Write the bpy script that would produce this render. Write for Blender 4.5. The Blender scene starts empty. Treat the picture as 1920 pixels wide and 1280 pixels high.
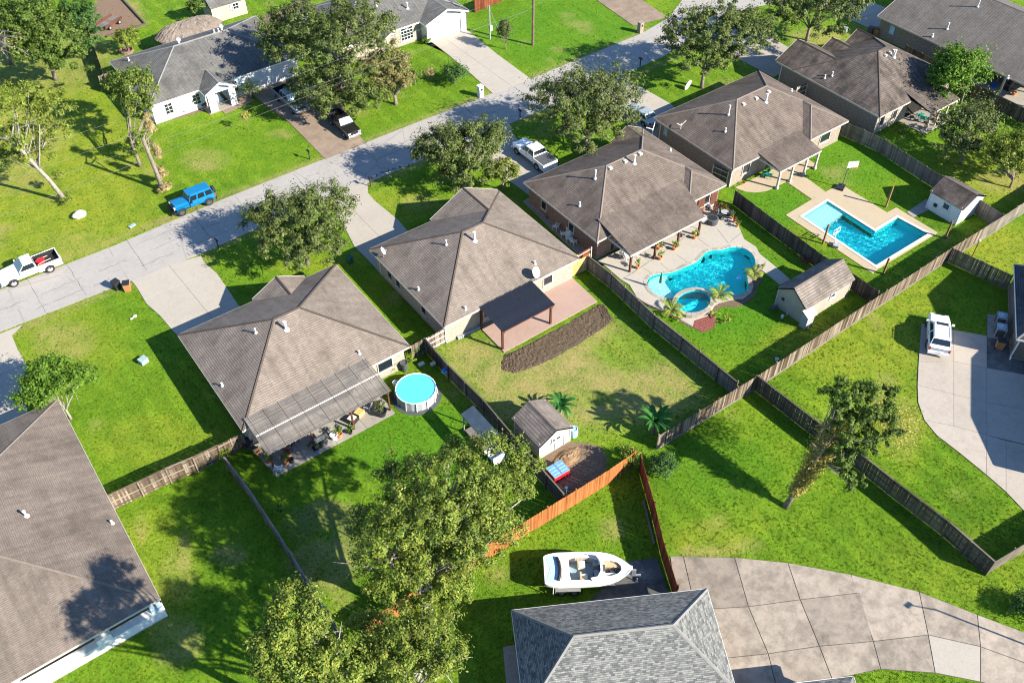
import bpy, math, random
import numpy as np
from mathutils import Vector, Matrix
from mathutils.geometry import tessellate_polygon
R = math.radians
rnd = random.Random(7)
C = bpy.context.scene.collection
SC = bpy.context.scene

# ------------------------------------------------------------ camera, sky, sun
F_PX, PITCH, ROLL, CAM = 1730.0, R(46.0), R(-0.4), Vector((-9.572, -62.790, 60.0))
A0 = R(-36.0)                       # the street runs along world X; the camera looks across it
def _rz(x, y): return (x * math.cos(A0) - y * math.sin(A0), x * math.sin(A0) + y * math.cos(A0))
_c, _s = math.cos(PITCH), math.sin(PITCH)
FWD = Vector((*_rz(0, _c), -_s)); _rt = Vector((*_rz(1, 0), 0)); _up = Vector((*_rz(0, _s), _c))
RGT = _rt * math.cos(ROLL) + _up * math.sin(ROLL); UPV = -_rt * math.sin(ROLL) + _up * math.cos(ROLL)
cam = bpy.data.cameras.new('camera'); cam.sensor_width = 36; cam.lens = F_PX / 1920 * 36
cam.clip_end = 6000
co = bpy.data.objects.new('camera', cam); C.objects.link(co)
m3 = Matrix((RGT, UPV, -FWD)).transposed()
co.matrix_world = Matrix.Translation(CAM) @ m3.to_4x4()
SC.camera = co

SUN_AZ, SUN_EL = 117.5, 30.5        # direction in which shadows fall, height of the sun
w_ = bpy.data.worlds.new('World'); SC.world = w_; w_.use_nodes = True
_n = w_.node_tree.nodes; _bg = _n['Background']
_sky = _n.new('ShaderNodeTexSky'); _sky.sky_type = 'NISHITA'; _sky.sun_disc = False
_sky.sun_elevation = R(SUN_EL); _sky.sun_rotation = R(152.5)
_sky.air_density = 1.0; _sky.dust_density = 0.0; _sky.ozone_density = 6.0
w_.node_tree.links.new(_sky.outputs[0], _bg.inputs[0]); _bg.inputs[1].default_value = 0.10
sl = bpy.data.lights.new('sun', 'SUN'); sl.energy = 5.0; sl.angle = R(0.5); sl.color = (1.0, 0.93, 0.80)
sl.cycles.is_caustics_light = True
so = bpy.data.objects.new('sun', sl); C.objects.link(so)
_d = Vector((math.cos(R(SUN_AZ)) * math.cos(R(SUN_EL)), math.sin(R(SUN_AZ)) * math.cos(R(SUN_EL)), -math.sin(R(SUN_EL))))
so.rotation_euler = _d.to_track_quat('-Z', 'Y').to_euler(); so.location = (40, -80, 90)
vs = SC.view_settings; vs.view_transform = 'Standard'; vs.look = 'None'; vs.gamma = 1; vs.use_curve_mapping = False
vs.exposure = 1.45
SC.cycles.use_denoising = True; SC.cycles.filter_width = 1.1
SC.cycles.max_bounces = 6; SC.cycles.transparent_max_bounces = 12

# ------------------------------------------------------------ survey: photo position of a point at height z -> metres on the ground
def w(px, py, z=0.0):
    d = FWD * F_PX + RGT * (px - 960) - UPV * (py - 640)
    t = (z - CAM.z) / d.z
    return (CAM.x + d.x * t, CAM.y + d.y * t)
def ws(l, z=0.0): return [w(p[0], p[1], z) for p in l]
def pxof(X, Y, Z):                  # numpy: where ground points fall, used to lay out the lawn's dry patches
    dx, dy, dz = X - CAM.x, Y - CAM.y, Z - CAM.z
    f = lambda v: dx * v.x + dy * v.y + dz * v.z
    dep = f(FWD); dep = np.where(dep < 1, 1, dep)
    return 960 + F_PX * f(RGT) / dep, 640 - F_PX * f(UPV) / dep, f(FWD)

# ------------------------------------------------------------ node materials
class NT:
    def __init__(s, name, rough=0.8, spec=0.3, metal=0.0):
        s.m = bpy.data.materials.new(name); s.m.use_nodes = True
        s.t = s.m.node_tree; s.b = s.t.nodes['Principled BSDF']; s.out = s.t.nodes['Material Output']
        s.b.inputs['Roughness'].default_value = rough; s.b.inputs['Specular IOR Level'].default_value = spec
        s.b.inputs['Metallic'].default_value = metal
    def n(s, typ, ins=None, **pr):
        x = s.t.nodes.new('ShaderNode' + typ)
        for k, v in pr.items(): setattr(x, k, v)
        for k, v in (ins or {}).items(): s.set(x.inputs[k], v)
        return x
    def set(s, sock, v):
        if hasattr(v, 'is_output'): s.t.links.new(v, sock)
        elif hasattr(v, 'outputs'): s.t.links.new(v.outputs[0], sock)
        else:
            if isinstance(v, (tuple, list)) and len(v) == 3 and sock.type == 'RGBA': v = (*v, 1)
            sock.default_value = v
    def obj(s): return s.n('TexCoord').outputs['Object']
    def geo(s): return s.n('NewGeometry')
    def pos(s): return s.geo().outputs['Position']
    def uv(s): return s.n('TexCoord').outputs['UV']
    def noise(s, vec, scale, detail=3, rough=0.55, dist=0.0):
        return s.n('TexNoise', {'Vector': vec, 'Scale': scale, 'Detail': detail, 'Roughness': rough, 'Distortion': dist}).outputs['Fac']
    def scl(s, vec, v): return s.n('Mapping', {'Vector': vec, 'Scale': v}).outputs[0]
    def ramp(s, fac, stops, interp='LINEAR'):
        r = s.n('ValToRGB', {'Fac': fac}); e = r.color_ramp.elements; r.color_ramp.interpolation = interp
        while len(e) < len(stops): e.new(0.5)
        for i, (p, c) in enumerate(stops):
            e[i].position = p
            e[i].color = (c, c, c, 1) if not isinstance(c, (tuple, list)) else (*c, 1)
        return r.outputs[0]
    def mix(s, fac, a, b, mode='MIX'):
        x = s.n('Mix', data_type='RGBA', blend_type=mode)
        s.set(x.inputs[0], fac); s.set(x.inputs[6], a); s.set(x.inputs[7], b)
        return x.outputs[2]
    def math(s, op, a, b=0.0): return s.n('Math', {0: a, 1: b}, operation=op).outputs[0]
    def island(s): return s.geo().outputs['Random Per Island']
    def orand(s): return s.n('ObjectInfo').outputs['Random']
    def attr(s, name): return s.n('Attribute', attribute_name=name).outputs['Fac']
    def col(s, c): s.set(s.b.inputs['Base Color'], c); return s
    def bump(s, h, strength=0.5, dist=0.05):
        x = s.n('Bump', {'Height': h, 'Strength': strength, 'Distance': dist}); s.t.links.new(x.outputs[0], s.b.inputs['Normal']); return s

def flat(name, c, rough=0.6, spec=0.4, metal=0.0, var=0.12, scale=3.0):
    t = NT(name, rough, spec, metal)
    f = t.noise(t.obj(), scale, 4)
    lo = tuple(x * (1 - var) for x in c); hi = tuple(min(1, x * (1 + var)) for x in c)
    t.col(t.ramp(f, [(0.3, lo), (0.7, hi)])); return t.m

def grass_mat():
    t = NT('lawn_grass', 0.9, 0.1); p = t.pos()
    big = t.noise(p, 0.09, 4, 0.6); mid = t.noise(p, 0.55, 4, 0.65); fine = t.noise(p, 4.5, 5, 0.75); tiny = t.noise(p, 16.0, 3, 0.7)
    c1 = t.ramp(t.mix(0.5, mid, big), [(0.34, (0.066, 0.148, 0.008)), (0.5, (0.112, 0.210, 0.011)), (0.66, (0.180, 0.262, 0.017))])
    c2 = t.ramp(t.mix(0.5, fine, tiny), [(0.36, 0.36), (0.5, 1.0), (0.66, 1.55)])
    c = t.mix(1.0, c1, c2, 'MULTIPLY')
    sx = t.n('SeparateXYZ', {0: p}).outputs; wob = t.math('MULTIPLY', t.noise(p, 0.25, 2), 2.0)
    stripe = t.ramp(t.math('SINE', t.math('MULTIPLY', t.math('ADD', sx[0], wob), 2.9)), [(0.2, 0.90), (0.8, 1.08)])
    c = t.mix(t.ramp(t.noise(p, 0.05, 2), [(0.42, 0.0), (0.55, 1.0)]), c, t.mix(1.0, c, stripe, 'MULTIPLY'))
    yel = t.mix(t.math('MULTIPLY', t.attr('yellow'), t.ramp(mid, [(0.3, 0.35), (0.65, 1.0)])), c, t.mix(1.0, (0.245, 0.268, 0.026), c2, 'MULTIPLY'))
    dk = t.mix(t.attr('lush'), yel, t.mix(1.0, (0.066, 0.190, 0.009), c2, 'MULTIPLY'))
    dryf = t.math('MULTIPLY', t.attr('dry'), t.ramp(t.mix(0.45, mid, fine), [(0.34, 0.15), (0.58, 1.0)]))
    d = t.mix(dryf, dk, t.mix(0.75, (0.33, 0.255, 0.105), c2, 'MULTIPLY'))
    dirtf = t.ramp(t.math('ADD', t.attr('dirt'), t.math('MULTIPLY', t.math('SUBTRACT', fine, 0.5), 0.9)), [(0.38, 0.0), (0.6, 1.0)])
    e = t.mix(dirtf, d, t.mix(0.6, (0.205, 0.140, 0.095), c2, 'MULTIPLY'))
    t.col(e); t.bump(t.math('ADD', t.math('MULTIPLY', fine, 0.6), tiny), 0.9, 0.10); return t.m

def blade_mat():
    t = NT('grass_blades', 0.75, 0.15); p = t.pos()
    mid = t.noise(p, 0.35, 4, 0.65)
    c = t.ramp(mid, [(0.32, (0.085, 0.178, 0.009)), (0.5, (0.142, 0.245, 0.013)), (0.68, (0.220, 0.300, 0.022))])
    f = t.orand(); c = t.mix(1.0, c, t.ramp(f, [(0, 0.62), (0.5, 1.05), (1, 1.45)]), 'MULTIPLY')
    t.col(c); tr = t.n('BsdfTranslucent', {'Color': c}); mx = t.n('MixShader', {0: 0.35})
    t.t.links.new(t.b.outputs[0], mx.inputs[1]); t.t.links.new(tr.outputs[0], mx.inputs[2]); t.t.links.new(mx.outputs[0], t.out.inputs[0])
    return t.m

def leaf_mat(name, dark, mid_, light, trans=0.3):
    t = NT(name, 0.6, 0.2); trans *= 0.7
    f = t.mix(0.42, t.ramp(t.noise(t.obj(), 1.5, 3, 0.6), [(0.3, 0.0), (0.7, 1.0)]), t.island())
    c = t.ramp(f, [(0.05, dark), (0.5, mid_), (0.95, light)])
    c = t.mix(1.0, c, t.ramp(t.noise(t.obj(), 0.4, 3), [(0.3, 0.72), (0.7, 1.22)]), 'MULTIPLY')
    t.col(c)
    tr = t.n('BsdfTranslucent', {'Color': t.mix(1.0, c, (1.25, 1.35, 0.5), 'MULTIPLY')}); mx = t.n('MixShader', {0: trans})
    t.t.links.new(t.b.outputs[0], mx.inputs[1]); t.t.links.new(tr.outputs[0], mx.inputs[2]); t.t.links.new(mx.outputs[0], t.out.inputs[0])
    return t.m

def shingle_mat(name, a, b, mortar_or_shade, bw=0.30, rh=0.2, stain=0.35, streak=0.4, spread=0.5, bumpd=0.03):
    """courses of tabs: a painted shadow line under each course, faint slots, every tab its own tint, weather streaks down the slope"""
    t = NT(name, 0.92, 0.15); uv = t.uv(); sp = t.n('SeparateXYZ', {0: uv}).outputs
    wav = t.math('MULTIPLY', t.math('SUBTRACT', t.noise(uv, 0.6, 2), 0.5), 0.12)
    v = t.math('DIVIDE', t.math('ADD', sp[1], wav), rh); row = t.math('FLOOR', v); fv = t.math('FRACT', v)
    u = t.math('ADD', t.math('DIVIDE', sp[0], bw), t.math('MULTIPLY', t.math('FRACT', t.math('MULTIPLY', row, 0.381)), 1.0)); fu = t.math('FRACT', u)
    cell = t.n('CombineXYZ', {0: t.math('FLOOR', u), 1: row}); rv = t.n('TexWhiteNoise', {'Vector': cell.outputs[0]}, noise_dimensions='2D').outputs['Value']
    c = t.mix(rv, b, a)
    st = t.noise(t.obj(), 0.45, 5, 0.65)
    c = t.mix(1.0, c, t.ramp(st, [(0.32, 1 - stain), (0.5, 1.0), (0.68, 1 + stain * 0.6)]), 'MULTIPLY')
    sk = t.noise(t.scl(uv, (1.6, 0.16, 1)), 1.0, 4, 0.6)
    c = t.mix(streak, c, t.mix(1.0, c, t.ramp(sk, [(0.35, 0.62), (0.62, 1.18)]), 'MULTIPLY'))
    grn = t.noise(t.scl(uv, (9, 14, 1)), 1.0, 3, 0.7)
    c = t.mix(spread, c, t.mix(1.0, c, t.ramp(grn, [(0.3, 0.62), (0.7, 1.38)]), 'MULTIPLY'))
    ln = t.ramp(fv, [(0.0, 1.0), (0.14, 0.8), (0.34, 0.0)]); sl_ = t.math('MULTIPLY', t.ramp(fu, [(0.0, 1.0), (0.10, 0.0)]), 0.35)  # ln: shade below each course edge, put into the colour; sl_: slots between tabs
    c = t.mix(t.math('MULTIPLY', t.math('MAXIMUM', ln, sl_), 0.72), c, mortar_or_shade)
    t.col(c)
    t.bump(t.math('ADD', t.math('SUBTRACT', 1.0, fv), t.math('MULTIPLY', grn, 0.6)), 0.6, bumpd); return t.m

def brick_mat(name, a, b, mortar_or_shade):
    t = NT(name, 0.9, 0.2); uv = t.uv()
    br = t.n('TexBrick', {'Vector': uv, 'Color1': a, 'Color2': b, 'Mortar': mortar_or_shade, 'Scale': 1.0, 'Mortar Size': 0.012,
             'Mortar Smooth': 0.2, 'Brick Width': 0.23, 'Row Height': 0.085}, offset=0.5)
    n1 = t.noise(t.scl(uv, (4.4, 11.8, 1)), 1.0, 2, 0.7)
    c = t.mix(1.0, br.outputs[0], t.ramp(n1, [(0.3, 0.6), (0.7, 1.35)]), 'MULTIPLY')
    t.col(c); t.bump(br.outputs['Fac'], -0.5, 0.01); return t.m

def siding_mat(name, c, groove=0.15):
    t = NT(name, 0.6, 0.35); uv = t.uv(); sep = t.n('SeparateXYZ', {0: uv})
    saw = t.math('FRACT', t.math('DIVIDE', sep.outputs[1], groove))
    dirt = t.noise(t.obj(), 1.2, 4, 0.6)
    cc = t.mix(1.0, c, t.ramp(dirt, [(0.3, 0.86), (0.7, 1.04)]), 'MULTIPLY')
    t.col(cc); t.bump(t.math('SUBTRACT', 1.0, saw), 0.6, 0.015); return t.m

def concrete_mat(name, c, stain=0.3, perobj=0.12, crack=0.0, warm=None):
    t = NT(name, 0.9, 0.2); p = t.pos()
    a = t.noise(p, 0.35, 5, 0.65); b = t.noise(p, 1.7, 5, 0.7); d = t.noise(p, 9, 3, 0.7)
    c1 = t.mix(1.0, c, t.ramp(t.mix(0.5, a, b), [(0.3, 1 - stain), (0.5, 1.0), (0.72, 1 + stain * 0.5)]), 'MULTIPLY')
    c1 = t.mix(0.5, c1, t.mix(1.0, c1, t.ramp(d, [(0.3, 0.82), (0.7, 1.15)]), 'MULTIPLY'))
    if warm: c1 = t.mix(t.ramp(t.noise(p, 0.8, 4, 0.6), [(0.45, 0.0), (0.68, 0.7)]), c1, warm)
    c1 = t.mix(1.0, c1, t.ramp(t.orand(), [(0, 1 - perobj), (1, 1 + perobj)]), 'MULTIPLY')
    if crack:
        vor = t.n('TexVoronoi', {'Vector': t.n('Mix', {0: 0.12, 4: p, 5: t.n('TexNoise', {'Vector': p, 'Scale': 0.9}).outputs['Color']}, data_type='VECTOR').outputs[1],
                  'Scale': crack}, feature='DISTANCE_TO_EDGE').outputs['Distance']
        msk = t.math('MULTIPLY', t.ramp(vor, [(0.0, 1.0), (0.012, 0.0)]), t.ramp(a, [(0.42, 0.0), (0.52, 1.0)]))
        c1 = t.mix(t.math('MULTIPLY', msk, 0.4), c1, (0.12, 0.112, 0.10))
    t.col(c1); t.bump(t.math('ADD', d, b), 0.25, 0.01); return t.m

def wood_mat(name, lo, mid_, hi, perobj=True, stain=0.3):
    t = NT(name, 0.85, 0.15); uv = t.uv()
    f = t.orand() if perobj else t.island()
    g = t.noise(t.scl(uv, (30, 1.2, 1)), 1.0, 4, 0.6)
    c = t.ramp(f, [(0.0, lo), (0.5, mid_), (1.0, hi)])
    c = t.mix(1.0, c, t.ramp(g, [(0.3, 0.72), (0.7, 1.2)]), 'MULTIPLY')
    s_ = t.noise(t.pos(), 0.7, 4, 0.6)
    c = t.mix(1.0, c, t.ramp(s_, [(0.32, 1 - stain), (0.6, 1.05)]), 'MULTIPLY')
    t.col(c); t.bump(g, 0.3, 0.004); return t.m

def glass_mat(name, c=(0.012, 0.018, 0.025)):
    t = NT(name, 0.06, 0.8); t.col(c); return t.m

def paint_mat(name, c, rough=0.25, metal=0.0):
    t = NT(name, rough, 0.5, metal); d = t.noise(t.obj(), 2.2, 4, 0.6)
    t.col(t.mix(1.0, c, t.ramp(d, [(0.3, 0.90), (0.7, 1.03)]), 'MULTIPLY'))
    t.b.inputs['Coat Weight'].default_value = 0.5; t.b.inputs['Coat Roughness'].default_value = 0.08; return t.m

def water_mat():
    t = NT('pool_water')
    gl = t.n('BsdfGlass', {'Color': (0.80, 1.0, 1.0, 1), 'Roughness': 0.0, 'IOR': 1.33})
    t.t.links.new(gl.outputs[0], t.out.inputs[0]); return t.m

def plaster_mat(name, lo, hi):
    t = NT(name, 0.7, 0.2); p = t.pos()
    a = t.noise(p, 5.0, 4, 0.7)
    t.col(t.ramp(a, [(0.3, lo), (0.7, hi)])); return t.m

def metal_roof_mat(name, a, b, rough=0.4):
    t = NT(name, rough, 0.5, 0.3)
    t.col(t.mix(t.ramp(t.noise(t.obj(), 1.3, 4, 0.6), [(0.35, 0.0), (0.7, 1.0)]), a, b)); return t.m

def thatch_mat():
    t = NT('thatch', 0.95, 0.1); uv = t.uv()
    g = t.noise(t.scl(uv, (7, 1.3, 1)), 1.0, 5, 0.7); b = t.noise(t.obj(), 2.0, 4, 0.7)
    t.col(t.ramp(t.mix(0.5, g, b), [(0.3, (0.06, 0.048, 0.04)), (0.5, (0.165, 0.135, 0.112)), (0.68, (0.27, 0.23, 0.20))])); t.bump(g, 1.0, 0.12); return t.m

def soil_mat(name, lo, hi, sc=6):
    t = NT(name, 0.95, 0.1); p = t.pos(); a = t.noise(p, sc, 5, 0.75)
    t.col(t.ramp(a, [(0.3, lo), (0.7, hi)])); t.bump(a, 1.0, 0.08); return t.m

M = {}
M['grass'] = grass_mat(); M['blade'] = blade_mat()
M['road'] = concrete_mat('street_surface', (0.315, 0.293, 0.268), 0.18, 0.0, 0.16)
M['drive'] = concrete_mat('driveway_concrete', (0.345, 0.310, 0.262), 0.12, 0.03)
M['drive_old'] = concrete_mat('old_driveway_concrete', (0.285, 0.240, 0.193), 0.55, 0.2, 0.0, (0.155, 0.13, 0.105))
M['drive_brown'] = concrete_mat('brown_driveway_concrete', (0.235, 0.178, 0.130), 0.35, 0.08, 0.0, (0.18, 0.13, 0.095))
M['drive_grey'] = concrete_mat('grey_driveway_concrete', (0.345, 0.302, 0.255), 0.2, 0.06)
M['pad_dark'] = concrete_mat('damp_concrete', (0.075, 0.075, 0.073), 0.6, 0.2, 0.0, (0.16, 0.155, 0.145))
M['joint'] = concrete_mat('joint_bed', (0.10, 0.09, 0.075), 0.3, 0.0)
M['deck'] = concrete_mat('pool_deck', (0.350, 0.318, 0.268), 0.12, 0.03)
M['deck_tan'] = concrete_mat('tan_pool_deck', (0.375, 0.302, 0.205), 0.10, 0.02)
M['patio_pink'] = concrete_mat('pink_patio', (0.335, 0.232, 0.190), 0.14, 0.0)
M['patio'] = concrete_mat('patio_concrete', (0.27, 0.245, 0.21), 0.3, 0.05)
M['coping'] = concrete_mat('stone_coping', (0.33, 0.29, 0.235), 0.35, 0.2)
M['white_coping'] = concrete_mat('white_coping', (0.48, 0.455, 0.405), 0.1, 0.05)
M['dirt'] = soil_mat('bare_dirt', (0.08, 0.06, 0.046), (0.20, 0.155, 0.12), 2.2)
M['dirt_orange'] = soil_mat('loose_orange_dirt', (0.13, 0.075, 0.04), (0.29, 0.20, 0.12), 3)
M['mulch'] = soil_mat('mulch', (0.07, 0.05, 0.035), (0.22, 0.16, 0.11), 9)
M['mulch_red'] = soil_mat('red_mulch', (0.10, 0.03, 0.025), (0.30, 0.11, 0.09), 7)
M['straw'] = soil_mat('dry_brown_sod', (0.035, 0.024, 0.016), (0.165, 0.122, 0.080), 9)
M['roof_tan'] = shingle_mat('tan_brown_shingles', (0.220, 0.182, 0.150), (0.180, 0.149, 0.124), (0.052, 0.040, 0.032), 0.30, 0.2, 0.28, 0.35, 0.6)
M['roof_brown'] = shingle_mat('brown_shingles', (0.155, 0.124, 0.102), (0.124, 0.099, 0.082), (0.040, 0.031, 0.026), 0.30, 0.2, 0.35, 0.5, 0.6)
M['roof_dark'] = shingle_mat('dark_brown_shingles', (0.138, 0.113, 0.094), (0.096, 0.079, 0.067), (0.034, 0.028, 0.025), 0.36, 0.22, 0.55, 0.85, 0.6)
M['roof_grey'] = shingle_mat('weathered_grey_shingles', (0.150, 0.144, 0.134), (0.120, 0.116, 0.109), (0.05, 0.048, 0.045), 0.30, 0.18, 0.32, 0.4, 0.6)
M['roof_greytan'] = shingle_mat('grey_tan_shingles', (0.160, 0.141, 0.124), (0.132, 0.117, 0.103), (0.048, 0.042, 0.037), 0.32, 0.2, 0.2, 0.3, 0.6)
M['roof_mid'] = shingle_mat('mid_brown_shingles', (0.178, 0.144, 0.119), (0.150, 0.122, 0.101), (0.085, 0.068, 0.056), 0.22, 0.14, 0.3, 0.5, 0.6)
M['roof_mixed'] = shingle_mat('mixed_grey_shingles', (0.235, 0.233, 0.215), (0.085, 0.088, 0.088), (0.045, 0.046, 0.046), 0.25, 0.125, 0.1, 0.1, 0.8)
M['roof_navy'] = shingle_mat('slate_shingles', (0.075, 0.078, 0.088), (0.05, 0.052, 0.06), (0.02, 0.021, 0.026), 0.32, 0.2)
M['shed_shingle'] = shingle_mat('shed_shingles', (0.225, 0.190, 0.163), (0.165, 0.138, 0.118), (0.045, 0.036, 0.031), 0.5, 0.26, bumpd=0.05)
M['ridge_lt'] = flat('light_ridge_cap', (0.165, 0.135, 0.113), 0.9, 0.1)
M['ridge_dk'] = flat('dark_ridge_cap', (0.075, 0.058, 0.048), 0.9, 0.1)
M['ridge_gy'] = flat('grey_ridge_cap', (0.20, 0.193, 0.182), 0.9, 0.1)
M['brick_lt'] = brick_mat('cream_brick', (0.37, 0.32, 0.25), (0.28, 0.235, 0.18), (0.33, 0.30, 0.255))
M['brick_red'] = brick_mat('red_brick', (0.235, 0.118, 0.082), (0.165, 0.083, 0.060), (0.26, 0.21, 0.175))
M['brick_brown'] = brick_mat('brown_brick', (0.21, 0.155, 0.115), (0.125, 0.09, 0.068), (0.22, 0.19, 0.155))
M['brick_tan'] = brick_mat('tan_brick', (0.30, 0.245, 0.19), (0.225, 0.18, 0.138), (0.28, 0.24, 0.205))
M['brick_dark'] = brick_mat('grey_brown_brick', (0.24, 0.195, 0.165), (0.175, 0.145, 0.125), (0.27, 0.24, 0.21))
M['white_wall'] = siding_mat('white_siding', (0.66, 0.655, 0.64))
M['cream_wall'] = siding_mat('cream_siding', (0.42, 0.37, 0.28))
M['grey_wall'] = siding_mat('grey_siding', (0.38, 0.37, 0.345), 0.3)
M['tan_wall'] = siding_mat('tan_siding', (0.33, 0.295, 0.245), 0.2)
M['white'] = flat('white_paint', (0.66, 0.655, 0.64), 0.5, 0.4, var=0.05)
M['trim'] = flat('cream_trim', (0.46, 0.42, 0.36), 0.6, 0.3, var=0.08)
M['blue_trim'] = flat('pale_blue_trim', (0.48, 0.62, 0.68), 0.6, 0.3, var=0.06)
M['soffit'] = flat('soffit', (0.55, 0.51, 0.45), 0.8, 0.2)
M['glass'] = glass_mat('dark_glass')
M['glass_blue'] = glass_mat('blue_glass', (0.02, 0.05, 0.10))
M['wood_w'] = wood_mat('weathered_fence', (0.062, 0.041, 0.027), (0.150, 0.112, 0.080), (0.290, 0.238, 0.182))
M['wood_g'] = wood_mat('grey_fence', (0.105, 0.086, 0.066), (0.155, 0.13, 0.10), (0.215, 0.185, 0.15))
M['wood_gi'] = wood_mat('grey_fence_boards', (0.125, 0.108, 0.086), (0.18, 0.155, 0.125), (0.245, 0.215, 0.175), False)
M['wood_dk'] = wood_mat('dark_fence_boards', (0.058, 0.047, 0.036), (0.09, 0.074, 0.056), (0.135, 0.112, 0.087), False)
M['wood_dko'] = wood_mat('dark_fence', (0.064, 0.053, 0.040), (0.102, 0.085, 0.066), (0.155, 0.132, 0.104))
M['wood_or'] = wood_mat('orange_stained_fence', (0.25, 0.085, 0.025), (0.33, 0.118, 0.036), (0.40, 0.155, 0.055), True, 0.12)
M['wood_rd'] = wood_mat('red_stained_fence', (0.12, 0.032, 0.016), (0.17, 0.048, 0.024), (0.22, 0.072, 0.036), True, 0.3)
M['wood_new'] = wood_mat('new_pine_fence', (0.52, 0.34, 0.12), (0.60, 0.41, 0.16), (0.66, 0.48, 0.22))
M['wood_post'] = wood_mat('brown_post', (0.19, 0.10, 0.05), (0.24, 0.13, 0.07), (0.30, 0.17, 0.09))
M['wood_dark'] = wood_mat('dark_red_post', (0.085, 0.035, 0.022), (0.11, 0.045, 0.03), (0.14, 0.06, 0.04))
M['wood_slat'] = wood_mat('pergola_slat', (0.155, 0.137, 0.122), (0.19, 0.17, 0.152), (0.23, 0.207, 0.187))
M['wood_pole'] = wood_mat('pole_wood', (0.13, 0.09, 0.065), (0.16, 0.11, 0.08), (0.19, 0.13, 0.10))
M['bark'] = soil_mat('bark', (0.12, 0.095, 0.075), (0.30, 0.25, 0.205), 5)
M['bark_lt'] = soil_mat('pale_bark', (0.19, 0.165, 0.135), (0.40, 0.36, 0.31), 4)
M['stone'] = soil_mat('pale_stone', (0.48, 0.44, 0.38), (0.70, 0.66, 0.58), 2.5)
M['metal_dark'] = metal_roof_mat('dark_metal_roof', (0.012, 0.016, 0.026), (0.026, 0.031, 0.045), 0.6)
M['metal_slate'] = metal_roof_mat('slate_metal_roof', (0.035, 0.055, 0.082), (0.055, 0.08, 0.11), 0.65)
M['metal'] = flat('galvanised_metal', (0.50, 0.51, 0.52), 0.35, 0.5, 0.7)
M['black'] = flat('black_plastic', (0.02, 0.02, 0.022), 0.5, 0.4)
M['rubber'] = flat('tyre_rubber', (0.025, 0.025, 0.026), 0.85, 0.2)
M['rim'] = flat('wheel_rim', (0.52, 0.53, 0.55), 0.3, 0.5, 0.6)
M['chrome'] = flat('chrome', (0.75, 0.76, 0.78), 0.15, 0.6, 0.9)
M['car_white'] = paint_mat('white_car_paint', (0.80, 0.80, 0.79))
M['car_blue'] = paint_mat('bright_blue_car_paint', (0.004, 0.15, 0.33))
M['car_silver'] = paint_mat('silver_car_paint', (0.22, 0.25, 0.30), 0.3, 0.4)
M['car_black'] = paint_mat('black_car_paint', (0.014, 0.012, 0.012))
M['car_pale'] = paint_mat('pale_silver_blue_car_paint', (0.36, 0.42, 0.44), 0.3, 0.3)
M['sunshade'] = flat('silver_sunshade', (0.55, 0.72, 0.78), 0.3, 0.5, 0.2)
M['lens_red'] = flat('red_lens', (0.40, 0.015, 0.015), 0.2, 0.5)
M['lens'] = flat('clear_lens', (0.60, 0.62, 0.64), 0.12, 0.6, 0.2)
M['red'] = flat('red_plastic', (0.62, 0.015, 0.02), 0.35, 0.5)
M['teal'] = flat('teal_plastic', (0.01, 0.32, 0.25), 0.4, 0.4)
M['blue'] = flat('blue_plastic', (0.02, 0.15, 0.55), 0.4, 0.4)
M['lblue'] = flat('pale_blue_plastic', (0.35, 0.55, 0.72), 0.4, 0.4)
M['brown'] = flat('brown_plastic', (0.36, 0.17, 0.07), 0.5, 0.4)
M['terra'] = flat('terracotta', (0.48, 0.20, 0.08), 0.8, 0.2)
M['gelcoat'] = paint_mat('white_gelcoat', (0.80, 0.78, 0.72), 0.25)
M['vinyl'] = flat('cream_vinyl', (0.66, 0.58, 0.45), 0.6, 0.3)
M['tanvinyl'] = flat('tan_vinyl', (0.48, 0.34, 0.20), 0.6, 0.3)
M['boatblue'] = flat('pale_blue_deck', (0.36, 0.50, 0.64), 0.5, 0.3)
M['carpet'] = flat('grey_blue_carpet', (0.22, 0.30, 0.34), 0.9, 0.1)
M['darkgrey'] = flat('dark_grey', (0.07, 0.075, 0.08), 0.6, 0.3)
M['midgrey'] = flat('mid_grey', (0.30, 0.31, 0.32), 0.6, 0.3)
M['green_box'] = flat('green_utility_paint', (0.02, 0.10, 0.06), 0.5, 0.3)
M['grey_green'] = flat('grey_green_utility_paint', (0.26, 0.36, 0.36), 0.5, 0.3)
M['rust'] = flat('rusty_steel', (0.26, 0.12, 0.06), 0.8, 0.3)
M['bluelid'] = flat('blue_lid', (0.14, 0.29, 0.48), 0.5, 0.3); M['wire'] = flat('wire', (0.16, 0.16, 0.16), 0.5, 0.4); M['water'] = water_mat(); M['plaster'] = plaster_mat('pool_plaster', (0.03, 0.78, 0.80), (0.05, 0.85, 0.86)); M['plaster_lt'] = plaster_mat('pale_pool_plaster', (0.48, 0.66, 0.68), (0.56, 0.72, 0.73)); M['thatch'] = thatch_mat()
M['liner'] = flat('pool_liner', (0.08, 0.52, 0.64), 0.5, 0.3, var=0.05)
L_ = leaf_mat
M['oak'] = L_('live_oak_leaves', (0.030, 0.050, 0.011), (0.082, 0.112, 0.024), (0.205, 0.232, 0.070), 0.22)
M['oak_g'] = L_('grey_green_leaves', (0.034, 0.054, 0.014), (0.088, 0.114, 0.028), (0.205, 0.225, 0.085), 0.22)
M['tree_y'] = L_('yellow_green_leaves', (0.046, 0.078, 0.010), (0.140, 0.182, 0.022), (0.310, 0.335, 0.062), 0.30)
M['pine'] = L_('pine_needles', (0.030, 0.062, 0.008), (0.075, 0.124, 0.017), (0.165, 0.215, 0.042), 0.3)
M['bright'] = L_('bright_leaves', (0.040, 0.095, 0.008), (0.095, 0.185, 0.016), (0.185, 0.285, 0.036), 0.4)
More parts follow.
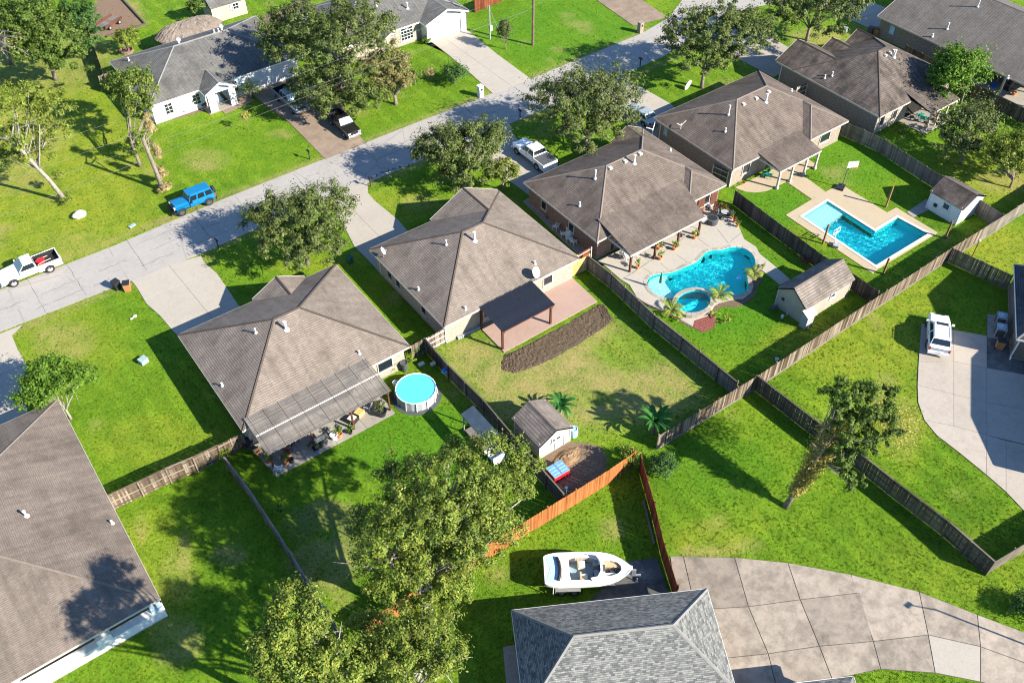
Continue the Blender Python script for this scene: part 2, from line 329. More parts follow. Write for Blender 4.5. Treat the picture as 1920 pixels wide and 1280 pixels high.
M['darkleaf'] = L_('dark_leaves', (0.020, 0.058, 0.012), (0.043, 0.102, 0.020), (0.094, 0.160, 0.036), 0.25)
M['dryleaf'] = L_('dry_leaves', (0.145, 0.109, 0.043), (0.304, 0.239, 0.102), (0.478, 0.392, 0.189), 0.2)
M['autumn'] = L_('bronzed_leaves', (0.080, 0.072, 0.026), (0.167, 0.152, 0.051), (0.297, 0.261, 0.109), 0.25)
M['vine'] = L_('yellow_vine_leaves', (0.17, 0.15, 0.03), (0.36, 0.30, 0.075), (0.52, 0.43, 0.15), 0.35)
M['palm'] = L_('palm_fronds', (0.072, 0.145, 0.012), (0.203, 0.275, 0.029), (0.435, 0.406, 0.072), 0.35)
M['banana'] = L_('banana_leaves', (0.012, 0.065, 0.010), (0.025, 0.115, 0.018), (0.055, 0.175, 0.030), 0.35)
M['redleaf'] = L_('red_leaves', (0.087, 0.029, 0.022), (0.203, 0.072, 0.043), (0.348, 0.145, 0.087), 0.3)
# ------------------------------------------------------------ mesh helpers
EXCL = []                            # outlines (metres) where no grass grows
def link(o, parent=None):
    C.objects.link(o)
    if parent is not None: o.parent = parent
    return o
def tag(o, label=None, cat=None, group=None, kind=None):
    for k, v in (('label', label), ('category', cat), ('group', group), ('kind', kind)):
        if v: o[k] = v
    return o
def thing(name, label, cat, x=0, y=0, z=0, rz=0, group=None):
    o = bpy.data.objects.new(name, None); o.location = (x, y, z); o.rotation_euler = (0, 0, rz)
    o.empty_display_size = 0.3
    return tag(link(o), label, cat, group)
def copy_tree(o, parent=None):
    c = o.copy(); link(c, parent) if parent is not None else C.objects.link(c)
    for ch in [x for x in o.children]: copy_tree(ch, c)
    return c

class MB:
    def __init__(s): s.v = []; s.f = []; s.mi = []
    def add(s, vs, fs, m=0):
        b = len(s.v); s.v += [tuple(p) for p in vs]
        s.f += [tuple(b + i for i in f) for f in fs]; s.mi += [m] * len(fs); return s
    def box(s, cx, cy, cz, sx, sy, sz, rz=0.0, m=0, tp=1.0):
        cs, sn = math.cos(rz), math.sin(rz); P = []
        for z, k in ((-.5, 1), (.5, tp)):
            for x, y in ((-.5, -.5), (.5, -.5), (.5, .5), (-.5, .5)):
                X, Y = x * sx * k, y * sy * k
                P.append((cx + X * cs - Y * sn, cy + X * sn + Y * cs, cz + z * sz))
        return s.add(P, [(3, 2, 1, 0), (4, 5, 6, 7), (0, 1, 5, 4), (1, 2, 6, 5), (2, 3, 7, 6), (3, 0, 4, 7)], m)
    def bx(s, x0, y0, z0, x1, y1, z1, m=0):
        return s.box((x0 + x1) / 2, (y0 + y1) / 2, (z0 + z1) / 2, abs(x1 - x0), abs(y1 - y0), abs(z1 - z0), 0, m)
    def prism(s, poly, z0, z1, m=0, bottom=True):
        n = len(poly); a = sum(poly[i][0] * poly[(i + 1) % n][1] - poly[(i + 1) % n][0] * poly[i][1] for i in range(n))
        if a < 0: poly = poly[::-1]
        P = [(p[0], p[1], z0) for p in poly] + [(p[0], p[1], z1) for p in poly]
        F = [tuple(range(n, 2 * n))] + ([tuple(range(n - 1, -1, -1))] if bottom else [])
        F += [(i, (i + 1) % n, n + (i + 1) % n, n + i) for i in range(n)]
        return s.add(P, F, m)
    def poly(s, pts, m=0): return s.add(pts, [tuple(range(len(pts)))], m)
    def sheet_holes(s, outer, holes, z, m=0, thick=None):
        loops = [[Vector((p[0], p[1], 0)) for p in l] for l in [outer] + holes]
        tri = tessellate_polygon(loops); P = [(p.x, p.y, z) for l in loops for p in l]
        F = []
        for t in tri:
            a, b, c = (P[i] for i in t)
            cr = (b[0] - a[0]) * (c[1] - a[1]) - (b[1] - a[1]) * (c[0] - a[0])
            F.append(tuple(t) if cr > 0 else tuple(t[::-1]))
        s.add(P, F, m)
        if thick:
            for l in [outer] + holes:
                n = len(l)
                s.add([(p[0], p[1], z) for p in l] + [(p[0], p[1], z - thick) for p in l], [(i, (i + 1) % n, n + (i + 1) % n, n + i) for i in range(n)], m)
        return s
    def tube(s, pts, r, n=6, m=0, cap=True):
        pts = [Vector(p) for p in pts]; k = len(pts); rr = r if isinstance(r, (list, tuple)) else [r] * k
        b = len(s.v); ref = None
        for i, p in enumerate(pts):
            d = (pts[min(i + 1, k - 1)] - pts[max(i - 1, 0)]).normalized()
            if ref is None or abs(ref.dot(d)) > 0.95: ref = Vector((1, 0, 0)) if abs(d.x) < 0.8 else Vector((0, 1, 0))
            u = d.cross(ref).normalized(); v = d.cross(u)
            for j in range(n):
                a = 2 * math.pi * j / n
                q = p + (u * math.cos(a) + v * math.sin(a)) * rr[i]; s.v.append(tuple(q))
        for i in range(k - 1):
            for j in range(n):
                s.f.append((b + i * n + j, b + i * n + (j + 1) % n, b + (i + 1) * n + (j + 1) % n, b + (i + 1) * n + j)); s.mi.append(m)
        if cap:
            s.f.append(tuple(b + j for j in range(n - 1, -1, -1))); s.f.append(tuple(b + (k - 1) * n + j for j in range(n))); s.mi += [m, m]
        return s
    def cyl(s, x, y, z0, z1, r, n=12, m=0, r2=None): return s.tube([(x, y, z0), (x, y, z1)], [r, r if r2 is None else r2], n, m)
    def lathe(s, x, y, prof, n=16, m=0):        # prof: (radius, z) from the bottom up
        b = len(s.v)
        for r, z in prof:
            for j in range(n): s.v.append((x + r * math.cos(2 * math.pi * j / n), y + r * math.sin(2 * math.pi * j / n), z))
        for i in range(len(prof) - 1):
            for j in range(n):
                s.f.append((b + i * n + j, b + i * n + (j + 1) % n, b + (i + 1) * n + (j + 1) % n, b + (i + 1) * n + j)); s.mi.append(m)
        return s
    def loft(s, rings, m=0, caps=True):
        b = len(s.v); n = len(rings[0])
        for r in rings: s.v += [tuple(p) for p in r]
        for i in range(len(rings) - 1):
            for j in range(n):
                s.f.append((b + i * n + j, b + i * n + (j + 1) % n, b + (i + 1) * n + (j + 1) % n, b + (i + 1) * n + j)); s.mi.append(m)
        if caps:
            s.f.append(tuple(b + j for j in range(n - 1, -1, -1))); s.f.append(tuple(b + (len(rings) - 1) * n + j for j in range(n))); s.mi += [m, m]
        return s
    def blob(s, x, y, z, rx, ry, rz, seg=10, rings=6, m=0, jit=0.0, rg=rnd):
        R_ = []
        for i in range(rings + 1):
            t = math.pi * i / rings; k = []
            for j in range(seg):
                a = 2 * math.pi * j / seg; q = 1 + (rg.random() - .5) * jit
                k.append((x + rx * math.sin(t) * math.cos(a) * q, y + ry * math.sin(t) * math.sin(a) * q, z - rz * math.cos(t) * q))
            R_.append(k)
        return s.loft(R_, m, False)
    def mesh(s, name, mats, smooth=False, uv=True):
        me = bpy.data.meshes.new(name); me.from_pydata(s.v, [], s.f)
        for m in (mats if isinstance(mats, (list, tuple)) else [mats]): me.materials.append(M[m] if isinstance(m, str) else m)
        if max(s.mi, default=0): me.polygons.foreach_set('material_index', s.mi)
        if smooth: me.polygons.foreach_set('use_smooth', [True] * len(s.f))
        me.update()
        if uv and s.f: auto_uv(me)
        return me
    def build(s, name, mats, parent=None, smooth=False, uv=True, loc=None, rz=0):
        o = bpy.data.objects.new(name, s.mesh(name, mats, smooth, uv)); link(o, parent)
        if loc: o.location = loc
        if rz: o.rotation_euler = (0, 0, rz)
        return o
def auto_uv(me):                     # flat metre-scale unwrapping: u along the horizontal, v up the slope of each face
    nl, npoly = len(me.loops), len(me.polygons)
    nr = np.empty(npoly * 3, np.float32); me.polygons.foreach_get('normal', nr); nr = nr.reshape(-1, 3)
    tot = np.empty(npoly, np.int32); me.polygons.foreach_get('loop_total', tot)
    vi = np.empty(nl, np.int32); me.loops.foreach_get('vertex_index', vi)
    vc = np.empty(len(me.vertices) * 3, np.float32); me.vertices.foreach_get('co', vc); vc = vc.reshape(-1, 3)
    h = np.stack([-nr[:, 1], nr[:, 0], np.zeros(npoly, np.float32)], 1); ln = np.linalg.norm(h, axis=1)
    h[ln < 1e-3] = (1, 0, 0); h /= np.maximum(np.linalg.norm(h, axis=1), 1e-6)[:, None]
    sv = np.cross(nr, h); pl = np.repeat(np.arange(npoly), tot); c = vc[vi]
    uv = np.stack([(c * h[pl]).sum(1), (c * sv[pl]).sum(1)], 1).astype(np.float32)
    me.uv_layers.new(name='UVMap').data.foreach_set('uv', uv.ravel())
def struct(name, mb, mat, parent=None, **k):
    o = mb.build(name, mat, parent, **k)
    if parent is None: o['kind'] = 'structure'
    return o
def piece(name, me, parent, loc, rz=0, sc=None):
    o = bpy.data.objects.new(name, me); C.objects.link(o); o.parent = parent; o.location = loc
    if rz: o.rotation_euler = (0, 0, rz)
    if sc: o.scale = sc
    return o
def inset(poly, d):
    n = len(poly); a = sum(poly[i][0] * poly[(i + 1) % n][1] - poly[(i + 1) % n][0] * poly[i][1] for i in range(n)); sg = 1 if a > 0 else -1
    out = []
    for i in range(n):
        p, q, r = Vector(poly[i - 1][:2]), Vector(poly[i][:2]), Vector(poly[(i + 1) % n][:2])
        e1, e2 = (q - p).normalized(), (r - q).normalized()
        n1, n2 = Vector((-e1.y, e1.x)) * sg, Vector((-e2.y, e2.x)) * sg
        b = n1 + n2
        if b.length < 1e-4: b = n1
        b.normalize(); k = d / max(0.35, b.dot(n1)); out.append(tuple(q + b * k))
    return out
def smooth_loop(pts, k=4):           # closed Catmull-Rom through the points
    n = len(pts); out = []
    for i in range(n):
        p0, p1, p2, p3 = (Vector(pts[(i + j - 1) % n][:2]) for j in range(4))
        for t in range(k):
            t = t / k
            out.append(tuple(0.5 * ((2 * p1) + (p2 - p0) * t + (2 * p0 - 5 * p1 + 4 * p2 - p3) * t * t + (3 * p1 - p0 - 3 * p2 + p3) * t ** 3)))
    return out

# ------------------------------------------------------------ parts of houses
def window(par, x, y, z, ww, h, f, fr='white', name='window', grid=(1, 1), gl='glass', sill=True):
    """f: the way it faces, '-y', '+y', '-x' or '+x'; x, y, z: middle of the opening on the wall face"""
    rz = {'-y': 0, '+x': math.pi / 2, '+y': math.pi, '-x': -math.pi / 2}[f]
    t = 0.07; mb = MB()
    mb.box(0, -0.03, h / 2 - t / 2, ww, 0.10, t).box(0, -0.03, -h / 2 + t / 2, ww, 0.10, t)
    mb.box(-ww / 2 + t / 2, -0.03, 0, t, 0.10, h - 2 * t).box(ww / 2 - t / 2, -0.03, 0, t, 0.10, h - 2 * t)
    for i in range(1, grid[0]): mb.box(-ww / 2 + ww * i / grid[0], -0.028, 0, 0.04, 0.07, h - 2 * t)
    for i in range(1, grid[1]): mb.box(0, -0.022, -h / 2 + h * i / grid[1], ww - 2 * t, 0.06, 0.04)
    o = mb.build(name, fr, par, loc=(x, y, z), rz=rz)
    MB().box(0, 0.0, 0, ww - t, 0.03, h - t).build('pane', gl, o)
    if sill: MB().box(0, -0.06, -h / 2 - 0.03, ww + 0.12, 0.16, 0.06).build('sill', fr, o)
    return o
def door(par, x, y, ww, h, f, mat='white', name='door', panels=0):
    rz = {'-y': 0, '+x': math.pi / 2, '+y': math.pi, '-x': -math.pi / 2}[f]
    mb = MB().box(0, -0.02, h / 2, ww, 0.08, h)
    for i in range(panels): mb.box(0, -0.07, h * (i + 0.5) / panels, ww - 0.1, 0.03, h / panels - 0.05)
    o = mb.build(name, mat, par, loc=(x, y, 0.1), rz=rz)
    if panels == 0: MB().box(ww * 0.36, -0.09, h * 0.48, 0.12, 0.06, 0.05).build('handle', 'metal', o)
    return o
def hipz(x, d, L, D, p): return p * max(0.0, min(x, L - x, d, D - d))
class House:
    """local axes: x along the street, y = -d going back from the front eave; origin at the front-left eave corner, on the ground"""
    def __init__(s, name, label, x, y, e, rz=0, cat='house'):
        s.o = thing(name, label, cat, x, y, 0, rz); s.e = e; s.polys = []; s.ridges = []; s.eaves = []; s.x, s.y = x, y; s.rz = rz
    def add(s, *pts): s.polys.append([(p[0], -p[1], p[2]) for p in pts])
    def hip(s, L, D, p, x0=0, d0=0):
        h = p * min(L, D) / 2; k = min(L, D) / 2; s.L, s.D, s.p = L, D, p
        a, b = ((x0 + k, d0 + D / 2), (x0 + L - k, d0 + D / 2)) if L >= D else ((x0 + L / 2, d0 + k), (x0 + L / 2, d0 + D - k))
        c = [(x0, d0, 0), (x0 + L, d0, 0), (x0 + L, d0 + D, 0), (x0, d0 + D, 0)]; A, B = (*a, h), (*b, h)
        if L >= D:
            s.add(c[0], c[1], B, A); s.add(c[1], c[2], B); s.add(c[2], c[3], A, B); s.add(c[3], c[0], A)
            s.ridges += [(c[0], A), (c[3], A), (c[1], B), (c[2], B), (A, B)]
        else:
            s.add(c[0], c[1], A); s.add(c[1], c[2], B, A); s.add(c[2], c[3], B); s.add(c[3], c[0], A, B)
            s.ridges += [(c[0], A), (c[1], A), (c[2], B), (c[3], B), (A, B)]
        return s
    def gable_front(s, xa, xb, p, d0=0.0, over=0.3, dmain=0.0, wall='brick_tan', rmat=None):
        wd = xb - xa; mid = (xa + xb) / 2; h = p * wd / 2; back = dmain + wd / 2
        s.add((xa, d0 - over, 0), (mid, d0 - over, h), (mid, back, h), (xa, max(dmain, d0), 0))
        s.add((mid, d0 - over, h), (xb, d0 - over, 0), (xb, max(dmain, d0), 0), (mid, back, h))
        s.ridges.append(((mid, d0 - over, h), (mid, back, h)))
        s.barge = getattr(s, 'barge', []) + [((xa, d0 - over, 0), (mid, d0 - over, h)), ((mid, d0 - over, h), (xb, d0 - over, 0))]
        s.gables = getattr(s, 'gables', []) + [(xa + 0.35, xb - 0.35, d0 + 0.4, h - 0.35 * p, mid, wall)]
    def rear_wing(s, xa, xb, D, d2, p):
        wd = xb - xa; mid = (xa + xb) / 2; h = p * wd / 2
        s.add((xa, d2, 0), (mid, d2 - wd / 2, h), (mid, D - wd / 2, h), (xa, D, 0))
        s.add((xb, d2, 0), (xa, d2, 0), (mid, d2 - wd / 2, h)) ; s.add((xb, D, 0), (mid, D - wd / 2, h), (mid, d2 - wd / 2, h), (xb, d2, 0))
        s.ridges += [((xa, d2, 0), (mid, d2 - wd / 2, h)), ((xb, d2, 0), (mid, d2 - wd / 2, h)), ((mid, d2 - wd / 2, h), (mid, D - wd / 2, h))]
    def finish(s, roof, ridge, wall, foot, eave, fascia='trim', inset_=0.45):
        e = s.e; mb = MB(); T = 0.09
        for p in s.polys:
            a, b, c = Vector(p[0]), Vector(p[1]), Vector(p[2]); up = (b - a).cross(c - a).z > 0
            q = p if up else p[::-1]
            mb.poly([(v[0], v[1], v[2] + e) for v in q])
            mb.poly([(v[0], v[1], v[2] + e - T) for v in q[::-1]])
        s.roof = mb.build('roof', roof, s.o)
        rg = MB()
        for a, b in s.ridges:
            a = Vector((a[0], -a[1], a[2] + e + 0.012)); b = Vector((b[0], -b[1], b[2] + e + 0.012)); d = (b - a); 
            sd = Vector((-d.y, d.x, 0)).normalized() * 0.125; dz = Vector((0, 0, -0.055)); u = Vector((0, 0, 0.03))
            rg.add([a - sd + dz, a + u, a + sd + dz, b - sd + dz, b + u, b + sd + dz], [(0, 1, 4, 3), (1, 2, 5, 4)])
        rg.build('ridge_cap', ridge, s.roof)
        fb = MB()
        for a, b in zip(eave, eave[1:] + eave[:1]):
            A, B = Vector((a[0], -a[1])), Vector((b[0], -b[1])); d = (B - A).normalized(); nrm = Vector((d.y, -d.x)); ln = (B - A).length
            ctr = (A + B) / 2; fb.box(ctr.x, ctr.y, e - 0.10, ln + 0.04, 0.05, 0.19, math.atan2(d.y, d.x))
        for a, b in getattr(s, 'barge', []):
            a = Vector((a[0], -a[1] + 0.02, a[2] + e)); b = Vector((b[0], -b[1] + 0.02, b[2] + e)); z = Vector((0, 0, 0.02)); zz = Vector((0, 0, -0.2)); yy = Vector((0, -0.05, 0))
            fb.add([a + z, b + z, b + zz, a + zz, a + z + yy, b + z + yy, b + zz + yy, a + zz + yy], [(0, 1, 2, 3), (7, 6, 5, 4), (0, 4, 5, 1), (3, 2, 6, 7)])
        fb.build('fascia', fascia, s.o)
        MB().prism([(a[0], -a[1]) for a in inset(eave, 0.03)], e - 0.16, e - 0.13).build('soffit', 'soffit', s.o)
        ft = [(a[0], -a[1]) for a in foot]
        MB().prism(ft, -0.1, e - 0.165).build('wall', wall, s.o)
        MB().prism(inset(ft, -0.04), -0.1, 0.12).build('foundation', 'patio', s.o)
        for xa, xb, d, h, mid, wm in getattr(s, 'gables', []):
            MB().add([(xa, -d, e - 0.13), (xb, -d, e - 0.13), (mid, -d, e + h - 0.05), (xa, -d - 0.1, e - 0.13), (xb, -d - 0.1, e - 0.13), (mid, -d - 0.1, e + h - 0.05)],
                     [(0, 2, 1), (3, 4, 5), (0, 3, 5, 2), (1, 2, 5, 4)]).build('gable_wall', wm, s.o)
        ca, sa = math.cos(s.rz), math.sin(s.rz)
        EXCL.append([(s.x + px * ca - py * sa, s.y + px * sa + py * ca) for px, py in ft])
        return s
    def loc(s, px, py, z):           # local x, d of a photo position at height z
        X, Y = w(px, py, z); X -= s.x; Y -= s.y; ca, sa = math.cos(-s.rz), math.sin(-s.rz)
        return X * ca - Y * sa, -(X * sa + Y * ca)
    def on_roof(s, px, py, zf):
        z = s.e + 1
        for _ in range(12): x, d = s.loc(px, py, z); z = s.e + zf(x, d)
        return x, -d, z
    def pipe(s, px, py, zf, h=0.45, r=0.06, mat='white', flash=True):
        x, y, z = s.on_roof(px, py, zf); mb = MB().cyl(x, y, z - 0.1, z + h, r, 8).cyl(x, y, z + h, z + h + 0.06, r * 1.5, 8)
        if flash: mb.lathe(x, y, [(r * 2.6, z - 0.03), (r * 2.2, z + 0.07), (r, z + 0.14)], 8)
        mb.build('vent_pipe', mat, s.o)
    def vent(s, px, py, zf, sz=0.42, mat='trim'):
        x, y, z = s.on_roof(px, py, zf)
        MB().box(x, y, z + 0.07, sz, sz, 0.2, 0, 0, 0.85).build('roof_vent', mat, s.o)
def posts(par, pts, z1, sz=0.16, mat='trim', z0=0.0, name='post', foot=0.0):
    for x, y in pts:
        mb = MB().box(x, y, (z0 + z1) / 2, sz, sz, z1 - z0)
        if foot: mb.box(x, y, z0 + 0.12, foot, foot, 0.24)
        mb.build(name, mat, par)
def inpoly(X, Y, poly):
    r = np.zeros(X.shape, bool); n = len(poly)
    for i in range(n):
        (x1, y1), (x2, y2) = poly[i][:2], poly[(i + 1) % n][:2]
        if y1 == y2: continue
        c = ((y1 > Y) != (y2 > Y)) & (X < (x2 - x1) * (Y - y1) / (y2 - y1) + x1); r ^= c
    return r
def np_mesh(me, V, Q):
    k = Q.shape[1]; me.vertices.add(len(V)); me.vertices.foreach_set('co', V.astype(np.float32).ravel())
    me.loops.add(Q.size); me.loops.foreach_set('vertex_index', Q.astype(np.int32).ravel())
    me.polygons.add(len(Q)); me.polygons.foreach_set('loop_start', np.arange(0, Q.size, k, dtype=np.int32)); me.polygons.foreach_set('loop_total', np.full(len(Q), k, np.int32))
    me.update(calc_edges=True)
# ------------------------------------------------------------ roads, driveways, patios, pools
def bilin(q, u, v):
    a, b, c, d = (Vector(p[:2]) for p in q)
    return tuple((a * (1 - u) + b * u) * (1 - v) + (d * (1 - u) + c * u) * v)
def grid_slabs(q, nu, nv):           # q: four corners; slabs of an even grid
    us = nu if isinstance(nu, list) else [i / nu for i in range(nu + 1)]
    vv = nv if isinstance(nv, list) else [i / nv for i in range(nv + 1)]
    return [[bilin(q, us[i], vv[j]), bilin(q, us[i + 1], vv[j]), bilin(q, us[i + 1], vv[j + 1]), bilin(q, us[i], vv[j + 1])]
            for i in range(len(us) - 1) for j in range(len(vv) - 1)]
def paving(name, slabs, mat, outline=None, z=0.05, gap=0.013, mats=None):
    o = bpy.data.objects.new(name, None); C.objects.link(o); o['kind'] = 'structure'
    if outline is None:
        for s_ in slabs: EXCL.append(s_); MB().prism(s_, -0.05, z - 0.022).build('bed', 'joint', o)
    else:
        EXCL.append(outline); MB().prism(outline, -0.05, z - 0.022).build('bed', 'joint', o)
    for i, s_ in enumerate(slabs):
        zz = z + rnd.uniform(-0.003, 0.003)
        MB().prism(inset(s_, gap), z - 0.03, zz, bottom=False).build('slab', (mats or {}).get(i, mat), o)
    return o

# the street
far_e = [(-60, 19.6), (-12, 18.9), (0, 18.75), (12, 19.35), (25, 19.45), (40, 19.5), (54, 19.35), (64, 19.5), (72, 19.7), (78, 20.8), (84, 24), (90, 29), (100, 33), (112, 33), (122, 28), (126, 20)]
near_e = [(-60, 12.9), (-12.4, 13.0), (0, 12.6), (6.7, 12.35), (15, 12.75), (30, 12.7), (48, 12.75), (62, 13.1), (70, 13.5), (80, 14.6), (90, 15.8), (100, 13), (112, 8), (122, 12)]
street = far_e + near_e[::-1]
EXCL.append(street)
struct('street', MB().prism(street, -0.05, 0.022), 'road')
tar = MB()
def crack(pts, wd=0.035):
    for (ax, ay), (bx_, by) in zip(pts, pts[1:]):
        l = math.hypot(bx_ - ax, by - ay); tar.box((ax + bx_) / 2, (ay + by) / 2, 0.0245, l, wd * rnd.uniform(0.6, 1.5), 0.005, math.atan2(by - ay, bx_ - ax))
for x in (-8.2, -4.6, 1.5, 8.4, 13.4, 20.5, 29, 36.5, 43, 50.5, 57, 63.5, 70, 77, 84):
    k = x + rnd.uniform(-.3, .3); pts = [(k + rnd.uniform(-.06, .06), y) for y in np.linspace(13.1, 19.0, 8)]; crack(pts)
for y0, xa, xb in ((15.9, -12, 70), (14.1, -9, 13), (17.6, 2, 30), (16.9, 32, 60)):
    x = xa
    while x < xb:
        n = rnd.randint(4, 9); pts = [(x + i * .55, y0 + rnd.uniform(-.12, .12)) for i in range(n)]; crack(pts, .03); x += n * .55 + rnd.uniform(0.3, 3.5)
for px, py in [(700, 332), (722, 322), (743, 316), (760, 312)]:
    c = w(px, py); crack([(c[0] - .7 + i * .16 + .3 * math.sin(i * 1.3), c[1] + .28 * math.sin(i * 2.1)) for i in range(10)], .05)
tar.build('tar_seam', 'darkgrey')['kind'] = 'structure'
bpy.data.objects['tar_seam'].parent = bpy.data.objects['street']

# driveways
j0, j1 = w(317, 498), (4.05, -0.4)
LH2 = ws([(247, 527), (257, 540), (275, 570), (300, 592), (322, 618)]) + [(0.75, -0.35), j1, j0]
RH2 = [j0, j1, (7.1, -0.35)] + ws([(447.5, 573), (426, 540), (407, 513), (383, 492), (377, 480)])
def split_v(poly, ys):               # cut an outline into slabs across the drive
    out = []; rest = poly
    for y in ys:
        hi, lo = clip(rest, y, 1), clip(rest, y, -1)
        if len(hi) > 2: out.append(hi)
        rest = lo
    if len(rest) > 2: out.append(rest)
    return out
def clip(poly, c, sg, ax=1):
    out = []
    for a, b in zip(poly, poly[1:] + poly[:1]):
        fa, fb = (a[ax] - c) * sg, (b[ax] - c) * sg
        if fa >= 0: out.append(a)
        if fa * fb < 0:
            t = fa / (fa - fb); out.append((a[0] + (b[0] - a[0]) * t, a[1] + (b[1] - a[1]) * t))
    return out
paving('driveway', split_v(LH2, [9.2, 4.4]) + split_v(RH2, [9.2, 4.4]), 'drive', LH2[:-1] + RH2[1:])
PH3 = [(w(622, 380)[0], 13.0), (w(694, 346)[0], 13.0)] + ws([(690, 352), (690, 362), (703, 377), (747, 413), (763, 432)]) + [(26.0, -0.35), (20.0, -0.35), (19.5, -1.2)] + ws([(712, 512), (690, 488), (664, 462), (648, 430), (630, 400)])
jx = 22.4
paving('driveway', [p for q in (clip(PH3, jx, -1, 0), clip(PH3, jx, 1, 0)) for p in split_v(q, [8.4, 4.0])], 'drive', PH3)
PH4 = [(w(905, 252)[0], 13.0), (w(957, 234)[0], 13.0)] + ws([(957, 238), (963, 253), (977, 270), (1005, 292)]) + [(44.9, -0.4), (38.8, -0.4), (38.2, 9.0), (37.6, 12.6)]
paving('driveway', split_v(PH4, [8.5, 4]), 'drive_grey', PH4)
PH5 = [(w(1135, 156)[0], 13.2), (w(1173, 138)[0], 13.4)] + ws([(1176, 142), (1190, 157), (1257, 195)]) + [(62.3, -0.4), (55.9, -0.4)] + ws([(1176, 232), (1130, 200), (1118, 180)])
paving('driveway', split_v(PH5, [8.5, 4]), 'drive', PH5)
PH6 = [(78.6, 15.0), (85.5, 15.4), (85.0, 9), (84.6, 1.5), (77.6, 1.5), (77.4, 9)]
paving('driveway', split_v(PH6, [8.5]), 'drive_grey', PH6)
PH7 = [(97, 11.5), (103.5, 9.5), (104.2, 0.4), (97.4, 0.4)]
paving('driveway', split_v(PH7, [5]), 'drive_grey', PH7)
PH1 = [(-40, 12.6)] + ws([(0, 626), (43, 609), (23, 629), (33, 654), (50, 684)]) + [(-13.1, 4.2), (-13.3, -0.8), (-19.5, -0.8), (-19.5, 9), (-22, 12.6)]
paving('driveway', split_v(PH1, [7.5, 3]), 'drive', PH1)
PN1 = [(w(684, 267)[0], 19.3), (w(609, 298)[0], 19.3)] + ws([(542, 230), (500, 200), (474, 178)]) + [(24.0, 37.4), (30.9, 37.4), (30.6, 28)]
paving('driveway', split_v(PN1, [33, 28.2, 23.6]), 'drive_brown', PN1)
PN2 = [(w(993, 147)[0], 19.2), (w(922, 175)[0], 19.2)] + ws([(887, 143), (840, 103), (796, 70)]) + [(47.3, 35.3), (53.6, 35.3)] + ws([(880, 60), (933, 103)])
paving('driveway', [p for q in (clip(PN2, 50.3, -1, 0), clip(PN2, 50.3, 1, 0)) for p in split_v(q, [31, 27, 23.5])], 'drive', PN2)
PN3 = ws([(1187, 49), (1252, 33), (1195, -5), (1110, -5)])
paving('driveway', split_v(PN3, [27]), 'drive_brown', PN3)
# walk and bed in front of the white house
paving('path', grid_slabs(ws([(478, 190), (422, 214), (408, 203), (462, 176)]), 3, 1), 'drive_brown')
# cul-de-sac driveway in front of the grey roofed house
a_ = [(1281, 1043), (1377, 1045), (1477, 1055), (1595, 1077), (1723, 1109), (1832, 1152), (1960, 1200)]
b_ = [(1304, 1143), (1403, 1137), (1500, 1124), (1612, 1111), None, None, None]
c_ = [(1328, 1237), (1440, 1225), (1536, 1211), (1637, 1202), (1740, 1190), (1838, 1212), (1975, 1262)]
d_ = [(1340, 1290), (1455, 1285), (1560, 1273), (1651, 1254), (1753, 1261), (1838, 1278), (1960, 1310)]
SL = []
for i in range(6):
    if b_[i] and b_[i + 1]: SL += [[a_[i], a_[i + 1], b_[i + 1], b_[i]], [b_[i], b_[i + 1], c_[i + 1], c_[i]]]
    else:
        SL.append([a_[i], a_[i + 1], c_[i + 1], c_[i]] if not b_[i] else [a_[i], a_[i + 1], c_[i + 1], c_[i]])
    SL.append([c_[i], c_[i + 1], d_[i + 1], d_[i]])
out_ = a_ + d_[::-1]
SL.append([(1256, 1042), a_[0], b_[0], (1272, 1150)])
SLW = [ws(s_) for s_ in SL]
paving('driveway', SLW, 'drive_old', None, mats={12: 'drive'}, gap=0.03)
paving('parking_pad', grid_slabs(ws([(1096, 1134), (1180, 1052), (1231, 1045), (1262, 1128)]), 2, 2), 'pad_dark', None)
# driveway on the far right
VR = [ws(q) for q in ([(1727, 607), (1788, 619), (1788, 678), (1722, 680)], [(1722, 680), (1788, 678), (1788, 740), (1720, 722)], [(1788, 619), (1850, 630), (1850, 690), (1788, 678)],
      [(1788, 678), (1850, 690), (1850, 755), (1788, 740)], [(1720, 722), (1788, 740), (1788, 799), (1733, 788), (1721, 754)], [(1788, 740), (1850, 755), (1850, 816), (1788, 799)],
      [(1850, 597), (1892, 600), (1892, 640), (1850, 630)], [(1850, 630), (1950, 648), (1950, 708), (1850, 690)], [(1850, 690), (1950, 708), (1950, 775), (1850, 755)], [(1850, 755), (1950, 775), (1950, 840), (1850, 816)],
      [(1733, 788), (1788, 799), (1850, 816), (1849, 890), (1800, 850), (1756, 816)], [(1850, 816), (1886, 826), (1886, 922), (1849, 890)], [(1886, 826), (1960, 843), (1960, 985), (1920, 958), (1886, 922)])]
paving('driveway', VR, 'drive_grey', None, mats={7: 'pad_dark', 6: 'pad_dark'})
# patios
P2 = [(-0.3, -12.6), (12.2, -12.6), (12.2, -17.3), (-0.6, -17.3)]
paving('patio', grid_slabs(ws([(504, 875), (518, 895), (742, 775), (700, 730)]), 1, 4) + grid_slabs([(0.2, -12.9), (11.9, -12.9), (11.6, -15.6), (0.5, -15.6)], 4, 1), 'patio')
P3 = ws([(905, 620), (945, 661), (1120, 566), (1071, 520)]) + [(34.0, -12.6), (23.2, -12.6)]
EXCL.append(P3); struct('patio', MB().prism(P3, -0.05, 0.10), 'patio_pink')
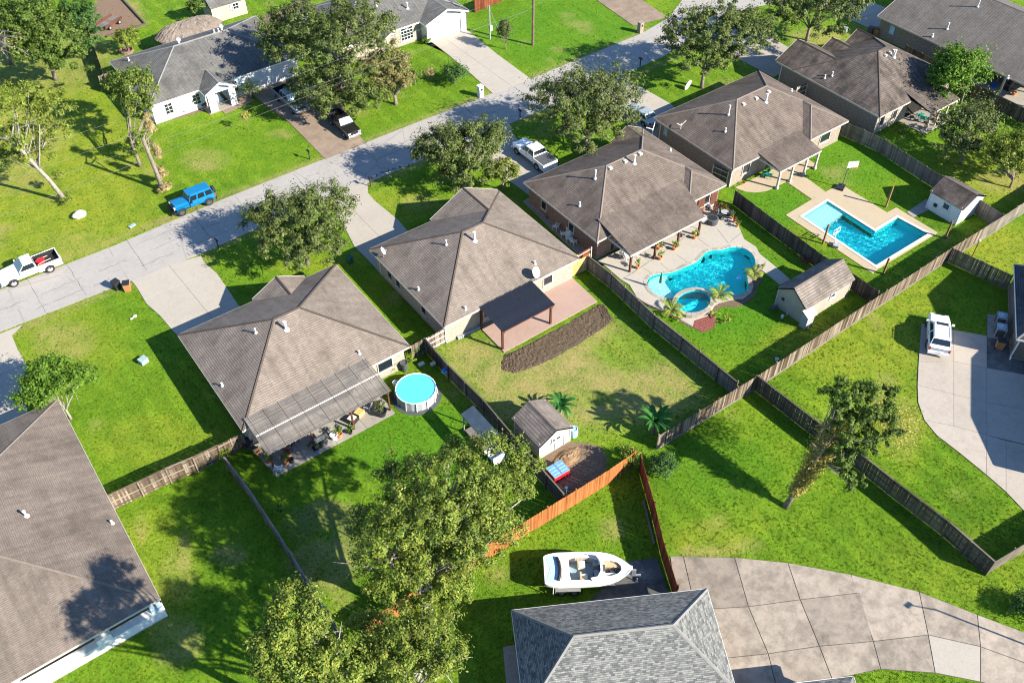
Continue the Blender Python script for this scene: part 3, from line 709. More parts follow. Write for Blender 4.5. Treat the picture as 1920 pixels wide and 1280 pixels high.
# strip of turned sod along the pink patio
sod = MB(); s0, s1 = ws([(946, 664), (960, 660), (1000, 640), (1060, 608), (1120, 571), (1132, 570)]), ws([(940, 693), (965, 700), (1020, 680), (1085, 645), (1130, 615), (1152, 600)])
S0 = [bilin([s0[i], s0[i + 1], s0[i + 1], s0[i]], t / 16, 0) for i in range(5) for t in range(16)]; S1 = [bilin([s1[i], s1[i + 1], s1[i + 1], s1[i]], t / 16, 0) for i in range(5) for t in range(16)]
rows = [[(a[0] + (b[0] - a[0]) * k / 12 + rnd.uniform(-.07, .07), a[1] + (b[1] - a[1]) * k / 12 + rnd.uniform(-.07, .07), 0.0 if k in (0, 12) else rnd.uniform(.0, .09)) for k in range(13)] for a, b in zip(S0, S1)]
vs_ = [p for r in rows for p in r]; sod.add(vs_, [(i * 13 + k, (i + 1) * 13 + k, (i + 1) * 13 + k + 1, i * 13 + k + 1) for i in range(len(rows) - 1) for k in range(12)])
o = sod.build('turned_sod', 'straw'); o['kind'] = 'stuff'; EXCL.append(s0 + s1[::-1])

WAVES = [(rnd.uniform(0, 6.28), rnd.uniform(.22, .48), rnd.uniform(0, 6.28)) for _ in range(14)]
def water_sheet(par, outline, z, x0=0.0, y0=0.0, amp=0.0052, st=0.05):
    """rippled water surface reaching under the coping, with smooth normals"""
    xs = [p[0] for p in outline]; ys = [p[1] for p in outline]
    X, Y = np.meshgrid(np.arange(min(xs) - .3, max(xs) + .3, st), np.arange(min(ys) - .3, max(ys) + .3, st), indexing='ij'); Z = np.full(X.shape, z)
    for a, l, ph in WAVES: Z += amp * l * np.sin((X * math.cos(a) + Y * math.sin(a)) * 2 * math.pi / l + ph + 1.2 * np.sin(.9 * X * math.sin(a) + .7 * Y * math.cos(a)))
    ins = inpoly(X, Y, inset(outline, -0.2)); I = np.arange(X.size).reshape(X.shape); m = ins[:-1, :-1] & ins[1:, :-1] & ins[1:, 1:] & ins[:-1, 1:]
    Q = np.stack([I[:-1, :-1], I[1:, :-1], I[1:, 1:], I[:-1, 1:]], -1)[m]; u, inv = np.unique(Q, return_inverse=True)
    V = np.stack([X.ravel()[u] - x0, Y.ravel()[u] - y0, Z.ravel()[u]], 1)
    me = bpy.data.meshes.new('water'); np_mesh(me, V, inv.reshape(-1, 4)); me.polygons.foreach_set('use_smooth', [True] * len(me.polygons)); me.materials.append(M['water'])
    o = link(bpy.data.objects.new('water', me), par); o.cycles.is_caustics_caster = True; return o
def pool(name, label, outline, depth, shelf=None, shelf_z=-0.45, cop=0.35, copmat='coping', rim=0.075, stones=True, group=None):
    o = thing(name, label, 'swimming pool', group=group); n = len(outline)
    if sum(outline[i][0] * outline[(i + 1) % n][1] - outline[(i + 1) % n][0] * outline[i][1] for i in range(n)) < 0: outline = outline[::-1]
    b = MB(); b.add([(p[0], p[1], depth) for p in outline] + [(p[0], p[1], 0.03) for p in outline], [tuple(range(n))] + [(i, n + i, n + (i + 1) % n, (i + 1) % n) for i in range(n)])
    k = b.build('basin', 'plaster', o); k.cycles.is_caustics_receiver = True
    if shelf: k = MB().prism(shelf, depth + 0.02, shelf_z).build('tanning_shelf', 'plaster_lt', o); k.cycles.is_caustics_receiver = True
    water_sheet(o, outline, -0.05)
    outer = inset(outline, -cop)
    if stones:
        for i in range(n):
            k = (i + 1) % n; q = [outline[i], outline[k], outer[k], outer[i]]
            if math.dist(outline[i], outline[k]) > 0.05: MB().prism(inset(q, 0.012), -0.12, rim + rnd.uniform(-.004, .004)).build('coping_stone', copmat, o)
    else:
        for i in range(n):
            k = (i + 1) % n; MB().prism([outline[i], outline[k], outer[k], outer[i]], -0.12, rim).build('coping', copmat, o)
    EXCL.append(outer); return o
# freeform pool
Z9 = lambda l: ws([(1080 + x / 4.795, 380 + y / 4.795) for x, y in l])
fp = smooth_loop(Z9([(640, 720), (662, 672), (730, 645), (860, 632), (980, 580), (1090, 530), (1160, 455), (1230, 430), (1310, 428), (1390, 402), (1490, 408), (1572, 452), (1610, 520), (1600, 582), (1555, 615), (1533, 660), (1545, 720), (1545, 780), (1495, 818), (1400, 832), (1300, 834), (1200, 846), (1050, 850), (930, 855), (870, 866), (800, 858), (730, 832), (668, 785)]), 2)
shelf = inset(smooth_loop(Z9([(648, 720), (670, 678), (735, 652), (830, 640), (800, 690), (840, 760), (890, 840), (800, 850), (733, 826), (675, 783)]), 2), 0.02)
pool('swimming_pool', 'freeform turquoise pool with pale shelf and round spa beside it', fp, -1.35, shelf, -0.28)
sc_ = w(1080 + 1052 / 4.795, 380 + 915 / 4.795); SPA = [(sc_[0] + 1.75 * math.cos(2 * math.pi * i / 24), sc_[1] + 1.35 * math.sin(2 * math.pi * i / 24)) for i in range(24)]
spa = thing('spa', 'small raised round spa at the near edge of freeform pool', 'spa', sc_[0], sc_[1])
sp = [(p[0] - sc_[0], p[1] - sc_[1]) for p in SPA]; spo = inset(sp, -0.42)
for i in range(24):
    k = (i + 1) % 24; MB().prism(inset([sp[i], sp[k], spo[k], spo[i]], 0.008), -0.1, 0.44 + rnd.uniform(-.004, .004)).build('coping_stone', 'coping', spa)
b = MB(); b.add([(p[0], p[1], -0.35) for p in sp] + [(p[0], p[1], 0.40) for p in sp], [tuple(range(24))] + [(i, 24 + i, 24 + (i + 1) % 24, (i + 1) % 24) for i in range(24)]); k = b.build('basin', 'plaster', spa); k.cycles.is_caustics_receiver = True
MB().prism([(x * .97, y * .97) for x, y in sp if y > 0.25], -0.34, 0.05).build('bench', 'plaster', spa)
water_sheet(spa, [(p[0] - sc_[0], p[1] - sc_[1]) for p in SPA], 0.36)
EXCL.append(inset(SPA, -0.4))
deck = Z9([(60, 420), (130, 500), (250, 560), (400, 690), (480, 740), (545, 850), (640, 915), (760, 965), (850, 1000), (900, 1030), (1050, 1115), (1062, 1060), (1180, 1020), (1245, 930), (1290, 905), (1390, 880), (1500, 868), (1575, 810), (1595, 745), (1575, 690), (1590, 640), (1660, 600), (1835, 742), (1925, 692), (1790, 575), (1650, 462), (1620, 402), (1510, 330), (1478, 250), (1440, 170), (1350, 80), (1270, 10)]) + [(53.8, -12.7), (37.9, -12.0), (37.0, -13.2)]
EXCL.append(deck)
struct('pool_deck', MB().sheet_holes(deck, [inset(fp, -0.30), inset(SPA, -0.38)], 0.055, 0, 0.1), 'deck')
jt = MB()
for a, b in [((420, 690), (640, 545)), ((600, 590), (690, 640)), ((760, 545), (830, 610)), ((905, 470), (1000, 540)), ((1090, 320), (1200, 400)), ((1270, 240), (1370, 370)), ((1380, 360), (1500, 260)), ((500, 640), (1000, 300)), ((1000, 300), (1100, 230))]:
    a, b = Z9([a])[0], Z9([b])[0]; jt.box((a[0] + b[0]) / 2, (a[1] + b[1]) / 2, 0.0565, math.dist(a, b), 0.035, 0.004, math.atan2(b[1] - a[1], b[0] - a[0]))
jo = jt.build('joint', 'joint', bpy.data.objects['pool_deck'])
for nm, l, mt in (('planting_bed', [(1560, 800), (1620, 770), (1680, 690), (1690, 600), (1640, 590), (1560, 650), (1560, 720)], 'mulch'), ('planting_bed', [(1240, 860), (1400, 850), (1500, 838), (1570, 800), (1640, 770), (1600, 850), (1510, 915), (1420, 940), (1330, 935), (1270, 955), (1265, 1000), (1235, 1010), (1215, 990), (1235, 920)], 'mulch'),
                  ('planting_bed', [(1062, 1062), (1180, 1022), (1235, 990), (1270, 1060), (1230, 1130), (1130, 1165), (1050, 1120)], 'mulch_red'),
                  ('planting_bed', [(545, 850), (650, 935), (780, 985), (880, 1045), (1045, 1130), (1050, 1110), (890, 1015), (760, 960), (640, 905), (560, 830)], 'mulch')):
    p = Z9(l); EXCL.append(p); struct(nm, MB().prism(p, -0.05, 0.035), mt)
# L-shaped pool
Z10 = lambda l: ws([(1380 + x / 4.795, 340 + y / 4.795) for x, y in l])
lp = Z10([(605, 320), (822, 183), (1250, 455), (1452, 330), (1722, 475), (1257, 757)])
lp2 = []
for a, b in zip(lp, lp[1:] + lp[:1]):
    k = max(1, int(math.dist(a, b) / 0.9)); lp2 += [bilin([a, b, b, a], i / k, 0) for i in range(k)]
sh = inset([lp[0], lp[1], bilin([lp[1], lp[2], lp[2], lp[1]], .36, 0), bilin([lp[0], lp[5], lp[5], lp[0]], .25, 0)], 0.02)
pool('swimming_pool', 'L-shaped turquoise pool with white coping on tan deck', lp2, -1.35, sh, -0.26, 0.32, 'white_coping', 0.08, False)
dk = Z10([(445, 305), (680, 165), (800, 98), (940, 28), (1355, 282), (1440, 238), (1815, 465), (1745, 505), (1262, 800), (1230, 832)])
EXCL.append(dk); struct('pool_deck', MB().sheet_holes(dk, [inset(lp2, -0.28)], 0.05, 0, 0.1), 'deck_tan')
Z7 = lambda l: ws([(1210 + x / 4.795, 120 + y / 4.795) for x, y in l])
pt = Z7([(840, 1130), (900, 1150), (980, 1157), (1080, 1145), (1160, 1112), (1265, 1060)]) + Z10([(680, 163), (803, 97)]) + Z7([(1392, 985), (1535, 905)]) + [(67.6, -11.9), (57.3, -11.7)]
EXCL.append(pt); struct('patio', MB().prism(pt, -0.05, 0.052), 'deck_tan')
wk = ws([(1700, 398), (1738, 373), (1745, 392), (1712, 408)]); EXCL.append(wk); struct('path', MB().prism(wk, -0.05, 0.04), 'patio')
ft6 = [(82.0, -14.0), (87.6, -14.0), (87.6, -17.5), (82.0, -17.5)]; EXCL.append(ft6); struct('patio', MB().prism(ft6, -0.05, 0.05), 'patio')
p7 = [(96.3, -13), (101, -13), (101, -21.8), (96.3, -21.8)]; EXCL.append(p7); struct('patio', MB().prism(p7, -0.05, 0.05), 'patio')
pb = ws([(943, 1213), (967, 1208), (985, 1290), (950, 1290)]); EXCL.append(pb); struct('patio', MB().prism(pb, -0.05, 0.06), 'patio')

# ------------------------------------------------------------ the ground: one sheet, lowered under the pools, with dry and bare patches
gx = np.concatenate([[-3000, -700, -180, -80, -50], np.arange(-30, 125.1, .5), [145, 200, 400, 900, 3000]])
gy = np.concatenate([[-3000, -700, -200, -110, -80], np.arange(-66, 86.1, .5), [110, 160, 400, 900, 3000]])
GX, GY = np.meshgrid(gx, gy, indexing='ij'); GZ = np.zeros_like(GX)
for poly in (inset(fp, -0.05), inset(SPA, -0.1), inset(lp2, -0.05)): GZ[inpoly(GX, GY, poly)] = -2.6
PX, PY, DEP = pxof(GX, GY, 0.0)
def ell(l, base=0.0):
    m = np.full(GX.shape, base)
    for cx, cy, rx, ry, st in l:
        q = ((PX - cx) / rx) ** 2 + ((PY - cy) / ry) ** 2; m = np.maximum(m, st * np.clip(1.6 * (1 - q), 0, 1))
    return m
def soft(m, k=2):
    for _ in range(k):
        for ax in (0, 1): m = (np.roll(m, 1, ax) + 2 * m + np.roll(m, -1, ax)) / 4
    return m
def pm(l, st=1.0): return np.where(inpoly(PX, PY, l), st, 0.0)
dry = ell([(1085, 690, 60, 28, .95), (1240, 720, 95, 50, .45), (900, 690, 80, 50, .6), (1000, 755, 130, 60, .65), (385, 300, 55, 25, .4), (380, 308, 30, 16, .7), (120, 640, 70, 45, .45), (100, 625, 35, 18, .55),
           (430, 1040, 40, 20, .8), (345, 1040, 14, 55, .55), (265, 990, 14, 35, .5), (330, 1080, 40, 60, .3), (330, 1200, 60, 60, .5), (330, 1220, 30, 25, .7), (605, 1060, 80, 60, .6), (660, 210, 40, 14, .35), (60, 240, 90, 70, .35), (90, 100, 160, 90, .5),
           (1320, 1035, 60, 14, .55), (1400, 1025, 40, 16, .4), (1690, 800, 40, 70, .25), (1660, 720, 30, 25, .35), (790, 380, 50, 18, .35), (1530, 70, 70, 20, .5), (1880, 340, 60, 26, .6), (40, 330, 60, 40, .4), (150, 460, 90, 30, .25)])
dry = np.maximum(dry, soft(pm([(825, 650), (905, 630), (945, 668), (1150, 600), (1330, 735), (1260, 790), (1120, 800), (990, 790), (900, 760)], .82), 5))
dry = np.maximum(dry, soft(pm([(180, 0), (255, 0), (275, 45), (185, 75), (165, 60)], .8), 2))
nz0 = soft(np.random.default_rng(8).random(GX.shape), 6); nz0 = (nz0 - nz0.min()) / (nz0.max() - nz0.min()); dry = np.maximum(dry, .6 * np.clip((nz0 - .70) / .2, 0, 1))
dry *= 1 - .75 * ell([(1180, 660, 80, 45, 1), (1090, 745, 70, 20, .6)])
yellow = ell([(80, 320, 260, 200, .85), (120, 450, 330, 90, .7), (300, 830, 170, 60, .45), (100, 640, 160, 90, .5), (1600, 650, 190, 80, .75), (1700, 560, 90, 40, .6), (1880, 470, 90, 60, .95), (1800, 1060, 200, 90, .3), (1690, 740, 80, 160, .5), (1330, 1010, 90, 40, .6), (1850, 320, 110, 80, .8), (1640, 80, 160, 50, .6), (280, 1060, 110, 130, .55), (560, 200, 0.1, 0.1, 0), (740, 385, 100, 40, .5), (590, 495, 110, 20, .55), (1560, 430, 120, 40, .3)])
lush = ell([(1340, 540, 160, 120, .8), (800, 830, 200, 80, .7), (1060, 60, 200, 80, .6), (1450, 380, 100, 60, .7), (1600, 300, 120, 60, .6), (1330, 880, 160, 70, .4), (700, 60, 90, 60, .5)])
dirt = np.maximum.reduce([soft(pm([(185, -10), (228, -10), (272, 46), (200, 68), (168, 70), (160, 40)], .72), 2), soft(pm([(1005, 862), (1075, 825), (1120, 832), (1150, 875), (1080, 925), (1055, 930)], .95), 2), ell([(620, 965, 90, 45, .46), (560, 985, 50, 50, .42), (660, 1010, 60, 40, .45), (1070, 845, 45, 18, .8), (265, 280, 0.1, .1, 0), (305, 350, 25, 10, .5), (655, 190, 60, 14, .35), (455, 780, 35, 25, .5)])])
edge = np.maximum(np.exp(-((GY - 19.75) / .45) ** 2), np.exp(-((GY - 12.3) / .4) ** 2)) * ((GX > -40) & (GX < 75))
rs_ = np.random.default_rng(2); nz = soft(rs_.random(GX.shape), 3); nz = (nz - nz.min()) / (nz.max() - nz.min())
dry = np.maximum(dry, edge * (.35 + .6 * nz)); dirt = np.maximum(dirt, edge * np.clip(1.5 * nz - .55, 0, .6))
me = bpy.data.meshes.new('ground'); nx, ny = GX.shape
V = np.stack([GX, GY, GZ], -1).reshape(-1, 3).astype(np.float32); I = np.arange(nx * ny).reshape(nx, ny)
Q = np.stack([I[:-1, :-1], I[1:, :-1], I[1:, 1:], I[:-1, 1:]], -1).reshape(-1, 4).astype(np.int32)
np_mesh(me, V, Q)
inner = (GX > -31) & (GX < 126) & (GY > -67) & (GY < 87) & (DEP > 5)
for nm, a in (('dry', dry), ('yellow', yellow), ('lush', lush), ('dirt', dirt)):
    at = me.attributes.new(nm, 'FLOAT', 'POINT'); at.data.foreach_set('value', np.where(inner, a, 0).astype(np.float32).ravel())
me.materials.append(M['grass'])
g = bpy.data.objects.new('ground', me); C.objects.link(g); g['kind'] = 'structure'
# ------------------------------------------------------------ houses
E_ = 2.7
def rect_in(e, k=0.45): return inset(e, k)
# house with the lattice pergola
h2 = House('house', 'tan roofed house with wooden lattice pergola at its back', 0, 0, E_); L, D = 15.6, 13.25
h2.hip(L, D, .5); h2.gable_front(7.2, 12.5, .5)
h2.finish('roof_tan', 'ridge_dk', 'brick_lt', [(.45, .45), (L - .45, .45), (L - .45, D - .45), (.45, D - .45)], [(0, 0), (L, 0), (L, D), (0, D)])
zf = lambda x, d: hipz(x, d, 15.6, 13.25, .5)
for px, py, hh in ((480, 624, .45), (417, 723, .3), (674, 663, .3)): h2.pipe(px, py, zf, hh)
h2.pipe(537, 618, zf, .9, .11)
for x in (2.2, 9.5, 13.2): window(h2.o, x, -D + .45, 1.45, 1.5, 1.2, '-y', 'trim')
door(h2.o, 6.0, -D + .45, 1.8, 2.05, '-y', 'glass', 'patio_door'); door(h2.o, 4.2, -.45, 4.9, 2.2, '+y', 'trim', 'garage_door', 4); door(h2.o, 8.4, -.45, 1, 2.05, '+y', 'wood_dark'); window(h2.o, 13, -.45, 1.5, 1.6, 1.3, '+y', 'trim')
# house with the dark metal pergola
X3, Y3 = w(690.8, 467, E_); L, D = 15.4, 13.1
h3 = House('house', 'tan roofed house with dark metal patio cover and pink patio behind', X3, Y3, E_)
h3.hip(L, D, .5); h3.gable_front(7.14, L, .5)
h3.finish('roof_tan', 'ridge_dk', 'brick_lt', [(.45, .45), (L - .45, .45), (L - .45, D - .45), (.45, D - .45)], [(0, 0), (L, 0), (L, D), (0, D)])
zf = lambda x, d: hipz(x, d, 15.4, 13.1, .5)
for px, py, hh in ((837, 459, .5), (785, 543, .3), (873, 580, .3), (1003, 495, .3)): h3.pipe(px, py, zf, hh)
h3.pipe(890, 452, zf, 1.0, .11)
window(h3.o, 11.9, -D + .45, 1.5, 1.1, 1.1, '-y', 'trim'); window(h3.o, 5.2, -D + .45, 1.4, 1.5, 1.2, '-y', 'trim'); door(h3.o, 8.2, -D + .45, 1.8, 2.05, '-y', 'glass', 'patio_door')
for x in (3, 4.5, 9): window(h3.o, .45, -x, 1.4, .9, 1.2, '-x', 'trim')
door(h3.o, 4.1, -.45, 4.9, 2.2, '+y', 'trim', 'garage_door', 4); window(h3.o, 11.3, -.45, 1.5, 2.0, 1.4, '+y', 'trim')
mb = MB().tube([(0.02, -1.2, 2.45), (.4, -1.2, 2.3), (.4, -1.2, .1)], .05, 6).tube([(.02, -12.9, 2.45), (.4, -12.6, 2.3), (.4, -12.6, .1)], .05, 6); mb.build('downspout', 'white', h3.o)
# house with the freeform pool
X4, Y4 = w(981, 342, E_); L, D = 16.6, 11.9
h4 = House('house', 'brown roofed red brick house beside the freeform pool', X4, Y4, E_)
h4.hip(L, D, .5); h4.gable_front(12.16, L, .5); h4.rear_wing(11.28, L, D, 12.8, .5)
h4.add((1.5, 15.1, -.28), (11.3, 15.1, -.28), (12.6, 10.2, .87), (1.5, 10.1, .9))
h4.finish('roof_brown', 'ridge_lt', 'brick_red', [(.45, .45), (L - .45, .45), (L - .45, 12.35), (11.7, 12.35), (11.7, D - .45), (.45, D - .45)], [(0, 0), (L, 0), (L, 12.8), (11.28, 12.8), (11.28, D), (0, D)])
zf = lambda x, d: hipz(x, d, 16.6, 11.9, .5)
for px, py in ((1144, 316), (1172, 303), (1200, 289)): h4.vent(px, py, zf)
h4.pipe(1189, 307, zf, 1.0, .1); h4.pipe(1116, 335, zf, 1.0, .07); h4.pipe(1087, 386, zf, .4); h4.pipe(1257, 283, zf, .25)
mb = MB().bx(1.5, -15.1, E_ - .52, 11.3, -14.95, E_ - .30); mb.bx(1.5, -15.0, E_ - .5, 1.62, -10.5, E_ - .3); mb.build('patio_beam', 'trim', h4.o)
posts(h4.o, [(1.8, -14.9), (5.0, -14.9), (8.1, -14.9), (11.0, -14.9)], E_ - .35, .18, 'wood_dark')
window(h4.o, 14, -12.35, 1.5, 1.7, 1.2, '-y', 'trim'); window(h4.o, 3.5, -D + .45, 1.4, 1.6, 1.3, '-y', 'trim'); door(h4.o, 7, -D + .45, 2.4, 2.05, '-y', 'glass', 'patio_door')
for d in (3, 7.5): window(h4.o, .45, -d, 1.4, .9, 1.1, '-x', 'trim')
door(h4.o, 4.4, -.45, 4.9, 2.2, '+y', 'trim', 'garage_door', 4); door(h4.o, 9, -.45, 1, 2.05, '+y', 'wood_dark')
MB().box(13.6, -12.42, 1.05, .95, .12, 2.0).box(15.4, -12.42, 1.05, .95, .12, 2.0).build('shutter', 'wood_dark', h4.o)
# house with the L-shaped pool
X5, Y5 = w(1224.6, 220.5, E_); L, D = 17.1, 12.4
h5 = House('house', 'brown roofed house with covered porch facing the L-shaped pool', X5, Y5, E_)
h5.hip(L, D, .5); h5.rear_wing(10.74, L, D, 13.55, .5)
h5.add((4.1, 15.35, -.30), (10.6, 15.35, -.30), (10.74, 12.0, .30), (9.6, 11.75, .33), (4.1, 12.0, .22))
h5.finish('roof_brown', 'ridge_lt', 'brick_tan', [(.45, .45), (L - .45, .45), (L - .45, 13.1), (11.2, 13.1), (11.2, D - .45), (.45, D - .45)], [(0, 0), (L, 0), (L, 13.55), (10.74, 13.55), (10.74, D), (0, D)])
zf = lambda x, d: hipz(x, d, 17.1, 12.4, .5)
for px, py in ((1394, 196), (1418, 185), (1441, 173)): h5.vent(px, py, zf)
h5.pipe(1436, 192, zf, 1.0, .1); h5.pipe(1366, 215, zf, 1.1, .07); h5.pipe(1360, 247, zf, .4); h5.pipe(1484, 171, zf, .25)
MB().bx(4.1, -15.35, E_ - .52, 10.6, -15.2, E_ - .32).bx(4.1, -15.2, E_ - .5, 4.22, -12.4, E_ - .3).build('patio_beam', 'trim', h5.o)
posts(h5.o, [(4.35, -15.2), (6.4, -15.2), (8.6, -15.2), (10.4, -15.2)], E_ - .35, .2, 'trim', foot=.34)
window(h5.o, 2.7, -D + .45, 1.5, 1.2, 1.2, '-y', 'trim'); window(h5.o, 14, -13.1, 1.5, 1.7, 1.2, '-y', 'trim'); door(h5.o, 7, -D + .45, 1.8, 2.05, '-y', 'glass', 'patio_door')
MB().tube([(.02, -.7, 2.45), (.42, -.9, 2.2), (.42, -.9, .1)], .06, 6).tube([(-.1, -.5, 2.5), (-.75, -.9, 1.9), (-.75, -.9, .1)], .06, 6).tube([(-.75, -.9, 1.9), (-1.3, -.4, 2.1)], .06, 6).tube([(.3, -12.2, 2.45), (.42, -12.0, 2.3), (.42, -12.0, .1)], .06, 6).build('downspout', 'white', h5.o)
window(h5.o, .45, -1.8, 1.6, .6, 1.0, '-x', 'trim', 'meter_box', gl='lblue', sill=False)
door(h5.o, 9.2, -.45, 4.9, 2.2, '+y', 'trim', 'garage_door', 4); window(h5.o, 14, -.45, 1.5, 1.6, 1.3, '+y', 'trim')
# house with three front gables
X6, Y6 = w(1456.5, 115, E_)
h6 = House('house', 'dark brown roofed house with three stepped front gables', X6, Y6, E_); L, D = 14.4, 12.9
h6.hip(L, D, .5, 0, 2.5); h6.gable_front(0, 6.9, .5, 0.0, .25, 2.5, 'brick_dark'); h6.gable_front(6.9, 10.3, .5, 1.3, .25, 2.5, 'brick_dark'); h6.gable_front(10.3, 14.4, .6, 2.1, .25, 2.5, 'brick_dark')
h6.add((5.75, 18.2, -.3), (11.0, 18.2, -.3), (11.0, 14.2, .6), (5.75, 14.2, .6))
h6.add((5.75, 18.2, -.3), (5.75, 14.2, .6), (5.75, 15.4, 0))
h6.finish('roof_dark', 'ridge_dk', 'brick_dark', [(.45, .45), (6.5, .45), (6.5, 2.95), (L - .45, 2.95), (L - .45, 14.95), (.45, 14.95)], [(0, 0), (6.9, 0), (6.9, 1.3), (10.3, 1.3), (10.3, 2.2), (L, 2.2), (L, 15.4), (0, 15.4)], 'trim')
zf = lambda x, d: hipz(x, d - 2.5, 14.4, 12.9, .5)
for px, py in ((1660, 105), (1668, 100), (1676, 96)): h6.vent(px, py, zf, .34)
h6.pipe(1676, 108, zf, .9, .1); h6.pipe(1546, 148, lambda x, d: .5 * x, .4); h6.pipe(1560, 143, lambda x, d: .5 * x, .5)
MB().bx(5.75, -18.2, E_ - .52, 11, -18.05, E_ - .32).build('patio_beam', 'trim', h6.o)
posts(h6.o, [(6.0, -18.05), (7.6, -18.05), (9.2, -18.05), (10.8, -18.05)], E_ - .35, .17, 'trim')
MB().bx(.4, -14.98, .1, 8.5, -14.9, E_ - .18).build('gable_wall', 'brick_lt', h6.o)
window(h6.o, 1.3, -14.99, 1.5, .9, 1.3, '-y', 'trim'); window(h6.o, 3.6, -14.99, 1.5, .9, 1.3, '-y', 'trim'); door(h6.o, 6.8, -14.97, 1.6, 2.0, '-y', 'glass', 'patio_door')
MB().tube([(.2, -.3, 2.4), (.4, -.6, 2.3), (.4, -.6, .1)], .06, 6).build('downspout', 'white', h6.o)
door(h6.o, 3.4, -.45, 4.9, 2.2, '+y', 'trim', 'garage_door', 4)
# house at the top right corner
X7, Y7 = w(1645, 30, E_)
h7 = House('house', 'long grey brown roofed house in the far right corner', X7, Y7, E_); p = .4; W7, D7 = 17.4, 23.0; k = W7 / 2
h7.add((0, 0, 0), (k, 0, p * k), (k, D7 - k, p * k), (0, D7, 0)); h7.add((W7, 0, 0), (W7, D7, 0), (k, D7 - k, p * k), (k, 0, p * k)); h7.add((0, D7, 0), (k, D7 - k, p * k), (W7, D7, 0))
h7.ridges += [((k, 0, p * k), (k, D7 - k, p * k)), ((0, D7, 0), (k, D7 - k, p * k)), ((W7, D7, 0), (k, D7 - k, p * k))]
h7.barge = [((0, 0, 0), (k, 0, p * k)), ((k, 0, p * k), (W7, 0, 0))]; h7.gables = [(.3, W7 - .3, .4, p * k - .1, k, 'brick_dark')]
h7.finish('roof_greytan', 'ridge_lt', 'brick_dark', [(.45, .45), (W7 - .45, .45), (W7 - .45, 20.5), (4.5, 20.5), (4.5, 14.2), (.45, 14.2)], [(0, 0), (W7, 0), (W7, D7), (0, D7)], 'trim')
zf = lambda x, d: .4 * x
for px, py, hh in ((1776, 55, .8), (1748, 70, .35), (1836, 6, 1.2), (1889, 148, .3)): h7.pipe(px, py, zf, hh, .07)
window(h7.o, .45, -2.4, 1.6, .7, 1.1, '-x', 'lblue', 'meter_box', gl='lblue', sill=False); window(h7.o, 4.5, -15.3, 1.3, 1.2, 1.6, '-x', 'black'); door(h7.o, 4.5, -17.6, 1.8, 2.0, '-x', 'glass', 'patio_door')
posts(h7.o, [(.6, -14.6), (.6, -18.6), (.6, -22.4), (4.5, -22.4)], E_ - .15, .2, 'trim'); door(h7.o, 4.2, -.45, 4.9, 2.2, '+y', 'trim', 'garage_door', 4)
# house in the lower left corner
X1, Y1 = w(108, 748, E_); L1, D1 = 23.0, 22.15
h1 = House('house', 'broad brown roof in the lower left with white porch wall', X1 - L1, Y1, E_)
h1.hip(L1, D1, .40)
h1.finish('roof_mid', 'ridge_lt', 'white_wall', [(.45, .45), (L1 - .45, .45), (L1 - .45, D1 - 1.6), (13.2, D1 - 1.6), (13.2, D1 - .2), (.45, D1 - .2)], [(0, 0), (L1, 0), (L1, D1), (0, D1)])
zf = lambda x, d: hipz(x, d, 23.0, 22.15, .40)
h1.pipe(50, 967, zf, .55, .08); h1.pipe(211, 981, zf, .3)
MB().bx(13.4, -D1 + .22, -.1, L1 - .1, -D1 + .72, 1.0).build('porch_wall', 'white_wall', h1.o)
MB().bx(13.35, -D1 + .16, 1.0, L1 - .05, -D1 + .78, 1.08).build('wall_cap', 'white', h1.o)
MB().bx(18.3, -D1 + .2, 1.08, 19.3, -D1 + .85, 1.6).build('porch_cabinet', 'white', h1.o)
MB().bx(13.1, -D1 + .2, -.1, 13.3, -D1 + 1.65, E_ - .17).build('end_wall', 'white_wall', h1.o)
posts(h1.o, [(L1 - .75, -D1 + .45), (L1 - .28, -D1 + .45)], 2.3, .3, 'blue_trim', name='column')
MB().prism([(13.2, -D1 + 1.6), (L1 - .3, -D1 + 1.6), (L1 - .3, -D1 + .2), (13.2, -D1 + .2)], -.05, .08).build('porch_floor', 'patio', h1.o)
EXCL.append([(X1 - L1 + 13.2, Y1 - D1 + 1.6), (X1, Y1 - D1 + 1.6), (X1, Y1 - D1 + .2), (X1 - L1, Y1 - D1 + .2)])
for x in (16, 20.5): window(h1.o, x, -D1 + 1.6, 1.4, 1.6, 1.3, '-y', 'white')
# white house across the street
n1 = House('house', 'white house with weathered grey roof and pale blue shutters', 31.0, 37.0, E_, math.pi); L, D = 19.5, 12.9
n1.hip(L, D, .42); n1.gable_front(9.3, 13.3, .5, -1.5, .2, 0.0, 'blue_trim')
n1.finish('roof_grey', 'ridge_gy', 'white_wall', [(.4, .4), (L - .4, .4), (L - .4, D - .4), (.4, D - .4)], [(0, 0), (9.3, 0), (9.3, -1.5), (13.3, -1.5), (13.3, 0), (L, 0), (L, D), (0, D)], 'white')
zf = lambda x, d: hipz(x, d, 19.5, 12.9, .42)
for px, py in ((336, 82), (416, 57)):
    x, y, z = n1.on_roof(px, py, zf); MB().lathe(x, y, [(.14, z - .05), (.14, z + .3), (.26, z + .36), (.28, z + .52), (.16, z + .66), (.0, z + .7)], 12).build('turbine_vent', 'white', n1.o)
for px, py in ((402, 62), (410, 60), (242, 114)): n1.pipe(px, py, zf, .35)
for px, py in ((312, 198), (364, 181), (438, 161)):
    x = n1.loc(px, py, 1.5)[0]; window(n1.o, x, -.4, 1.45, 1.0, 1.4, '+y', 'white', grid=(2, 3))
    for sx in (-.85, .85): MB().box(x + sx, -.36, 1.45, .45, .06, 1.5).build('shutter', 'blue_trim', n1.o)
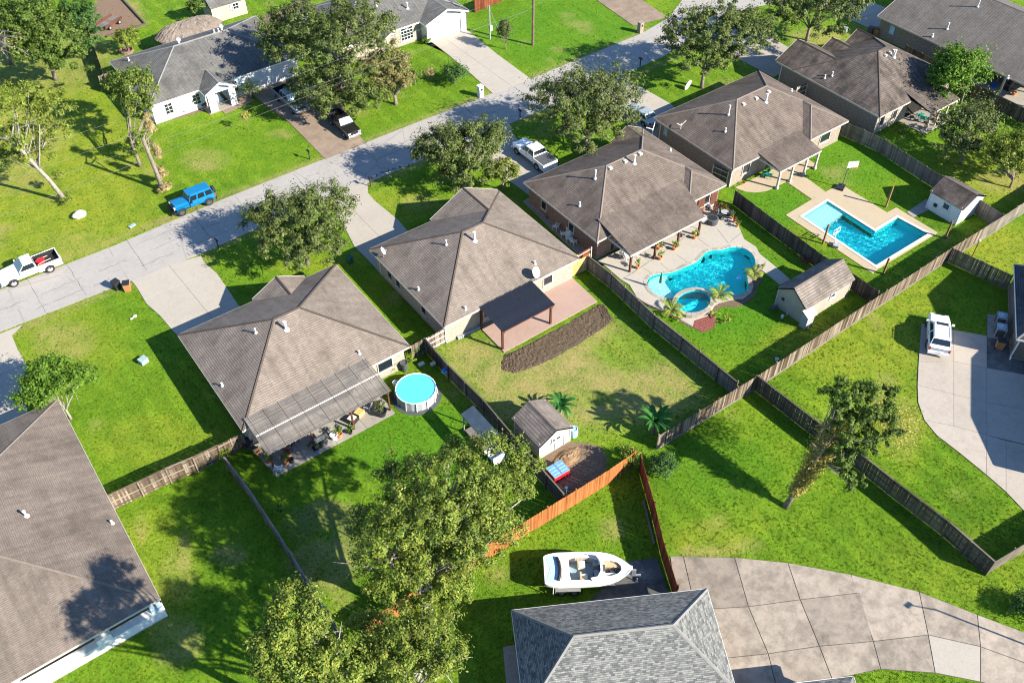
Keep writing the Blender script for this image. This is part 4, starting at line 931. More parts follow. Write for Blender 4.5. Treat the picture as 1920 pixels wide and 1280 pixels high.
door(n1.o, n1.loc(400, 172, 1)[0], -.4, 1.0, 2.05, '+y', 'blue_trim'); MB().bx(9.5, 1.15, -.1, 9.68, -.4, E_ - .2).build('porch_wall', 'white_wall', n1.o); MB().bx(12.0, 1.3, -.1, 13.0, 1.15, E_ - .2).build('porch_wall', 'white_wall', n1.o); MB().bx(9.5, 1.3, -.1, 10.3, 1.15, E_ - .2).build('porch_wall', 'white_wall', n1.o)
MB().bx(9.4, 1.4, -.05, 13.2, -.4, .1).build('porch_floor', 'patio', n1.o)
door(n1.o, 2.9, -.4, 4.9, 2.2, '+y', 'white', 'garage_door', 4); posts(n1.o, [(13.0, 1.25)], E_ - .15, .12, 'black')
EXCL.append([(17.6, 35.4), (21.8, 35.4), (21.8, 37.4), (17.6, 37.4)])
# house with the arched window
n2 = House('house', 'grey roofed white brick house with arched window and wide garage', 54.4, 35.6, E_, math.pi); L, D = 18.5, 12.4
n2.hip(L, D, .42); n2.gable_front(0, 6.95, .36, -1.2, .25, 0.0, 'white_wall'); n2.gable_front(11.0, 12.8, .5, -1.0, .2, 0.0, 'white_wall')
n2.finish('roof_grey', 'ridge_gy', 'brick_lt', [(.4, .4), (6.6, .4), (L - .4, .4), (L - .4, D - .4), (.4, D - .4)], [(0, -1.2), (6.95, -1.2), (6.95, 0), (L, 0), (L, D), (0, D)], 'white')
MB().bx(.35, 1.1, -.1, 6.6, -.5, E_ - .165).build('wall', 'white_wall', n2.o)
zf = lambda x, d: hipz(x, d, 18.5, 12.4, .42)
n2.pipe(706, 11, zf, .35); n2.pipe(764, 17, zf, .8, .1)
door(n2.o, 3.4, 1.1, 4.9, 2.2, '+y', 'white', 'garage_door', 4)
x = n2.loc(760, 62, 1.4)[0]; window(n2.o, x, -.4, 1.3, 1.9, 1.4, '+y', 'white', grid=(4, 3))
ar = [(x + .95 * math.cos(math.pi * i / 12), .7 * math.sin(math.pi * i / 12) + 2.0) for i in range(13)]
MB().add([(a, -.385, b) for a, b in ar], [tuple(range(13))]).build('arch_pane', 'glass', n2.o)
fr = MB().tube([(a, -.37, b) for a, b in ar], .05, 5)
for i in (3, 6, 9): fr.tube([(x, -.37, 2.0), (ar[i][0], -.37, ar[i][1])], .025, 4)
fr.build('arch_frame', 'white', n2.o)
EXCL.append([(47.3, 34.2), (54.4, 34.2), (54.4, 36), (47.3, 36)])
# house with the mixed grey shingles at the bottom edge
XB, YB = w(959, 1143, E_); RB = R(-29.7)
hb = House('house', 'house with mixed grey shingles at the bottom edge', XB, YB, E_, RB); L, D = 13.5, 7.1
hb.hip(L, D, .72)
q1, q2 = hb.loc(1600, 1267, E_), hb.loc(1462, 1280, E_)
wx, wd = q1[0], q1[1]
hb.add((8.2, 5.2, .95), (11.2, 5.2, .95), (11.2, 14, .95), (8.2, 14, .95)) if False else None
hb.add((wx - 6, wd, 0), (wx, wd, 0), (wx - 3, wd + 3, 1.5)); hb.add((wx, wd, 0), (wx, wd + 9, 0), (wx - 3, wd + 6, 1.5), (wx - 3, wd + 3, 1.5)); hb.add((wx - 6, wd + 9, 0), (wx - 6, wd, 0), (wx - 3, wd + 3, 1.5), (wx - 3, wd + 6, 1.5))
hb.finish('roof_mixed', 'ridge_gy', 'brick_tan', [(.4, .4), (L - .4, .4), (L - .4, D - .4), (wx - .4, wd + .4), (wx - .4, wd + 8.6), (.4, D + 7)], [(0, 0), (L, 0), (L, D), (wx, wd), (wx, wd + 9), (0, D + 7.4)], 'white')
# house at the right edge
hr = House('house', 'brick house with slate roof cut off by right edge', *w(1907, 635, E_), E_, R(34.3)); L, D = 10.3, 13
hr.hip(L, 10.3, .85); hr.hip(15, 8, .85, -13, 3.4)
hr.finish('roof_navy', 'ridge_gy', 'brick_brown', [(.42, .42), (L - .4, .42), (L - .4, 9.9), (1.8, 9.9), (1.8, 11), (-12.6, 11), (-12.6, 3.8), (.42, 3.8)], [(0, 0), (L, 0), (L, 10.3), (2, 10.3), (2, 11.4), (-13, 11.4), (-13, 3.4), (0, 3.4)], 'white')
MB().tube([(.05, -.3, 2.45), (.25, -.38, 2.2), (.36, -.38, .3), (.1, -.38, .08)], .07, 6).build('downspout', 'white', hr.o)

# ------------------------------------------------------------ pergolas, patio covers and sheds
pg = thing('pergola', 'weathered wooden lattice pergola over the back patio', 'pergola', .6, -12.5)
def pz(y): return 2.95 + (y + .0) * .1
SLAT = MB().box(0, 0, 0, 11.1, .078, .04).mesh('slat', 'wood_slat')
for i in range(33):
    y = -.02 - i * .125; piece('slat', SLAT, pg, (5.5, y, pz(y) + .12))
RAF = MB().add([(-.02, 0, .10), (.02, 0, .10), (.02, -4.1, -.31), (-.02, -4.1, -.31), (-.02, 0, -.03), (.02, 0, -.03), (.02, -4.1, -.44), (-.02, -4.1, -.44)], [(0, 3, 2, 1), (4, 5, 6, 7), (0, 1, 5, 4), (2, 3, 7, 6), (0, 4, 7, 3), (1, 2, 6, 5)]).mesh('rafter', 'wood_slat')
for i in range(25): piece('rafter', RAF, pg, (.05 + i * .458, 0, 2.98))
BAT = MB().box(0, -2.05, -.02, .05, 4.12, .03).mesh('batten', 'wood_slat')
for i in range(9):
    o = piece('batten', BAT, pg, (.3 + i * 1.31, 0, 3.13)); o.rotation_euler = (.1, 0, 0)
MB().bx(0, -2.1, 2.86, 11.05, -2.02, 2.915).build('ridge_strip', 'white', pg)
MB().bx(0, -3.86, 2.36, 11.05, -3.74, 2.54).build('beam', 'wood_slat', pg)
for i in range(6):
    q = []
posts(pg, [(.2, -3.8), (3.8, -3.8), (7.4, -3.8), (10.85, -3.8)], 2.36, .14, 'wood_dark')
pc = thing('patio_cover', 'dark corrugated metal patio cover on brown posts', 'patio cover', *w(942, 623, 2.45), 2.45)
for i in range(10):
    o = piece('roof_panel', PNL if i else (PNL := MB().add([v for k in range(5) for v in ((k * .145, 0, 0), (k * .145, 3.75, .34), (k * .145 + .05, 0, .035), (k * .145 + .05, 3.75, .375), (k * .145 + .095, 0, .035), (k * .145 + .095, 3.75, .375))], [(b, b + 2, b + 3, b + 1) for k in range(5) for b in (k * 6, k * 6 + 2)] + [(k * 6 + 4, k * 6 + 6, k * 6 + 7, k * 6 + 5) for k in range(4)]).mesh('roof_panel', 'metal_dark')), pc, (i * .575, 0, .012 * (i % 2)))
MB().bx(0, .08, -.2, 5.7, .22, -.02).bx(0, 3.5, .08, 5.7, 3.64, .26).build('beam', 'wood_dark', pc)
posts(pc, [(.15, .2), (5.55, .2), (.15, 3.5), (5.55, 3.5)], 0, .18, 'wood_dark', z0=-2.45)
for x, y in ((.15, .2), (5.55, .2)): MB().tube([(x + (.5 if x < 1 else .45), .2, -.12), (x, .2, -.6)], .05, 4).build('brace', 'wood_dark', pc)

def shed(name, label, x0, y0, x1, y1, e, ridge, axis, wall, roof, over=.18, trim='white', shade=None):
    o = thing(name, label, 'shed', (x0 + x1) / 2, (y0 + y1) / 2); a, b = (x1 - x0) / 2, (y1 - y0) / 2
    f = (lambda p, q, z: (p, q, z)) if axis == 'x' else (lambda p, q, z: (-q, p, z))
    la, lb = (a, b) if axis == 'x' else (b, a)
    mb = MB(); P = [f(-la, -lb, 0), f(la, -lb, 0), f(la, lb, 0), f(-la, lb, 0), f(-la, -lb, e), f(la, -lb, e), f(la, lb, e), f(-la, lb, e), f(-la, 0, ridge - .06), f(la, 0, ridge - .06)]
    mb.add(P, [(0, 1, 5, 4), (2, 3, 7, 6), (1, 2, 6, 9, 5), (3, 0, 4, 8, 7)]); mb.build('wall', wall, o)
    s_ = (ridge - e) / lb; A, B = la + over, lb + over; ez = ridge - s_ * B; rb = MB()
    for sg in (-1, 1):
        q = [f(-A, sg * B, ez), f(A, sg * B, ez), f(A, 0, ridge), f(-A, 0, ridge)]
        if sg > 0: q = q[::-1]
        rb.poly(q); rb.poly([(p[0], p[1], p[2] - .07) for p in q[::-1]])
        rb.add([q[0], q[1], (q[1][0], q[1][1], q[1][2] - .07), (q[0][0], q[0][1], q[0][2] - .07)], [(3, 2, 1, 0)]) if sg < 0 else rb.add([q[2], q[3], (q[3][0], q[3][1], q[3][2] - .07), (q[2][0], q[2][1], q[2][2] - .07)], [(3, 2, 1, 0)])
    r = rb.build('roof', roof, o)
    MB().add([f(-A, -.13, ridge - .035), f(-A, 0, ridge + .03), f(-A, .13, ridge - .035), f(A, -.13, ridge - .035), f(A, 0, ridge + .03), f(A, .13, ridge - .035)], [(0, 3, 4, 1), (1, 4, 5, 2)]).build('ridge_cap', 'ridge_lt', r)
    tb = MB()
    for p, q in ((-la, -lb), (la, -lb), (la, lb), (-la, lb)):
        c = f(p, q, 0); tb.box(c[0], c[1], e / 2, .09, .09, e)
    for sx in (-1, 1):
        for sg in (-1, 1):
            tb.add([f(sx * (A + .02), sg * B, ez + .01), f(sx * (A + .02), 0, ridge + .01), f(sx * (A + .02), 0, ridge - .13), f(sx * (A + .02), sg * B, ez - .13)], [(0, 1, 2, 3), (3, 2, 1, 0)])
    tb.build('corner_trim', trim, o)
    MB().box(0, 0, -.02, 2 * a - .1, 2 * b - .1, .1).build('floor_frame', 'wood_post', o)
    EXCL.append([(x0, y0), (x1, y0), (x1, y1), (x0, y1)]); return o
s3 = shed('garden_shed', 'small grey shed with gable roof in the dry yard', 18.45, -27.85, 21.55, -24.5, 2.0, 2.85, 'y', 'grey_wall', 'shed_shingle')
window(s3, .1, -1.675, 1.45, .95, .5, '-y', 'white', grid=(2, 1)); MB().box(0, -1.70, .9, .04, .05, 1.7).box(.95, -1.70, .9, .04, .05, 1.7).build('door_batten', 'white', s3)
s4 = shed('garden_shed', 'grey shed with tan front wall beside freeform pool lawn', 47.1, -29.95, 53.5, -26.75, 2.25, 3.4, 'x', 'tan_wall', 'shed_shingle', trim='trim')
window(s4, .6, -1.6, 1.5, .7, .6, '-y', 'white'); MB().box(-3.0, -1.95, .75, .95, .7, 1.5).build('lean_to', 'midgrey', s4); MB().add([(-3.6, -2.45, 1.5), (-2.4, -2.45, 1.5), (-2.4, -1.6, 1.95), (-3.6, -1.6, 1.95)], [(0, 1, 2, 3)]).build('lean_to_roof', 'white', s4)
MB().box(-3.22, .9, 1.3, .06, .3, .3).build('wall_lamp', 'black', s4)
s5 = shed('garden_shed', 'white shed with dark shingle roof in pool corner', 70.75, -29.65, 74.4, -26.05, 2.25, 3.2, 'y', 'white', 'roof_dark')
window(s5, -1.825, -.2, 1.45, .8, .75, '-x', 'white', gl='glass_blue'); MB().box(-1.9, .9, .95, .12, .35, .35).build('hose_reel', 'black', s5)
sx_, sy_ = w(436, 34); s6 = shed('garden_shed', 'cream cottage shed beyond grey roofed white house', sx_ - 2.6, sy_, sx_ + 2.2, sy_ + 3.2, 2.3, 3.4, 'x', 'cream_wall', 'roof_grey')
window(s6, 1.0, -1.6, 1.5, .9, .9, '-y', 'white', grid=(2, 2)); MB().box(.3, -1.63, 1.5, .3, .05, 1).box(1.7, -1.63, 1.5, .3, .05, 1).build('shutter', 'midgrey', s6)
# thatched hut
th = thing('thatched_hut', 'thatched open hut behind the grey roofed white house', 'hut', 22.9, 53.0)
rings = []
for k, (t, z) in enumerate(((1.0, 1.75), (1.04, 1.95), (.86, 2.35), (.6, 2.8), (.34, 3.1), (.12, 3.25))):
    rings.append([(4.3 * max(.0, (abs(math.cos(a)) ** .6) * (1 if math.cos(a) > 0 else -1)) * 1 * (t if k else .96) * (1 + rnd.uniform(-.02, .02)) if False else 4.3 * math.copysign(abs(math.cos(a)) ** .7, math.cos(a)) * (t * .55 + .45 if k > 1 else t) * (1 + rnd.uniform(-.02, .02)), 2.0 * math.copysign(abs(math.sin(a)) ** .8, math.sin(a)) * t, z + rnd.uniform(-.1, .1)) for a in (2 * math.pi * i / 56 for i in range(56))])
mb = MB(); mb.loft(rings); mb.build('thatched_roof', 'thatch', th)
fr = MB()
for i in range(900):
    a = rnd.uniform(0, 2 * math.pi); t = rnd.uniform(.2, 1.03); z = 3.25 - 1.4 * t + .08
    x, y = 4.3 * math.copysign(abs(math.cos(a)) ** .7, math.cos(a)) * (t * .55 + .45), 2.0 * math.copysign(abs(math.sin(a)) ** .8, math.sin(a)) * t
    dx, dy = x * .10 / 4.3 * 2, y * .22; q = rnd.uniform(.03, .07)
    fr.add([(x - q, y + q, z + .03), (x + q, y - q, z + .03), (x + dx, y + dy, z - .22)], [(0, 1, 2)])
fo = fr.build('loose_fronds', 'thatch', th); fo['kind'] = 'stuff'
posts(th, [(-3.6, -1.4), (3.6, -1.4), (-3.6, 1.4), (3.6, 1.4)], 2.0, .16, 'wood_post')
# ------------------------------------------------------------ fences
_bm = {}
def board_mesh(mat, h, wd=.138):
    k = (mat, h, wd)
    if k not in _bm:
        hw = wd / 2; P = [(-hw, -.01, .03), (hw, -.01, .03), (hw, -.01, h - .03), (hw - .03, -.01, h), (-hw + .03, -.01, h), (-hw, -.01, h - .03)]
        P2 = [(x, .01, z) for x, y, z in P]; n = 6
        _bm[k] = MB().add(P + P2, [tuple(range(n)), tuple(range(2 * n - 1, n - 1, -1))] + [(i, n + i, n + (i + 1) % n, (i + 1) % n) for i in range(n)]).mesh('board', mat)
    return _bm[k]
def fence(name, label, pts, h=1.83, mat='wood_w', joined=False, rails=1, kick=False, pmat=None, group=None, post_up=.05, pitch=.146, cap=0, tall=None):
    """pts: line of the fence on the ground; rails: side (+1 left of the line, -1 right) on which posts and rails stand"""
    o = thing(name, label, 'fence', pts[0][0], pts[0][1], group=group); ox, oy = pts[0]; nb = 0; jm = MB(); pmat = pmat or mat
    for a, b in zip(pts, pts[1:]):
        l = math.dist(a, b); ux, uy = (b[0] - a[0]) / l, (b[1] - a[1]) / l; rz = math.atan2(uy, ux); nx, ny = -uy * rails, ux * rails
        n = max(1, int(l / pitch))
        for i in range(n):
            t = (i + .5) * l / n; x, y = a[0] + ux * t - ox, a[1] + uy * t - oy; sc = rnd.uniform(.985, 1.015); z = rnd.uniform(-.01, .01); lean = rnd.uniform(-.012, .012)
            if joined or nb >= 298:
                b0 = len(jm.v); jm.box(x, y, h * sc / 2 + .02, .138, .022, h * sc - .02, rz)
            else:
                k = piece('board', board_mesh(mat, h), o, (x, y, z), rz, (1, 1, sc)); k.rotation_euler = (0, lean, rz); nb += 1
        m = max(1, round(l / 2.4))
        for i in range(m + 1):
            t = i * l / m; x, y = a[0] + ux * t - ox + nx * .075, a[1] + uy * t - oy + ny * .075
            hh = h + post_up + (tall if tall and i % 2 else 0)
            piece('post', PM[pmat, round(hh, 2)] if (pmat, round(hh, 2)) in PM else PM.setdefault((pmat, round(hh, 2)), MB().box(0, 0, hh / 2, .1, .1, hh).mesh('post', pmat)), o, (x, y, 0), rz)
        for z in (.3, .95, 1.6):
            if z < h: piece('rail', MB().box(0, 0, 0, l, .04, .09).mesh('rail', pmat), o, ((a[0] + b[0]) / 2 - ox + nx * .033, (a[1] + b[1]) / 2 - oy + ny * .033, z), rz)
        if kick: piece('kickboard', MB().box(0, 0, 0, l, .035, .2).mesh('kickboard', 'wood_slat'), o, ((a[0] + b[0]) / 2 - ox - nx * .035, (a[1] + b[1]) / 2 - oy - ny * .035, .1), rz)
        if cap: piece('cap_rail', MB().box(0, 0, 0, l, .13, .035).mesh('cap_rail', pmat), o, ((a[0] + b[0]) / 2 - ox + nx * .02, (a[1] + b[1]) / 2 - oy + ny * .02, h + .035), rz)
    if jm.v: k = jm.build('boards', _joined.get(mat, mat), o); k['kind'] = 'stuff'
    return o
_joined = {'wood_w': 'wood_gi', 'wood_g': 'wood_gi', 'wood_dko': 'wood_dk'}; PM = {}
wt = lambda l, z=1.83: ws(l, z)
RB0, RB1, RB2 = w(1232, 842), w(1413, 731), w(1774, 491)
fence('fence', 'long weathered brown fence with pale kickboard behind the pool yards', [RB0, RB1, RB2, w(1872, 430), w(1990, 352)], mat='wood_w', rails=1, kick=True)
fence('fence', 'orange stained fence between the dry yard and parked boat', [w(1189, 873), w(1130, 914), w(973, 1011), w(800, 1121), w(690, 1193)], mat='wood_or', rails=-1, h=1.95)
fence('fence', 'red stained fence beside the boat', [w(1197, 880), w(1222, 968), w(1240, 1045), w(1264, 1122)], mat='wood_rd', rails=1, h=1.9)
fence('fence', 'grey fence slanting from the long fence to the curved driveway', [RB1, w(1517, 812), w(1617, 888), w(1663, 925), w(1767, 1005), w(1848, 1077)], mat='wood_dko', rails=-1, cap=1)
fence('fence', 'grey fence running off the right edge near curved driveway', [w(1848, 1077), w(1925, 1031), w(2010, 978)], mat='wood_g', rails=1)
fence('fence', 'grey fence from the long fence to the slate roofed house', [w(1774, 491), w(1830, 517), w(1885, 543)], mat='wood_g', rails=1)
fence('fence', 'old weathered fence between bottom left roof and pergola house', [w(216, 954), w(270, 929), w(322, 904), w(372, 883), w(417, 861)], mat='wood_w', rails=-1, cap=1)
fence('fence', 'weathered fence stub at the corner of pergola house', [w(417, 861), w(462, 838)], mat='wood_w', rails=-1)
fence('fence', 'thin grey fence between the two shaded lower left yards', wt([(421, 857), (467, 917), (520, 997), (567, 1071), (622, 1160), (660, 1222)]), mat='wood_g', rails=-1, joined=True, cap=1)
fence('fence', 'dark fence between lattice pergola yard and the dry yard', wt([(797, 634), (840, 684), (907, 750), (993, 852), (1058, 926)]), mat='wood_dko', rails=-1, joined=True, cap=1)
fence('fence', 'fence with posts between the dry yard and freeform pool', wt([(1103, 480), (1147, 514), (1227, 590), (1280, 632), (1384, 717)]), mat='wood_g', rails=-1, joined=True, tall=.25, cap=1)
fence('fence', 'dark fence between freeform pool and L-shaped pool', wt([(1379, 357), (1445, 407), (1547, 482), (1578, 498), (1647, 546)]), mat='wood_dko', rails=1, joined=True)
fence('fence', 'grey fence between L-shaped pool lawn and shady tree yard', wt([(1580, 226), (1660, 262), (1737, 312), (1827, 367), (1880, 402)]), mat='wood_g', rails=1, joined=True)
fence('fence', 'brown fence below the far right patio', wt([(1827, 157), (1920, 203), (1990, 240)]), mat='wood_dko', rails=1, joined=True)
fence('fence', 'brown fence between the two upper right houses', wt([(1700, 85), (1758, 115), (1827, 157)]), mat='wood_dko', rails=1, joined=True)
fence('fence', 'new yellow pine fence between tan house and red brick house', [w(1072, 519), w(1104, 504)], mat='wood_new', rails=1)
fence('gate', 'pale wooden gate beside the pergola house corner', wt([(770, 648), (797, 634)]), mat='wood_w', rails=-1)
fence('gate', 'pale white framed gate at the corner of tan house', wt([(799, 634), (836, 614)]), mat='wood_w', rails=-1, pmat='white')
fence('gate', 'narrow red brown gate at the red brick house corner', wt([(1082, 478), (1108, 463)]), mat='wood_rd', rails=-1, pmat='trim')
fence('gate', 'dark gate between the two brown roofed pool houses', [w(1334, 335), w(1362, 348)], mat='wood_dko', rails=-1, pmat='trim')
fence('gate', 'short pale gate between stepped gable house and pool house', wt([(1494, 164), (1514, 156)]), mat='wood_w', rails=-1, pmat='trim')
fence('fence', 'red wooden fence panel beside the wide garage', [w(891, 24), w(928, 8), w(960, -6)], mat='wood_rd', rails=1)
fence('fence', 'dark fence beside the bare dirt yard in upper left', wt([(165, 58), (190, 128), (198, 152)]), mat='wood_dko', rails=-1, joined=True)
fence('fence', 'grey fence end beside the grey roofed white house', [w(193, 168), w(222, 158)], mat='wood_g', rails=-1)
fence('fence', 'dark fence behind the large dark oak', wt([(490, 30), (520, 20), (580, -10)]), mat='wood_dko', rails=1, joined=True)
# timber edging of the bare yard
ed = thing('timber_edging', 'dark timber edging around the bare dirt yard', 'edging', *w(270, 46))
ox, oy = w(270, 46)
for a, b in ((w(225, -5), w(273, 47)), (w(273, 47), w(200, 70))): MB().box((a[0] + b[0]) / 2 - ox, (a[1] + b[1]) / 2 - oy, .12, math.dist(a, b), .2, .25, math.atan2(b[1] - a[1], b[0] - a[0])).build('beam', 'wood_dk', ed)

# ------------------------------------------------------------ vehicles: local x forward, y left, z up
def ring(x, hw, zb, zt, tw=.82, zm=None, r=.1):
    zm = zm if zm is not None else (zb + zt) / 2 + .1
    return [(x, -hw * .86, zb), (x, -hw, zb + .12), (x, -hw, zm), (x, -hw * (tw + .1), zt - .05), (x, -hw * tw, zt), (x, 0, zt + .02), (x, hw * tw, zt), (x, hw * (tw + .1), zt - .05), (x, hw, zm), (x, hw, zb + .12), (x, hw * .86, zb), (x, 0, zb)]
def wheel(par, x, y, r, wd=.24, rim='rim'):
    s_ = 1 if y > 0 else -1; mb = MB(); n = 18
    P = [(.62, -.5), (.94, -.5), (1, -.36), (1, .36), (.94, .5), (.62, .5)]
    o = bpy.data.objects.new('wheel', None); o.location = (x, y, r); link(o, par)
    rg = [[(r * k * math.cos(2 * math.pi * j / n), wd * q, r * k * math.sin(2 * math.pi * j / n)) for k, q in P] for j in range(n)]
    for j in range(n):
        b = len(mb.v); mb.v += rg[j]
    for j in range(n):
        for q in range(5): a, b = j * 6 + q, ((j + 1) % n) * 6 + q; mb.f.append((a, a + 1, b + 1, b)); mb.mi.append(0)
    mb.build('tyre', 'rubber', o, smooth=False, uv=False)
    rm = MB(); c = [(r * .63 * math.cos(2 * math.pi * j / 12), s_ * wd * .36, r * .63 * math.sin(2 * math.pi * j / 12)) for j in range(12)]
    rm.poly(c if s_ < 0 else c[::-1])
    for j in range(5):
        a = 2 * math.pi * j / 5; rm.box(0, 0, 0, .001, .001, .001); v = Vector((math.cos(a), 0, math.sin(a))); t = Vector((-math.sin(a), 0, math.cos(a)))
        p = [v * r * .1 + t * .05, v * r * .6 + t * .04, v * r * .6 - t * .04, v * r * .1 - t * .05]; rm.add([(q.x, s_ * wd * .44, q.z) for q in p], [(0, 1, 2, 3) if s_ < 0 else (3, 2, 1, 0)])
    rm.build('rim', rim, o, uv=False)
    return o
def glass(par, name, q, mat='glass', off=.012):
    q = [Vector(p) for p in q]; n = (q[1] - q[0]).cross(q[2] - q[0]).normalized(); c = sum(q, Vector()) / len(q)
    if n.dot(c - Vector((c.x * .6, 0, .9))) < 0: n = -n; q = q[::-1]
    MB().poly([tuple(c + (p - c) * .93 + n * off) for p in q]).build(name, mat, par, uv=False)
def vehicle(name, label, cat, x, y, rz, paint, L=4.8, W=1.85, hood=1.05, roof=1.75, zb=.32, wb=2.9, wr=.36, cab=(.9, -1.9), slant=(.55, .35), belt=1.08, stations=None, bed=None, doors=2, shade=None, top=None, wind='glass', rear='glass', rim='rim', flare=None, group=None, bump=None, sidewin=None, rails=False, bedmat='black', lower=None):
    o = thing(name, label, cat, x, y, 0, rz, group); hw = W / 2; hl = L / 2
    xr = bed if bed is not None else -hl + .06
    st = stations or [(hl - .02, .80, .42, hood - .28), (hl - .18, .93, .34, hood - .14), (hl - .6, .98, zb, hood - .04), (cab[0] + .1, 1, zb, hood + .04), (0, 1, zb, belt), (xr + .5, 1, zb, belt), (xr + .12, .97, zb + .04, belt - .02), (xr, .93, zb + .1, belt - .1)]
    if bed is not None: st = [s_ for s_ in st if s_[0] > xr + .3] + [(xr, 1, zb, belt)]
    body = MB(); body.loft([ring(a, hw * k, b, t) for a, k, b, t in st][::-1])
    body.build('body', paint, o, smooth=False, uv=False)
    # cabin: painted shell with panes standing proud of it
    f, r = cab; bf, br = f, r; tf, tr = f - slant[0], r + slant[1]; wb_, wt_ = hw * .93, hw * .76
    B = [(bf, -wb_, belt - .05), (bf, wb_, belt - .05), (br, wb_, belt - .05), (br, -wb_, belt - .05)]; T = [(tf, -wt_, roof - .06), (tf, wt_, roof - .06), (tr, wt_, roof - .06), (tr, -wt_, roof - .06)]
    k = .05; TT = [(tf - .12, -wt_ + .08, roof), (tf - .12, wt_ - .08, roof), (tr + .1, wt_ - .08, roof), (tr + .1, -wt_ + .08, roof)]
    cb = MB(); cb.loft([B, T, TT]); cb.build('cabin', top or paint, o, uv=False)
    lift = lambda a, b, t: tuple(a[i] + (b[i] - a[i]) * t for i in range(3))
    glass(o, 'windscreen', [lift(B[0], T[0], .08), lift(B[1], T[1], .08), T[1], T[0]], shade or wind)
    glass(o, 'rear_window', [lift(B[3], T[3], .25), lift(B[2], T[2], .25), lift(B[2], T[2], .95), lift(B[3], T[3], .95)], rear)
    n = doors
    for sd in (0, 1):
        b0, b1, t0, t1 = (B[0], B[3], T[0], T[3]) if sd == 0 else (B[1], B[2], T[1], T[2])
        for i in range(n):
            u0, u1 = i / n + .02, (i + 1) / n - .02
            glass(o, 'window', [lift(lift(b0, b1, u0), lift(t0, t1, u0), .14), lift(lift(b0, b1, u1), lift(t0, t1, u1), .14), lift(lift(b0, b1, u1), lift(t0, t1, u1), .92), lift(lift(b0, b1, u0), lift(t0, t1, u0), .92)])
            s_ = -1 if sd == 0 else 1; xx = bf + (br - bf) * (i + .85) / n
            MB().box(xx, s_ * (hw + .015), belt - .18, .2, .03, .05).build('door_handle', 'chrome' if not top else paint, o, uv=False)
            xs = bf + (br - bf) * (i + 1) / n
            MB().box(xs, s_ * (hw + .002), (belt + zb) / 2 + .05, .015, .012, belt - zb - .25).build('door_seam', 'darkgrey', o, uv=False)
        s_ = -1 if sd == 0 else 1
        MB().box(bf - .25, s_ * (hw + .14), belt + .08, .12, .22, .17).build('mirror', paint if paint != 'car_blue' else 'black', o, uv=False)
    wx = hl - (L - wb) * .45
    for xx in (wx, wx - wb):
        for s_ in (-1, 1):
            wheel(o, xx, s_ * (hw - .10), wr, .25, rim)
            ar = MB(); m = 10; ro, ri = wr + .10, wr + .03; yy = s_ * (hw + .004)
            ar.add([(xx + ro * math.cos(math.pi * j / m), yy, max(zb + .02, wr + ro * math.sin(math.pi * j / m) - .02)) for j in range(m + 1)], [tuple(range(m + 1)) if s_ < 0 else tuple(range(m, -1, -1))]); ar.build('wheel_arch', 'black', o, uv=False)
            if flare:
                fl = MB()
                for j in range(m):
                    a0, a1 = math.pi * j / m, math.pi * (j + 1) / m; R0, R1 = ro, ro + .08
                    fl.add([(xx + R0 * math.cos(a0), yy + s_ * .1, wr + R0 * math.sin(a0)), (xx + R0 * math.cos(a1), yy + s_ * .1, wr + R0 * math.sin(a1)), (xx + R1 * math.cos(a1), yy - s_ * .02, wr + R1 * math.sin(a1)), (xx + R1 * math.cos(a0), yy - s_ * .02, wr + R1 * math.sin(a0))], [(0, 1, 2, 3), (3, 2, 1, 0)])
                fl.build('fender_flare', flare, o, uv=False)
    for s_ in (-1, 1):
        MB().box(hl - .10, s_ * hw * .66, hood - .26, .16, .36, .16).build('headlight', 'lens', o, uv=False)
        MB().box(-hl + .06, s_ * hw * .86, belt - .22, .10, .16, .30).build('taillight', 'lens_red', o, uv=False)
    MB().box(hl - .03, 0, hood - .30, .08, W * .5, .2).build('grille', 'black', o, uv=False)
    MB().box(hl + .02, 0, .48, .16, W * .92, .2).build('bumper', bump or paint, o, uv=False); MB().box(-hl - .01, 0, .50, .16, W * .92, .2).build('bumper', bump or paint, o, uv=False)
    MB().box(-hl - .085, 0, .66, .02, .5, .16).build('number_plate', 'white', o, uv=False)
    if bed is not None:
        bl = xr + hl; b = MB()
        b.bx(-hl, -hw, zb, xr, -hw + .09, belt).bx(-hl, hw - .09, zb, xr, hw, belt).bx(-hl, -hw + .09, zb, -hl + .08, hw - .09, belt - .02); b.build('bed', paint, o, uv=False)
        MB().bx(-hl + .08, -hw + .09, zb, xr, hw - .09, .72).build('bed_floor', bedmat, o, uv=False)
        ln = MB(); ln.bx(-hl + .08, -hw + .09, .7, xr - .02, -hw + .11, belt - .03).bx(-hl + .08, hw - .11, .7, xr - .02, hw - .09, belt - .03).bx(xr - .05, -hw + .1, .7, xr - .02, hw - .1, belt - .03).bx(-hl + .08, -hw + .1, .7, -hl + .11, hw - .1, belt - .05); ln.build('bed_liner', bedmat, o, uv=False)
    if rails:
        for s_ in (-1, 1): MB().tube([(tf - .3, s_ * (wt_ - .05), roof + .01), (tf - .4, s_ * (wt_ - .05), roof + .07), (tr + .3, s_ * (wt_ - .05), roof + .07), (tr + .2, s_ * (wt_ - .05), roof + .01)], .022, 5).build('roof_rail', 'white', o, uv=False)
    return o
